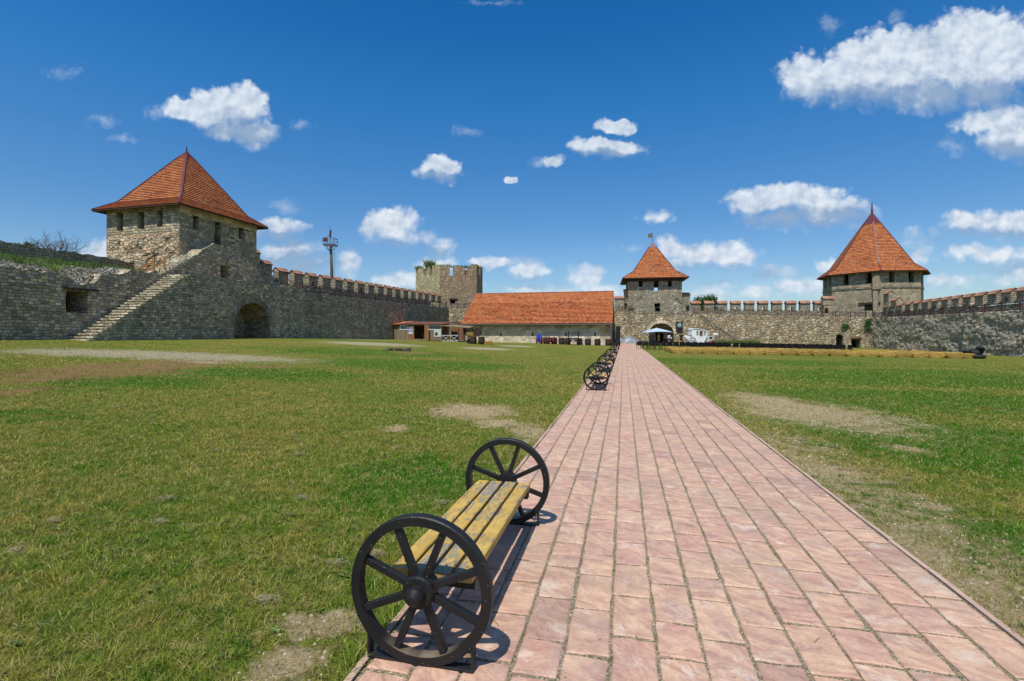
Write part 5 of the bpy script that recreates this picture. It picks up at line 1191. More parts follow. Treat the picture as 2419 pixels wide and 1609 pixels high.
# ------------------------------------------------------------------ wheel benches
def wheel_parts(root, y, rr, tilt, ro=.365, hub=.385, sgn=1):
    """a cart wheel in the plane across the path, at y along the bench; sgn = side its hub dome faces"""
    w_ = MB(); w_.ring((0, y, hub), ro, ro-.048, .058, 56); wo_ = w_.build('wheel', M['wheel'], root, smooth=False, local=True)
    s = MB()
    for k in range(8):
        a = R(tilt)+k*math.pi/4; c, s_ = math.cos(a), math.sin(a)
        s.bar((c*.06, y, hub+s_*.06), (c*(ro-.045), y, hub+s_*(ro-.045)), .036, .034, up=(-s_, 0, c))
    s.build('spokes', M['wheel'], wo_, local=True, bevel=.003)
    h = MB(); q = -sgn
    h.lathe([(.0, y-q*.05), (.078, y-q*.05), (.08, y-q*.035), (.08, y+q*.04), (.074, y+q*.05), (.048, y+q*.052), (.046, y+q*.075), (.043, y+q*.09), (.034, y+q*.105), (.018, y+q*.115), (.002, y+q*.118)], (0, 0, hub), 28, 'y')
    h.build('hub', M['wheel'], wo_, local=True, smooth=False)
    b = MB(); b.box((0, y, .022), (.55, .05, .034)); b.box((0, y+.02*q, .008), (.55, .09, .012))
    for sx in (-1, 1): b.box((sx*.27, y, .085), (.014, .045, .16))
    b.build('stand', M['black_iron'], root, local=True, bevel=.003)
def bench(name, label, tilt=22.5, group='wagon wheel benches along the path'):
    r = empty(name, (0, 0, 0), -PSI, label, 'bench', group); L = .925
    wheel_parts(r, -L, r, tilt, sgn=1); wheel_parts(r, L, r, tilt+4, sgn=-1)
    st_ = MB(); rr = random.Random(4)
    for k in range(4):
        x = -.174+k*.116; vs = []; n = 12; fs = []
        for i in range(n+1):
            y = -.80+1.60*i/n; ww = .0485+rr.uniform(-.0008, .0008); zt = .415+rr.uniform(-.0012, .0012)+(k % 2)*.002; yy = y+rr.uniform(-.008, .008) if i in (0, n) else y
            for dx_, z in ((-ww, zt-.045), (-ww, zt-.006), (-ww+.006, zt), (ww-.006, zt), (ww, zt-.006), (ww, zt-.045)): vs.append((x+dx_, yy, z))
        for i in range(n):
            for j in range(6): fs.append((i*6+j, i*6+(j+1) % 6, (i+1)*6+(j+1) % 6, (i+1)*6+j))
        fs += [tuple(range(6)), tuple(n*6+j for j in reversed(range(6)))]
        st_.add(vs, fs)
    st_.build('seat', M['peel'], r, local=True)
    b = MB()
    for y in (-.72, .72):
        for k in range(4): b.lathe([(.007, .4135), (.007, .4185), (.003, .4195)], (-.174+k*.116, y, 0), 8)
    b.build('bolts', M['steel'], r, local=True)
    b = MB()
    for y in (-.72, .72): b.box((0, y, .345), (.45, .07, .05))
    b.bar((0, -.93, .338), (0, .93, .338), .05, .04)
    b.build('support_beam', M['black_iron'], r, local=True, bevel=.004); return r
ba = Vector((-.448, 2.445)); b0 = bench('wheel_bench', 'nearest yellow slatted bench between two black wagon wheels, paint flaking off its seat')
bc = ba+PD*.925; b0.location = (bc.x, bc.y, .0)
# the seat rests on the paving at the left edge
b0.location.z = .004
b2 = bench('wheel_bench', 'second wagon wheel bench from the camera, at the left edge of the path', 0)
lab = ['second', 'third', 'fourth', 'fifth', 'sixth', 'seventh']
for i, y in enumerate((14.3, 21.2, 29.2, 42.0, 54.0, 66.0)):
    o = b2 if i == 0 else copy_tree(b2); a = -.80; x = a+TP*y; c = Vector((x, y))+PD*.925
    o.location = (c.x, c.y, g(c.x, c.y)+.012); o['label'] = '%s wagon wheel bench from the camera, at the left edge of the path' % lab[i]

# ------------------------------------------------------------------ shed
so = Vector(((945-1209.5)/FN*69.5, 69.5)); SF = Fr(so, so+Vector((1, -.09))); gs_ = g(so.x, so.y)
sh = empty('wooden_shed', (so.x, so.y, gs_), 0, 'weathered plank shed with open double doors and white lattice windows, by the left curtain wall', 'shed')
a = SF.at; ze = SF.zat(3, 766.5); zb = gs_-.1
SW = a(1044.5); s1, s2 = a(978), a(1006)
wins = [rect(a(946), SF.zat(0, 778.5), a(962), SF.zat(0, 769.5)), rect(a(1014.5), SF.zat(5, 778.8), a(1042), SF.zat(5, 769.3))]
mb = MB(); prism(mb, SF, [(0, zb), (s1, zb), (s1, ze-.15), (s2, ze-.15), (s2, zb), (SW, zb), (SW, ze), (0, ze)], wins, 0, .08); mb.build('front_wall', M['planks'], sh)
lc = Vector(((918.5-1209.5)/FN*71.5, 71.5)); f = Fr(lc, so); mb = MB(); prism(mb, f, rect(0, zb, f.L, ze+.02), (), 0, .08); mb.build('angled_wall', M['planks'], sh)
f = Fr(SF.p(SW, 0)[:2], SF.p(SW, 0, 3.4)[:2]); mb = MB(); prism(mb, f, rect(0, zb, f.L, ze), (), 0, .08); mb.build('side_wall', M['planks_warm'], sh)
mb = MB(); prism(mb, SF, rect(0, zb, SW, ze), (), 3.4, 3.5); mb.build('rear_wall', M['planks_warm'], sh)
mb = MB()   # roof
def slab(mb, pts, th=.06, uv=None):
    n = len(pts); lo = [(x, y, z-th) for x, y, z in pts]
    mb.add(list(pts)+lo, [tuple(range(n))]+[tuple(range(2*n-1, n-1, -1))]+[(i, (i+1) % n, n+(i+1) % n, n+i) for i in range(n)])
slab(mb, [SF.p(-.05, ze+.05, -.35), SF.p(SW+.3, ze+.05, -.35), SF.p(SW+1.1, ze+.42, 3.6), SF.p(-.05, ze+.5, 3.6)]); mb.build('roof', M['brown_roof'], sh)
mb = MB(); slab(mb, [(*(lc-f.d*0+Vector((-.25, -.3))), ze+.04), SF.p(-.04, ze+.09, -.35), SF.p(1.2, ze+.56, 3.6), SF.p(-.9, ze+.5, 3.6)]); mb.build('orange_roof', M['orange_roof'], sh)
for (x0, x1, i) in ((945.5, 962.5, 0), (1014, 1042.5, 1)):   # lattice windows
    p0, p1 = a(x0), a(x1); zt_, zb_ = SF.zat(3, 769.2), SF.zat(3, 779); fm = MB(); q = lambda s, z, t=-.03: SF.p(s, z, t)
    for (s_0, z_0, s_1, z_1) in ((p0, zt_, p1, zt_), (p0, zb_, p1, zb_), (p0, zb_, p0, zt_), (p1, zb_, p1, zt_)): fm.bar(q(s_0, z_0), q(s_1, z_1), .09, .05, up=(0, 1, 0))
    h = zt_-zb_; s = p0-h
    while s < p1:
        for dr in (0, 1):
            A, B = (s, s+h) if dr == 0 else (s+h, s); lo, hi = max(p0, min(A, B)), min(p1, max(A, B))
            if hi-lo > .03:
                zz = lambda x: zb_+(x-A)/(B-A)*h
                fm.bar(q(lo, zz(lo), -.02-.01*dr), q(hi, zz(hi), -.02-.01*dr), .024, .02, up=(0, 1, 0))
        s += .24
    fm.build('lattice_window', M['white'], sh)
def posterm(name, kind):
    m, k, b = mat(name); uv = k.n('ShaderNodeUVMap').outputs[0]; u, v, _ = k.sep(uv)
    n1, _ = k.noise(k.v('MULTIPLY', uv, (1, 1, 1)), 5, 4, .6)
    if kind == 0:
        c = k.ramp(v, [(0, (.62, .60, .6)), (.25, (.62, .6, .6)), (.26, (.2, .22, .4)), (.6, (.42, .44, .6)), (.72, (.08, .12, .45)), (.9, (.30, .30, .12)), (1, (.32, .3, .1))], 'LINEAR')
    elif kind == 1:
        c = k.mix(k.smooth(k.v('LENGTH', k.v('MULTIPLY', k.v('SUBTRACT', uv, (.34, .42, 0)), (1/.24, 1/.34, 1))), 1.1, .75), (.50, .62, .50), (.02, .03, .04))
        c = k.mix(k.m('MULTIPLY', k.m('LESS_THAN', v, .17), 1), c, (.60, .5, .48))
    else:
        c = k.mix(k.smooth(k.v('LENGTH', k.v('MULTIPLY', k.v('SUBTRACT', uv, (.5, .72, 0)), (1/.42, 1/.26, 1))), 1.15, .6), (.015, .017, .02), (.16, .36, .36))
    c = k.mix(k.m('MULTIPLY', k.smooth(n1, .5, .65), .35), c, (.5, .52, .5)) if kind != 2 else k.mix(k.m('MULTIPLY', k.smooth(n1, .55, .62), k.m('GREATER_THAN', v, .5)), c, (.35, .6, .62))
    k.put(b.inputs['Base Color'], c); b.inputs['Roughness'].default_value = .35; return m
def panel(fr, s0, z0, s1, z1, t, th, m, name, parent):
    mb = MB(); mb.add([fr.p(s0, z0, t), fr.p(s1, z0, t), fr.p(s1, z1, t), fr.p(s0, z1, t), fr.p(s0, z0, t+th), fr.p(s1, z0, t+th), fr.p(s1, z1, t+th), fr.p(s0, z1, t+th)],
        [(0, 1, 2, 3), (4, 7, 6, 5), (0, 4, 5, 1), (1, 5, 6, 2), (2, 6, 7, 3), (3, 7, 4, 0)], [[(0, 0), (1, 0), (1, 1), (0, 1)]]+[[(0, 0)]*4]*5)
    return mb.build(name, m, parent)
M['poster_a'], M['poster_b'], M['board'] = posterm('poster_blue_figure', 0), posterm('poster_dark_figure', 1), posterm('info_board_picture', 2)
# door leaves folded open against the wall
for (x0, x1, t, nm) in ((964, 978, -.12, 0), (1006, 1013.5, -.45, 1)):
    dl = MB(); p0, p1 = a(x0), a(x1); z0_, z1_ = SF.zat(3, 803.5), SF.zat(3, 768)
    prism(dl, SF, rect(p0, z0_, p1, z1_), (), t, t+.04); d_ = dl.build('door', M['planks_warm'], sh)
    fm = MB(); q = lambda s, z: SF.p(s, z, t-.02)
    for A, B in (((p0, z0_), (p0, z1_)), ((p1, z0_), (p1, z1_)), ((p0, z1_), (p1, z1_)), ((p0, z0_), (p1, z0_)), ((p0+.15, z0_), (p1, z0_+.8))): fm.bar(q(*A), q(*B), .09, .04, up=(0, 1, 0))
    fm.build('door_frame', M['wood_new'], d_)
    if nm == 0:
        po_ = panel(SF, a(965.8), SF.zat(3, 789.5), a(976), SF.zat(3, 770), t-.05, .02, M['poster_a'], 'poster', d_)
po_ = panel(SF, a(1025.4), SF.zat(5, 796), a(1042), SF.zat(5, 780), -.05, .02, M['poster_b'], 'poster', sh)
mb = MB(); prism(mb, SF, rect(s1, zb, s2, zb+.22), (), -.5, 0); mb.build('door_step', M['planks'], sh)
# porch beside it
ax_, ax2 = SW+.05, SF.at(1084.5); aw = MB(); s3 = SF.at(1113)
slab(aw, [SF.p(SW-.2, ze-.12, -.6), SF.p(s3, ze-.48, -.9), SF.p(s3, ze-.2, 2.4), SF.p(SW-.2, ze+.1, 3.0)], .08); pr_ = aw.build('porch_roof', M['planks'], sh)
mb = MB(); z1_ = SF.zat(6, 792.3); zq = gs_-.22
for (s, t, hh) in ((SW+.1, -.5, z1_), (SF.at(1063), -.5, ze-.2), (ax2, -.5, z1_+.9), (SF.at(1099), -.4, ze-.42), (SF.at(1110.5), -.8, ze-.45), (SF.at(1110.5), 2, ze-.3)):
    m_ = MB(); m_.bar(SF.p(s, zq, t), SF.p(s, hh, t), .09, .09, up=(1, 0, 0)); m_.build('porch_post', M['wood_dark' if hh > z1_+.5 else 'planks'], sh)
def xrail(p, q, h, mt, nm='cross_railing'):
    p, q = Vector(p), Vector(q); m_ = MB(); H = Vector((0, 0, h)); m_.bar(p+H, q+H, .07, .06); m_.bar(p+H*.02, q+H*.02, .07, .06)
    m_.bar(p, q+H, .07, .035); m_.bar(p+H, q+Vector((0, 0, 0)), .07, .034); m_.build(nm, M[mt], sh)
hR = z1_-zq-.05; P3 = [SF.p(s, zq+.05, -.5) for s in (SW+.1, SF.at(1063.5), ax2)]
xrail(P3[0], P3[1], hR, 'white'); xrail(P3[1], P3[2], hR, 'white'); xrail(P3[2], SF.p(SF.at(1098), zq+.05, -.3), hR, 'steel'); xrail(SF.p(SF.at(1098), zq+.05, -.3), SF.p(SF.at(1110), zq+.05, -.7), hR, 'planks')
mb = MB(); slab(mb, [SF.p(SW+.3, ze+.45, 4.2), SF.p(SW+2.6, ze+.28, 4.2), SF.p(SW+2.6, ze+.28, 6.4), SF.p(SW-.5, ze+.5, 6.4)], .1); mb.build('rear_lean_to_roof', M['wood_dark'], sh)
mb = MB(); prism(mb, SF, rect(SW+.3, zb, SW+3.0, ze+.2), (), 4.3, 4.4); mb.build('rear_lean_to_wall', M['planks_warm'], sh)

# ------------------------------------------------------------------ barrels, straw
def barrel_mesh(name, lying=False, r=.36, h=.88):
    prof = [(r*.86*.96, -h/2+.03), (r*.86, -h/2+.03), (r*.86, -h/2), (r*.9, -h/2), (r*.94, -h/4*1.3), (r*1.0, -h/8), (r*1.0, h/8), (r*.94, h/4*1.3), (r*.9, h/2), (r*.86, h/2), (r*.86*.96, h/2-.03)]
    m = MB(); m.lathe(prof, (0, 0, 0), 22)
    # uv: staves round, z up
    m.uv = []
    for f in m.f:
        pts = [m.v[i] for i in f]; an = [math.atan2(p[1], p[0]) for p in pts]
        if max(an)-min(an) > 3: an = [q if q > 0 else q+2*math.pi for q in an]
        m.uv.append([(q*r, p[2]) for q, p in zip(an, pts)] if len(f) == 4 else [(p[0], p[1]) for p in pts])
    hp = MB()
    for z, k in ((-.40*h, .925), (-.22*h, .99), (.22*h, .99), (.40*h, .925)):
        hp.lathe([(r*k-.02, z-.022), (r*k+.006, z-.022), (r*k+.006, z+.022), (r*k-.02, z+.022)], (0, 0, 0), 22)
    return m, hp
def barrel(label, group, lying=None, r=.36, h=.88):
    root = empty('barrel', (0, 0, 0), 0, label, 'barrel', group); m, hp = barrel_mesh('barrel', r=r, h=h)
    if lying: 
        def rt_(mb_): mb_.v = [(x, z, y) for x, y, z in mb_.v] if lying == 'y' else [(z, y, x) for x, y, z in mb_.v]
        rt_(m); rt_(hp); dz_ = r
    else: dz_ = h/2
    m.v = [(x, y, z+dz_) for x, y, z in m.v]; hp.v = [(x, y, z+dz_) for x, y, z in hp.v]
    m.build('staves', M['stave'], root, local=True, smooth=True); hp.build('hoops', M['black_iron'], root, local=True); return root
grp = 'dark barrels in a row before the barn'
pb = barrel('', grp, r=.42, h=.90); xs = [1290, 1309, 1326.5, 1341, 1369, 1389, 1411.5, 1437]
for i, px in enumerate(xs):
    o = pb if i == 0 else copy_tree(pb); s = LB.at(px, -.05); p = LB.p(s, 0, -.05); o.location = (p[0], p[1], g(p[0], p[1])); o.rotation_euler = (0, 0, i*1.3)
    o['label'] = '%s dark wooden barrel from the left in the row along the barn wall' % ordn(i+1)
for i, (px, py, yy_, lb) in enumerate(((1118, 816, 61, 'left dark barrel of the pair under a lying barrel, right of the shed'), (1137.5, 817.5, 60.4, 'right dark barrel of the pair under a lying barrel, right of the shed'))):
    x = yy_*(px-1209.5)/FN; o = barrel(lb, 'barrel pair by the shed', r=.41, h=.95); o.location = (x, yy_, g(x, yy_)); o.rotation_euler = (0, 0, i*2)
x = 61*(1128-1209.5)/FN; o = barrel('large dark barrel lying end-on on top of two upright barrels', None, 'y', r=.53, h=1.0); o.location = (x, 61.1, g(x, 61)+.92)
m = MB(); m.lathe([(.16, -.08), (.24, -.09), (.30, -.05), (.30, .05), (.24, .09), (.16, .08)], (0, 0, .3), 20, 'y'); o = m.build('tyre', M['c_black']); x = 61.5*(1108-1209.5)/FN; o.location = (x, 61.5, g(x, 61.5)); tag(o, 'black tyre standing against the barrels by the porch', 'tyre')
def bale_mesh(seed, L=1.2, W_=.52, H=.43):
    m = MB(); nx_, ny_, nz_ = 16, 7, 6; idx = {}; vs = []; fs = []
    def vid(i, j, k):
        if (i, j, k) not in idx:
            x, y, z = (i/nx_-.5)*L, (j/ny_-.5)*W_, k/nz_*H
            e = Vector((x/(L/2), y/(W_/2), (z-H/2)/(H/2))); q = Vector((x*3+seed*9, y*3, z*3))
            dl = mnoise.noise(q)*.035+mnoise.noise(q*4)*.028+mnoise.noise(q*9)*.018
            tie = -.022*math.exp(-((abs(x)-.2)/.03)**2)
            c = 1-.10*max(0, abs(e.x*e.z)-.35)-.07*max(0, abs(e.y*e.z)-.4)-.06*max(0, abs(e.x*e.y)-.5)
            v = Vector((x*c, y*c, (z-H/2)*c+H/2)); n_ = Vector((0 if i not in (0, nx_) else e.x, 0 if j not in (0, ny_) else e.y, 0 if k not in (0, nz_) else e.z)); 
            if n_.length > 0: v += n_.normalized()*(dl+tie)
            v.z = max(v.z, 0); idx[(i, j, k)] = len(vs); vs.append(tuple(v))
        return idx[(i, j, k)]
    for i in range(nx_):
        for j in range(ny_):
            for k in (0, nz_): fs.append((vid(i, j, k), vid(i+1, j, k), vid(i+1, j+1, k), vid(i, j+1, k)))
    for i in range(nx_):
        for k in range(nz_):
            for j in (0, ny_): fs.append((vid(i, j, k), vid(i+1, j, k), vid(i+1, j, k+1), vid(i, j, k+1)))
    for j in range(ny_):
        for k in range(nz_):
            for i in (0, nx_): fs.append((vid(i, j, k), vid(i, j+1, k), vid(i, j+1, k+1), vid(i, j, k+1)))
    m.add(vs, fs); rr = random.Random(seed)   # loose straws
    for _ in range(420):
        a_, b_, c_ = rr.uniform(-L/2, L/2), rr.choice((-W_/2, W_/2)) if rr.random() < .6 else rr.uniform(-W_/2, W_/2), rr.uniform(.02, H)
        if abs(b_) < W_/2-.01: c_ = H
        d = Vector((rr.uniform(-1, 1), rr.uniform(-1, 1), rr.uniform(-.6, 1))).normalized()*rr.uniform(.04, .1); p = Vector((a_*.97, b_, c_))
        m.add([tuple(p), tuple(p+Vector((.006, .004, .006))), tuple(p+d)], [(0, 1, 2)])
    return m
bales = [bale_mesh(s).build('straw_bale', M['hay'], local=True) for s in (1, 2, 3)]
used_b = set()
def place_bale(x, y, rz, label, group, dz=0):
    k = random.randrange(3); src = bales[k]
    if k in used_b: o = src.copy(); COL.objects.link(o)
    else: used_b.add(k); o = src
    o.location = (x, y, g(x, y)+dz-.01); o.rotation_euler = (0, 0, rz+random.choice((0, math.pi))); o.scale = (random.uniform(.94, 1.05), 1, random.uniform(.92, 1.06)); tag(o, label, 'straw bale', group)
FR_a, FR_b = Vector((14.6, 43.6)), Vector((37.6, 41.2)); BF = Fr(FR_a, FR_b); pitch = 1.30
for row in range(5):
    nb = 19; off_ = row*1.9
    for i in range(nb):
        s = i*pitch + random.uniform(-.03, .03)-off_*.0; x, y, _ = BF.p(s, 0, off_+random.uniform(-.08, .08)); x += off_*TP*.6
        place_bale(x, y, BF.ang+random.uniform(-.10, .10), 'straw bale, %s from the path in the %s row from the camera' % (ordn(i+1), ordn(row+1)), 'straw bales laid out in rows as seats')
for j in range(4):
    x, y, _ = BF.p(-.45, 0, 1.0+j*1.9); place_bale(x+(1+j*1.9)*TP*.6, y, BF.ang+math.pi/2, 'straw bale set lengthways, %s from the camera at the path side' % ordn(j+1), 'straw bales laid out in rows as seats')
x = 60.5*(1153-1209.5)/FN; place_bale(x, 60.5, .1, 'single straw bale lying on the grass right of the barrel stack', None)
x = 61.8*(1113.5-1209.5)/FN; place_bale(x, 62, .2, 'straw bale raised behind the left upright barrel, beside the lying barrel', None, .95)
# crate that carries it
m = MB(); m.box((x, 62, g(x, 62)+.46), (.9, .45, .92)); o = m.build('wooden_crate', M['planks_warm']); tag(o, 'brown wooden crate behind the left barrel, carrying a straw bale', 'crate')

# black cushions at the end of the bales
def cushion(seed):
    m = MB(); n1, n2 = 16, 12; vs = []
    for j in range(n2+1):
        for i in range(n1):
            ph_, th_ = math.pi*j/n2-math.pi/2, 2*math.pi*i/n1; c = abs(math.cos(ph_))**.6
            sq = lambda v: math.copysign(abs(v)**.7, v); x, y, z = sq(math.cos(th_))*c*.52, sq(math.sin(th_))*c*.34, math.sin(ph_)*.17
            w2_ = mnoise.noise(Vector((x*4+seed*7, y*4, z*6)))*.05; vs.append((x*(1+w2_), y*(1+w2_), z*(1+w2_*3)+.17))
    fs = [(j*n1+i, j*n1+(i+1) % n1, (j+1)*n1+(i+1) % n1, (j+1)*n1+i) for j in range(n2) for i in range(n1)]; m.add(vs, fs); return m.build('cushion', M['pillow'], local=True, smooth=True)
px_ = 41.0
for i, (px, yy_, dz_, rx, ry, lb) in enumerate(((2290, 41.3, 0, 0, .05, 'black cushion lying flat at the left foot of the cushion heap'), (2312, 41.0, 0, 0, 0, 'black cushion flat on the grass at the right front of the heap'), (2287, 41.9, .36, 0, .12, 'black cushion leaning left, middle layer of the heap'),
      (2300, 41.4, .42, .3, -.25, 'large black cushion on top of the left front ones'), (2313, 42.0, .50, .3, .8, 'black cushion propped steeply at the right of the heap'))):
    o = cushion(i); x = yy_*(px-1209.5)/FN; o.location = (x, yy_, g(x, yy_)+dz_); o.rotation_euler = (rx, ry, i*.4-.3); tag(o, lb, 'cushion', 'heap of black cushions at the end of the bales')

# ------------------------------------------------------------------ black chairs
def chair_mesh():
    m = MB()
    for sx in (-1, 1):
        m.tube([(sx*.22, -.24, 0), (sx*.2, -.2, .42)], .016, 5); m.tube([(sx*.21, .26, 0), (sx*.2, .2, .45), (sx*.21, .27, .84)], .016, 5)
        m.tube([(sx*.24, -.2, .44), (sx*.26, -.18, .66), (sx*.25, .22, .66)], .018, 5)
    m.box((0, 0, .44), (.44, .44, .035))
    vs = []; n = 6
    for j in range(4):
        for i in range(n+1):
            x = -.22+.44*i/n; z = .48+.36*j/3; vs.append((x, .20+.07*j/3+.05*(1-(x/.22)**2), z+(.085*(1-abs(x/.22)**2.4)-.03 if j == 3 else 0)))
    k = len(vs); vs += [(x, y+.02, z) for x, y, z in vs]
    fs = [(j*(n+1)+i, j*(n+1)+i+1, (j+1)*(n+1)+i+1, (j+1)*(n+1)+i) for j in range(3) for i in range(n)]; fs += [tuple(k+q for q in reversed(f)) for f in fs]
    m.add(vs, fs); return m
ch0 = chair_mesh().build('chair', M['chair'], local=True); first = True
CF = Fr(Vector((14.35, 53.6)), Vector((14.35, 53.6))+PP)
for row in range(3):
    for i in range(31):
        if row == 2 and i > 24: continue
        s = i*.64+(.0 if row == 0 else .22*row)+random.uniform(-.03, .03)+(.35 if i > 14 else 0)-(.9 if row > 0 else 0); x, y, _ = CF.p(s, 0, row*1.05+random.uniform(-.04, .04))
        o = ch0 if first else ch0.copy(); 
        if not first: COL.objects.link(o)
        first = False; o.location = (x, y, g(x, y)); o.rotation_euler = (0, 0, CF.ang+math.pi+random.uniform(-.08, .08))
        tag(o, 'black plastic armchair, %s from the path in the %s row counted from the straw bales' % (ordn(i+1), ordn(row+1)), 'chair', 'black chairs in rows before the gate')

# ------------------------------------------------------------------ carriage
cy = 73.0; cx0 = cy*(1650-1209.5)/FN; cz = .33
kr = empty('white_carriage', (cx0, cy, cz), 0, 'white horse carriage with glazed closed cabin, parked before the gate wall', 'carriage'); SC = cy/FN
def cpx(px): return (px-1480)/8.42+1480
CX = lambda qx: ((qx/8.42+1480)-1209.5)*SC - cx0+ cx0     # crop pixel -> world x at depth cy
CZ = lambda qy: EYE-((qy/8.42+740)-790)*SC
side_ = [(1345, 330), (1560, 350), (1585, 385), (1555, 480), (1500, 585), (1375, 585), (1330, 500), (1255, 430), (1258, 325)]
fc = Fr((0, cy-.75), (1, cy-.75)); pts = [(CX(x), CZ(y)) for x, y in side_]
wn_ = [rect(CX(1352), CZ(442), CX(1393), CZ(352)), rect(CX(1413), CZ(455), CX(1478), CZ(356)), rect(CX(1497), CZ(445), CX(1536), CZ(370))]
mb = MB(); prism(mb, fc, pts[::-1], [w__[::-1] for w__ in wn_], 0, .06); prism(mb, fc, pts[::-1], (), 1.3, 1.36)
n_ = len(pts)
for i in range(n_):
    p, q = pts[i], pts[(i+1) % n_]; mb.add([(p[0], cy-.69, p[1]), (q[0], cy-.69, q[1]), (q[0], cy+.55, q[1]), (p[0], cy+.55, p[1])], [(0, 1, 2, 3)])
cab = mb.build('cabin', M['white'], kr)
mb = MB(); rp = [(CX(1250), CZ(330)), (CX(1300), CZ(312)), (CX(1390), CZ(316)), (CX(1500), CZ(345)), (CX(1590), CZ(382)), (CX(1588), CZ(372)), (CX(1500), CZ(332)), (CX(1390), CZ(304)), (CX(1300), CZ(302)), (CX(1252), CZ(318))]
prism(mb, Fr((0, cy-.82), (1, cy-.82)), rp, (), 0, 1.5); mb.build('roof', M['white'], kr)
for i, w__ in enumerate(wn_):
    mb = MB(); prism(mb, fc, w__, (), .09, .1); mb.build('window' if i != 1 else 'door_window', M['dark' if i != 1 else 'cloth_curtain'], kr)
    if i != 1:
        mb = MB(); s0, z0_ = w__[0]; s1_, z1_ = w__[2]
        for k in range(5): mb.bar((s0+(s1_-s0)*(k+.5)/5, cy-.70, z0_), (s0+(s1_-s0)*((k*3+1) % 5+.5)/5, cy-.70, z1_), .02, .02)
        mb.build('lace_curtain', M['c_white'], kr)
mb = MB(); x0, x1 = CX(1402), CX(1490)
for (a0, b0, a1, b1) in ((x0, CZ(575), x0, CZ(345)), (x1, CZ(575), x1, CZ(350)), (x0, CZ(575), x1, CZ(575)), (x0, CZ(465), x1, CZ(465))): mb.bar((a0, cy-.765, b0), (a1, cy-.765, b1), .035, .035, up=(0, 1, 0))
mb.build('door', M['white'], kr)
def spoked(root, c, ro, mt, n=12, name='wheel', wd=.06, sw=.03):
    w__ = MB(); w__.ring(c, ro, ro*.88, wd, 28); o = w__.build(name, M[mt], root); s = MB()
    for k in range(n): a = 2*math.pi*k/n; s.bar(c, (c[0]+math.cos(a)*ro*.9, c[1], c[2]+math.sin(a)*ro*.9), sw, sw, up=(0, 1, 0))
    s.lathe([(.0, -.08), (ro*.16, -.06), (ro*.16, .06), (0, .08)], c, 10, 'y'); s.build('spokes', M[mt], o)
rw = 8.5*SC
for yy_ in (cy-.85, cy+.6): spoked(kr, (CX(1278), yy_, CZ(528)), rw, 'white', 14)
for yy_ in (cy-.7, cy+.5): spoked(kr, (CX(1600), yy_, CZ(560)), rw*.55, 'white', 10)
mb = MB(); zc = CZ(575); mb.bar((CX(1190), cy-.1, zc+.1), (CX(1650), cy-.1, zc+.1), .1, .12); mb.tube([(CX(1270), cy-.8, CZ(528)), (CX(1270), cy+.6, CZ(528))], .05); mb.tube([(CX(1600), cy-.7, CZ(560)), (CX(1600), cy+.5, CZ(560))], .05)
mb.bar((CX(1190), cy-.1, zc+.1), (CX(1170), cy-.1, CZ(500)), .08, .08); mb.build('undercarriage', M['white'], kr)
mb = MB(); prism(mb, Fr((0, cy-.5), (1, cy-.5)), [(CX(1155), CZ(500)), (CX(1200), CZ(520)), (CX(1235), CZ(500)), (CX(1235), CZ(455)), (CX(1190), CZ(445)), (CX(1150), CZ(465))], (), 0, .9); mb.build('rear_trunk', M['white'], kr)
mb = MB(); mb.tube([(CX(1560), cy-.3, CZ(515)), (CX(1580), cy-.3, CZ(460)), (CX(1600), cy-.3, CZ(460))], .05); mb.bar((CX(1590), cy-.1, CZ(505)), (CX(1690), cy-.1, CZ(525)), .9, .05); mb.bar((CX(1680), cy-.1, CZ(525)), (CX(1705), cy-.1, CZ(458)), .9, .05)
mb.bar((CX(1630), cy-.1, CZ(462)), (CX(1702), cy-.1, CZ(458)), .9, .05); mb.bar((CX(1605), cy-.1, CZ(505)), (CX(1612), cy-.1, CZ(450)), .85, .05); mb.build('driver_seat', M['white'], kr)
mb = MB(); mb.box((CX(1655), cy-.1, CZ(495)), (.35, .6, .18)); mb.build('seat_cushion', M['c_black'], kr)
# low green trolley it stands on
tx = (CX(1130)+CX(1560))/2; tw_ = CX(1560)-CX(1130); gz_ = g(tx, cy); zz_ = CZ(528)-rw
tr_ = empty('green_trolley', (tx, cy, gz_), 0, 'low dark green platform frame under the white carriage', 'platform'); mb = MB(); mb.box((tx, cy-.1, zz_-.05), (tw_, 2.0, .09)); mb.build('deck', M['green_frame'], tr_)
mb = MB(); 
for k in range(6):
    for yy_ in (cy-1.0, cy+.8): mb.bar((tx-tw_/2+.1+k*(tw_-.2)/5, yy_, gz_), (tx-tw_/2+.1+k*(tw_-.2)/5, yy_, zz_-.05), .07, .07, up=(1, 0, 0))
mb.build('legs', M['green_frame'], tr_)

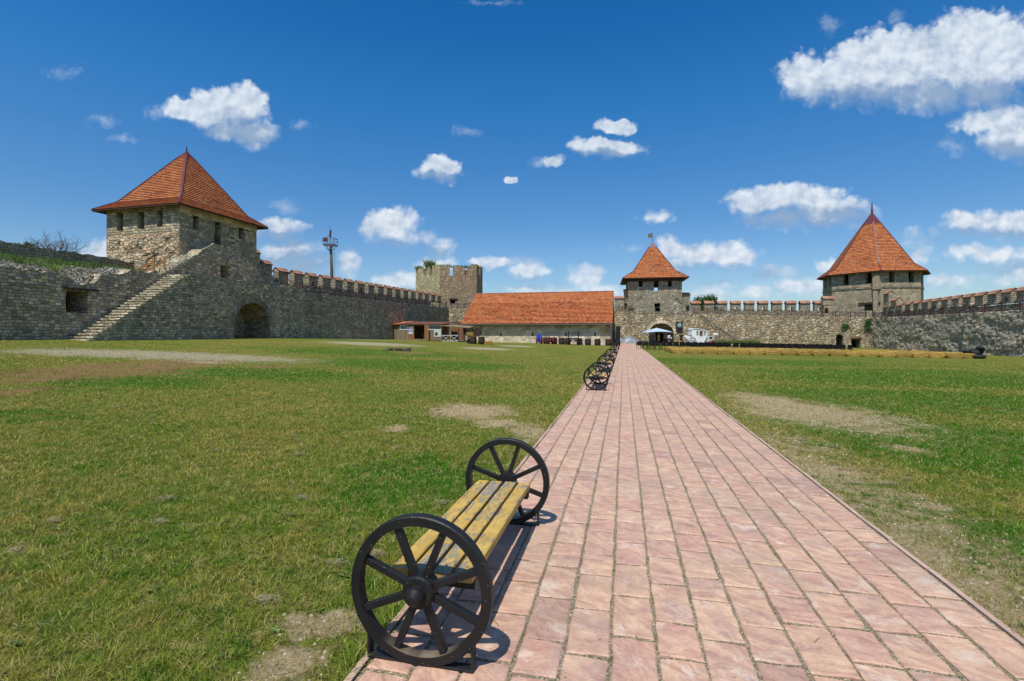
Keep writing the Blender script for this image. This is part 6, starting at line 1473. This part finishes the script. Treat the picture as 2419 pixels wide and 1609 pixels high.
# ------------------------------------------------------------------ cannons
def cannon(label, x, y, rz, mt='red', bc='black_iron', r=.36, L=1.3, group=None, edge=False):
    root = empty('cannon', (x, y, g(x, y)), rz, label, 'cannon', group)
    for sy in (-.34, .34):
        w__ = MB(); w__.ring((0, sy, r), r, r*.82, .07, 24); o = w__.build('wheel', M[mt], root, local=True); s = MB()
        for k in range(8): a = 2*math.pi*k/8; s.bar((0, sy, r), (math.cos(a)*r*.86, sy, r+math.sin(a)*r*.86), .045, .045, up=(0, 1, 0))
        s.lathe([(.05, -.07), (.07, -.05), (.07, .05), (.05, .07)], (0, sy, r), 10, 'y'); s.build('spokes', M[mt], o, local=True)
    b = MB(); d = .22
    b.v = []; b.lathe([(.0, -.52), (.05, -.50), (.03, -.45), (.12, -.42), (.13, -.2), (.11, 0), (.10, .1), (.085, .6), (.105, .66), (.105, .72), (.05, .72), (.05, .4)], (0, 0, 0), 14, 'x'); b.v = [(p[0]*math.cos(d)-p[2]*math.sin(d), p[1], p[0]*math.sin(d)+p[2]*math.cos(d)+r+.18) for p in b.v]
    b.build('gun_barrel', M[bc], root, local=True, smooth=True)
    c = MB()
    for sy in (-.15, .15): c.bar((.35, sy, r+.12), (-.95, sy, .08), .06, .2)
    c.tube([(0, -.36, r), (0, .36, r)], .04); c.box((-.55, 0, .24), (.08, .3, .08)); c.build('carriage', M[mt if mt == 'red' and not edge else bc], root, local=True); return root
xc = 69.5*(1681-1209.5)/FN; cannon('small black cannon on red spoked wheels, pointing right beside the white carriage', xc, 69.5, .15)
def bpt(px, t): p = LB.p(LB.at(px, t), 0, t); return p[0], p[1]
x, y = bpt(1274, -.9); c1 = cannon('left field gun with a bright blue shield and dark red wheels before the barn', x, y, -math.pi/2-.45+.1, 'red', 'blue', .5, edge=True)
mb = MB(); mb.v = []; mb.box((.1, 0, .78), (.08, .62, 1.0)); mb.box((-.1, 0, .55), (.4, .5, .35)); mb.build('shield', M['blue'], c1, local=True)
x, y = bpt(1303, -.9); cannon('right field gun with black barrel and dark red wheels before the barn', x, y, -math.pi/2-.4, 'red', 'black_iron', .5, edge=True)
# pillory
x, y = bpt(1354.5, -1.0); gz = g(x, y); pl = empty('pillory', (x, y, gz), math.atan2(PP.y, PP.x), 'black timber pillory frame with two tall posts and a pale plate, before the barrels', 'pillory')
mb = MB(); 
for sx in (-.68, .68): m_ = MB(); m_.box((sx, 0, .95), (.13, .13, 1.9)); m_.build('post', M['wood_dark' if 0 else 'c_black'], pl, local=True)
mb.box((0, 0, 1.5), (1.3, .05, .05)); mb.box((0, 0, .85), (1.3, .10, .22)); mb.box((0, 0, .58), (1.3, .10, .2)); mb.build('stocks_board', M['c_black'], pl, local=True)
mb = MB(); mb.box((0, 0, .05), (1.5, .1, .08)); 
for sx in (-.68, .68): mb.box((sx, 0, .05), (.1, 1.0, .09)); mb.bar((sx, -.45, .1), (sx, 0, .7), .06, .06)
mb.build('base_frame', M['c_black'], pl, local=True)
mb = MB(); mb.lathe([(.11, -.06), (.11, -.09)], (0, 0, 1.03), 12, 'y'); mb.build('round_plate', M['white'], pl, local=True)
mb = MB(); mb.add([(-.2, -.07, .2), (.2, -.07, .2), (.14, -.07, .66), (-.14, -.07, .66), (-.2, -.1, .2), (.2, -.1, .2), (.14, -.1, .66), (-.14, -.1, .66)], [(0, 1, 2, 3), (7, 6, 5, 4), (0, 4, 5, 1), (1, 5, 6, 2), (2, 6, 7, 3), (3, 7, 4, 0)]); mb.build('notice_plate', M['kerb'], pl, local=True)
# low white stands between the right-hand barrels
for (pa, pb_) in ((1376, 1384), (1397, 1404), (1421, 1430)):
    m = MB(); x0, y0 = bpt(pa, .1); x1, y1 = bpt(pb_, .1); z = g(x0, y0)
    for h in (.2, .45): m.bar((x0-.1, y0, z+h), (x1+.1, y1, z+h), .05, .04)
    for f_ in (.15, .85): m.bar((x0+(x1-x0)*f_, y0+(y1-y0)*f_, z), (x0+(x1-x0)*f_, y0+(y1-y0)*f_, z+.5), .04, .04, up=(1, 0, 0))
    o = m.build('low_rack', M['white']); tag(o, 'low pale rack between the %s barrels of the barn row' % {1376: '5th and 6th', 1397: '6th and 7th', 1421: '7th and 8th'}[pa], 'rack', 'low racks between the barrels')

# ------------------------------------------------------------------ gate furniture
m = MB(); p0 = Vector((13.9, 66.6)); fg = Fr(p0, p0+Vector((.55, -.12))); prism(m, fg, rect(0, .15, fg.L, 2.75), (), 0, .06); gl = m.build('dark_screen', M['c_black']); tag(gl, 'tall narrow black panel standing at the right end of the barn', 'panel')
# tarpaulin
def tarp():
    m = MB(); ns, nt = 44, 20; y0 = 78.0; x0, x1 = y0*(1456-1209.5)/FN, y0*(1511-1209.5)/FN; vs = []
    prof = [(0, .5), (.06, 1.05), (.14, .98), (.22, .62), (.3, .55), (.42, 1.0), (.5, 1.1), (.62, .95), (.8, .6), (.95, .3), (1, .02)]
    for i in range(ns+1):
        f = i/ns; h = np.interp(f, [q[0] for q in prof], [q[1] for q in prof])
        for j in range(nt+1):
            b = j/nt; env = math.sin(math.pi*b)**.6 if 0 < b < 1 else 0; q = Vector((f*7, b*4, 0)); z = h*env+abs(mnoise.noise(q))*.25*env+mnoise.noise(q*3)*.09*env
            x = x0+(x1-x0)*f; y = y0-1.1+2.2*b; vs.append((x+mnoise.noise(q+Vector((5, 0, 0)))*.12, y, g(x, y)+.03+max(0, z)))
    m.add(vs, [(i*(nt+1)+j, (i+1)*(nt+1)+j, (i+1)*(nt+1)+j+1, i*(nt+1)+j+1) for i in range(ns) for j in range(nt)]); o = m.build('tarpaulin_heap', M['tarp']); tag(o, 'crumpled grey tarpaulin over a heap, left of the gateway', 'tarpaulin')
tarp()
# canopy
y0 = 76.5; XC = lambda px: y0*(px-1209.5)/FN; ct = empty('canopy_tent', (XC(1551), y0, g(XC(1551), y0)), 0, 'pale blue canopy tent on thin grey legs before the gateway', 'tent')
xl, xr = XC(1524), XC(1579); ye, zr = EYE-(785-790)*y0/FN, EYE-(774.5-790)*y0/FN; mb = MB(); N_ = 10; vs = []
for i in range(N_+1):
    for j in range(N_+1):
        u, v = i/N_*2-1, j/N_*2-1; r_ = max(abs(u), abs(v)); z = ye+(zr-ye)*(1-r_)**.85 + .06*(1-r_)*0 - (.10*(1-u*u) if abs(v) == 1 else 0)*-1*(1 if abs(v) == 1 else 0)
        vs.append((xl+(xr-xl)*(u+1)/2-.2*v, y0+1.8*v, z))
fs = [(i*(N_+1)+j, (i+1)*(N_+1)+j, (i+1)*(N_+1)+j+1, i*(N_+1)+j+1) for i in range(N_) for j in range(N_)]; k = len(vs); vs += [(x, y, z-.03) for x, y, z in vs]; fs += [tuple(k+q for q in reversed(f)) for f in fs]
mb.add(vs, fs); mb.build('canopy', M['canvas'], ct, smooth=False)
for (u, v) in ((-1, -1), (1, -1), (1, 1), (-1, 1)):
    x, y = xl+(xr-xl)*(u+1)/2-.2*v-(.0), y0+1.8*v; m_ = MB(); m_.tube([(x, y, g(x, y)), (x, y, ye)], .035, 6); m_.build('leg', M['steel'], ct)
    m_ = MB(); x2 = xl+(xr-xl)*(1 if u > 0 else 0); m_.tube([(x, y, ye-.25), (x-u*.8, y, ye+.05)], .02, 5); m_.build('brace', M['steel'], ct)
# information board on the gate wall
bs0, bs1 = L3.at(1597.6, -.1), L3.at(1612.4, -.1); ib = empty('information_board', L3.p(bs0, 1.7, -.1), 0, 'dark framed information board with a teal picture, on the wall right of the gateway', 'sign')
z0_, z1_ = L3.zat(bs0, 784, -.1), L3.zat(bs0, 761.2, -.1); panel(L3, bs0+.06, z0_+.06, bs1-.06, z1_-.06, -.10, .03, M['board'], 'picture', ib)
mb = MB()
for A, B in (((bs0, z0_), (bs0, z1_)), ((bs1, z0_), (bs1, z1_)), ((bs0, z1_), (bs1, z1_)), ((bs0, z0_), (bs1, z0_))): mb.bar(L3.p(*A, -.1), L3.p(*B, -.1), .08, .08, up=(0, 1, 0))
prism(mb, L3, rect(bs0+.03, z0_+.03, bs1-.03, z1_-.03), (), -.06, 0.0); mb.build('frame', M['wood_dark'], ib)
# white lamp box on a post
y0 = 76.0; x = y0*(1690-1209.5)/FN; lz = EYE-(789.5-790)*y0/FN; lb = empty('floodlight', (x, y0, g(x, y0)), 0, 'small white box floodlight on a thin post right of the carriage', 'floodlight')
mb = MB(); mb.box((x, y0, lz), (.68, .3, .3)); mb.build('lamp_box', M['white'], lb, bevel=.03); mb = MB(); mb.tube([(x, y0, g(x, y0)), (x, y0, lz-.1)], .03); mb.build('post', M['steel'], lb)
# thin steel handrails on the gate wall
gz3 = lambda px, t=-.15: L3.at(px, t)
hr2 = empty('steel_handrail', L3.p(gz3(1560), 4.6, -.15), 0, 'thin grey steel handrail of the walkway above the gateway, with sloping rails at both ends', 'railing'); m = MB()
def c4(x, y, t=-.12): px, py = x/4.0655+1400, y/4.0655+530; s = L3.at(px, t); return L3.p(s, L3.zat(s, py, t), t)
m.tube([c4(395, 795), c4(850, 798)], .025); m.tube([c4(850, 798), c4(930, 855)], .025); m.tube([c4(395, 840), c4(850, 845)], .02); m.tube([c4(345, 790, .3), c4(470, 690, .3)], .03); m.tube([c4(760, 670, .3), c4(960, 830, .1)], .035)
m.tube([c4(965, 815), c4(1385, 1108)], .035); m.tube([c4(985, 860), c4(1370, 1130)], .02); m.build('rail', M['steel'], hr2)
for (x_, y0_, y1_) in ((395, 795, 850), (492, 800, 890), (603, 795, 892), (725, 800, 880), (840, 798, 890), (962, 800, 895), (1101, 880, 985), (1190, 960, 1080), (1275, 1030, 1110)): m_ = MB(); m_.bar(c4(x_, y0_), c4(x_, y1_), .045, .045, up=(1, 0, 0)); m_.build('post', M['steel'], hr2)
# mast
my = 74.0; MX = lambda px: my*(px-1209.5)/FN; MZ = lambda py: EYE-(py-790)*my/FN
mt_ = empty('radio_mast', (MX(784), my, 0), 0, 'tall concrete mast with a steel lookout cage and white antenna, behind the curtain wall', 'mast'); mb = MB()
mb.tube([(MX(783.8), my, 0), (MX(783.5), my, MZ(640)), (MX(781.5), my, MZ(578))], [.26, .22, .19], 14); mb.build('pole', M['pole'], mt_, smooth=True)
mb = MB(); cxm = MX(780.5); z0_, z1_ = MZ(579), MZ(564); hw = .80
cs = [(cxm-hw, my-hw), (cxm+hw, my-hw), (cxm+hw, my+hw), (cxm-hw, my+hw)]
for i in range(4):
    A, B = cs[i], cs[(i+1) % 4]; mb.bar((*A, z0_), (*B, z0_), .09, .12); mb.bar((*A, z1_), (*B, z1_), .06, .06); mb.bar((*A, z0_), (*A, z1_), .06, .06, up=(1, 0, 0)); mb.bar((*A, z0_), (cxm, my, z0_-1.0), .06, .06); mb.bar((*A, (z0_+z1_)/2), (*B, (z0_+z1_)/2), .04, .04)
    mb.bar((*A, z0_), (cxm, my, z0_), .08, .08)
mb.build('lookout_cage', M['steel'], mt_); mb = MB(); mb.box((cxm-.45, my-.85, MZ(569)), (.6, .3, .5)); mb.build('red_box', M['flash'], mt_)
mb = MB(); mb.tube([(MX(779.6), my, MZ(562)), (MX(780.8), my, MZ(544))], .16, 10); mb.build('antenna', M['pole'], mt_); mb = MB(); mb.tube([(MX(780), my, MZ(579)), (MX(779.6), my, MZ(534.5))], .035, 6); mb.tube([(MX(779.6), my, MZ(552)), (MX(768), my, MZ(564))], .02, 5); mb.build('whip_aerial', M['steel'], mt_)
mb = MB()
for sx in (-.18, .18): mb.tube([(MX(789.5)+sx, my-.1, 3), (MX(788)+sx, my-.1, z0_)], .02, 5)
for k in range(28): z = 5+k*.32; mb.tube([(MX(789.2)-.18, my-.1, z), (MX(789.2)+.18, my-.1, z)], .014, 4)
mb.build('ladder', M['steel'], mt_)

# ------------------------------------------------------------------ trees and shrubs
def leafy(name, label, c, rx, rz, trunk_h, n, size, mt, cat='tree', nl=9, seed=1):
    rr = random.Random(seed); root = empty(name, (c[0], c[1], c[2]), 0, label, cat); tk = MB(); crown = Vector((c[0], c[1], c[2]+trunk_h+rz))
    tk.tube([(c[0], c[1], c[2]-.3), (c[0]+.1, c[1], c[2]+trunk_h), (c[0], c[1], c[2]+trunk_h+rz)], [.22*rx/2.5+.03, .15*rx/2.5+.02, .05], 8); cl_ = []
    for k in range(nl):
        a = rr.uniform(0, 6.28); e = rr.uniform(-.6, 1.0); d = Vector((math.cos(a)*rx*rr.uniform(.35, .8), math.sin(a)*rx*rr.uniform(.35, .8), e*rz*.75)); p = crown+d; cl_.append((p, rx*rr.uniform(.28, .45)))
        tk.tube([(c[0], c[1], c[2]+trunk_h*rr.uniform(.6, 1)), tuple(Vector((c[0], c[1], c[2]+trunk_h)).lerp(p, .5)+Vector((0, 0, .1))), tuple(p)], [.07*rx/2.5, .045*rx/2.5, .015], 5)
    cl_.append((crown, rx*.5)); tk.build('trunk', M['bark'], root); lv = MB()
    for _ in range(n):
        p, r_ = rr.choice(cl_); v = Vector((rr.gauss(0, 1), rr.gauss(0, 1), rr.gauss(0, .8))).normalized()*r_*rr.uniform(.5, 1.15); q = p+v; s = size*rr.uniform(.6, 1.4)
        a = Vector((rr.gauss(0, 1), rr.gauss(0, 1), rr.gauss(0, .6))).normalized(); b = a.cross(Vector((rr.gauss(0, 1), rr.gauss(0, 1), rr.gauss(0, 1)))).normalized()
        lv.add([tuple(q), tuple(q+a*s*.5+b*s*.3), tuple(q+a*s), tuple(q+a*s*.5-b*s*.3)], [(0, 1, 2, 3)])
    lv.build('crown', M[mt], root); return root
yy_ = 112; leafy('tree', 'rounded dark green tree rising behind the merlons right of the middle tower', (yy_*(1667-1209.5)/FN, yy_, 2.3), 3.0, 2.6, 2.6, 5200, .34, 'leaf', nl=14, seed=3)
yy_ = 47; leafy('shrub', 'small bright green shrub above the parapet at far left', (yy_*(57-1209.5)/FN, yy_, 8.9), .72, .6, .2, 900, .15, 'leaf_y', 'shrub', 8, 5)
def bare_tree():
    y = 52.0; x = y*(135-1209.5)/FN; z = 8.7; root = empty('bare_tree', (x, y, z), 0, 'leafless spreading tree behind the parapet at far left', 'tree'); tk, tw_ = MB(), MB(); rr = random.Random(12)
    def grow(p, d, L, r, dep):
        pts = [p]; 
        for _ in range(3): d = (d+Vector((rr.gauss(0, .16), rr.gauss(0, .16), rr.gauss(.03, .1)))).normalized(); pts.append(pts[-1]+d*L/3)
        (tk if dep < 2 else tw_).tube(pts, [r, r*.85, r*.7, r*.55], 5 if dep < 3 else 3, cap=False)
        if dep >= 6: return
        for _ in range(3 if dep < 4 else 2): 
            nd = (d+Vector((rr.gauss(0, .62), rr.gauss(0, .5), rr.gauss(.05, .33)))).normalized(); grow(pts[-1-rr.randrange(2)], nd, L*rr.uniform(.68, .9), r*.64, dep+1)
    for a in (-1.1, -.55, 0, .5, 1.0): grow(Vector((x+a*.25, y, z-.2)), Vector((a*.85, rr.uniform(-.3, .3), 1)).normalized(), 1.2, .085, 1)
    tk.tube([(x, y, z-3), (x, y, z)], .16, 6)
    tk.build('trunk', M['twig'], root); tw_.build('crown', M['twig'], root)
bare_tree()
pq = L3.p(L3.at(2052), 3.1, -.15); weeds('wall_bush', 'dark green bush growing in the corner at the top of the right wall', [pq, (pq[0]-.15, pq[1], pq[2]-.6), (pq[0]+.1, pq[1]-.1, pq[2]+.5)], 420, .5, .28, 'leaf', 'bush')
pq = L3.p(L3.at(1996.5), 2.9, -.1); weeds('wall_bush', 'small green bush rooted in the far wall below the octagonal tower', [pq, (pq[0], pq[1], pq[2]-.3)], 240, .4, .22, 'leaf', 'bush')
x, y, z = onx(1757, 76); weeds('verge_grass', 'bright green tall grass at the foot of the gate wall, right of the carriage', [(x+i*.35, 77-i*.06, g(x, y)) for i in range(-9, 8)], 1500, .8, .3, 'leaf_y', 'grass')
x, y = gp(940*1.0, 829); m = MB(); rr = random.Random(2)
for _ in range(14): a = rr.uniform(0, 3.1); p = Vector((x+rr.uniform(-.7, .7), y+rr.uniform(-.3, .3), g(x, y)+rr.uniform(.03, .16))); d = Vector((math.cos(a), math.sin(a), rr.uniform(-.2, .2)))*rr.uniform(.15, .4); m.tube([tuple(p-d), tuple(p+d)], rr.uniform(.03, .07), 6)
tag(m.build('log_heap', M['bark']), 'small heap of dark logs lying on the lawn before the shed', 'logs')
# ------------------------------------------------------------------ people
def skin(name, verts, edges, radii, mt, parent=None, root_i=0, sub=1):
    me = bpy.data.meshes.new(name); me.from_pydata(verts, edges, []); me.materials.append(mt); o = bpy.data.objects.new(name, me); COL.objects.link(o); o.parent = parent
    m = o.modifiers.new('s', 'SKIN'); m.use_smooth_shade = True; sv = me.skin_vertices[0].data
    for i, r in enumerate(radii): sv[i].radius = (r, r) if not hasattr(r, '__len__') else r; sv[i].use_root = (i == root_i)
    o.modifiers.new('u', 'SUBSURF').levels = sub; o.modifiers['u'].render_levels = sub; return o
def person(label, x, y, rz, H=1.7, stride=.25, phase=1, armL=.1, armR=-.1, bend=0, hair='hair_dark', long_hair=False, top='c_white', bottom='c_black', dress=False, bare_legs=True, zoff=0, sleeves=True, group=None):
    root = empty('person', (x, y, g(x, y)+zoff), rz, label, 'person', group); k = H/1.7; V, E, Rr = [], [], []
    def v(p, r, link=None):
        V.append((p[0]*k, p[1]*k, p[2]*k)); Rr.append(r*k if not hasattr(r, '__len__') else (r[0]*k, r[1]*k)); i = len(V)-1
        if link is not None: E.append((link, i))
        return i
    # the figure faces -y
    pel = v((0, 0, .92), (.135, .10)); wa = v((0, 0, 1.07), (.115, .085), pel); che = v((0, .0, 1.28), (.145, .10), wa); nk0 = v((0, .01, 1.40), (.075, .06), che); nk = v((0, .0, 1.47), .05, nk0)
    h1 = v((0, -.01, 1.545), (.062, .075), nk); h2 = v((0, -.005, 1.615), (.072, .088), h1); v((0, .0, 1.675), (.05, .06), h2); nose = v((0, -.105, 1.585), .012, h1)
    for sx, ph_ in ((-1, phase), (1, -phase)):
        st_ = stride*ph_; hip = v((sx*.085, 0, .88), .088, pel); kn = v((sx*.09, -st_*.55-.02, .48), .055, hip); an = v((sx*.09, -st_+.02, .075), .036, kn); v((sx*.095, -st_-.12, .025), (.035, .025), an)
    for sx, sw in ((-1, armL), (1, armR)):
        sh_ = v((sx*.165, .01, 1.36), .052, che); el = v((sx*.215, -sw*.35+.02, 1.10), .038, sh_); wr = v((sx*.225, -sw-.04, .87), .026, el); pm = v((sx*.225, -sw*1.1-.06, .80), (.018, .034), wr)
        for q, dy in enumerate((-.026, -.009, .009, .025)):
            kk = v((sx*.222, -sw*1.1-.065+dy, .765), .008, pm); v((sx*.21, -sw*1.1-.07+dy*1.2, .725+abs(q-1.3)*.006), .006, kk)
        th_ = v((sx*.21, -sw*1.1-.10, .79), .009, pm); v((sx*.2, -sw*1.1-.115, .765), .007, th_)
    skin('body', V, E, Rr, M['skin'], root)
    def shell(name, mt, prof, cx=0, n=16):
        m = MB(); vs = []
        for (rx, ry, z, oy) in prof:
            for i in range(n): a = 2*math.pi*i/n; w__ = 1+.05*math.sin(a*5)*(1 if z < .8 else 0); vs.append((rx*math.cos(a)*k*w__+cx*k, (ry*math.sin(a)*w__+oy)*k, z*k))
        m.add(vs, [(j*n+i, j*n+(i+1) % n, (j+1)*n+(i+1) % n, (j+1)*n+i) for j in range(len(prof)-1) for i in range(n)]); return m.build(name, M[mt], root, local=True, smooth=True)
    if dress: shell('dress', top, [(.24, .20, .50, 0), (.22, .18, .60, 0), (.185, .145, .85, 0), (.13, .10, 1.08, 0), (.165, .12, 1.30, 0), (.15, .10, 1.39, .01), (.07, .06, 1.42, .01)])
    else:
        shell('shirt', top, [(.17, .13, .86, 0), (.16, .12, .95, 0), (.14, .105, 1.08, 0), (.175, .125, 1.28, 0), (.19, .115, 1.37, .01), (.08, .07, 1.425, .01)])
        if bare_legs: shell('shorts', bottom, [(.205, .16, .60, 0), (.19, .15, .75, 0), (.165, .125, .92, 0), (.15, .11, .98, 0)])
        else:
            for sx, ph_ in ((-1, phase), (1, -phase)):
                st_ = stride*ph_; skin('trouser_leg', [tuple(c*k for c in p) for p in ((0, 0, .93), (sx*.088, 0, .86), (sx*.09, -st_*.55-.02, .48), (sx*.09, -st_+.02, .09))], [(0, 1), (1, 2), (2, 3)], [.11*k, .105*k, .075*k, .058*k], M[bottom], root)
    if sleeves:
        for sx, sw in ((-1, armL), (1, armR)): skin('sleeve', [tuple(c*k for c in p) for p in ((sx*.13, .01, 1.37), (sx*.175, .01, 1.34), (sx*.208, -sw*.25+.02, 1.16))], [(0, 1), (1, 2)], [.065*k, .068*k, .055*k], M[top], root)
    hp = [(.083, .098, 1.60, .012), (.088, .102, 1.64, .012), (.075, .088, 1.69, .01), (.03, .04, 1.725, .01)]
    if long_hair: hp = [(.085, .05, 1.42, .075), (.09, .065, 1.5, .06), (.088, .085, 1.56, .035)]+hp
    shell('hair', hair, hp)
    for sx, ph_ in ((-1, phase), (1, -phase)): m = MB(); m.box((sx*.095*k, (-stride*ph_-.06)*k, .03), (.085*k, .24*k, .06), taper=.8); m.build('shoe', M['shoe'], root, local=True, bevel=.015)
    return root
def at_px(px, y): return y*(px-1209.5)/FN, y
x, y = at_px(1556, 77.2); person('blonde woman in a sleeveless yellow-green dress walking under the canopy', x, y, .15, 1.62, .24, 1, .2, -.2, hair='hair_blond', long_hair=True, top='c_green', dress=True, sleeves=False)
x, y = at_px(1572.3, 75.6); person('person in a grey patterned top and dark trousers, left of the one in white', x, y, math.pi-.3, 1.66, .1, 1, .1, .1, hair='hair_dark', top='c_plum', bottom='c_black', bare_legs=False, group=None)
x, y = at_px(1580.3, 75.0); pw = person('person in a white top and black shorts walking towards the gateway', x, y, math.pi-.4, 1.64, .25, -1, .25, -.1, hair='hair_dark', long_hair=True, top='c_white', bottom='c_black')
mb = MB(); mb.box((0, 0, 0), (.12, .26, .3)); o = mb.build('shoulder_bag', M['c_white'], local=True, bevel=.04); o.location = (x+.3, y-.1, g(x, y)+.92); tag(o, 'white shoulder bag at the side of the person in black shorts', 'bag')
x, y = at_px(1609.5, 72.5); person('man in black T-shirt and black shorts left of the white carriage', x, y, math.pi-.5, 1.76, .12, 1, .1, .1, hair='hair_dark', top='c_black', bottom='c_black')
m = MB(); m.box((0, 0, .19), (.2, .14, .36), taper=.75); m.tube([(-.06, 0, .36), (-.04, 0, .52), (.04, 0, .52), (.06, 0, .36)], .012, 5); o = m.build('orange_bag', M['c_orange'], local=True, bevel=.02); o.location = (x-.32, y-.05, g(x, y)+.3); tag(o, 'orange carrier bag held by the man in black', 'bag')
q = SF.p((s1+s2)/2+.25 if False else SF.at(997), 0, 1.2); person('person in pale blue jeans standing in the dark doorway of the shed', q[0], q[1], math.pi, 1.72, .05, 1, 0, 0, hair='hair_dark', top='c_black', bottom='c_blue', bare_legs=False)
print('objects', len(bpy.data.objects))
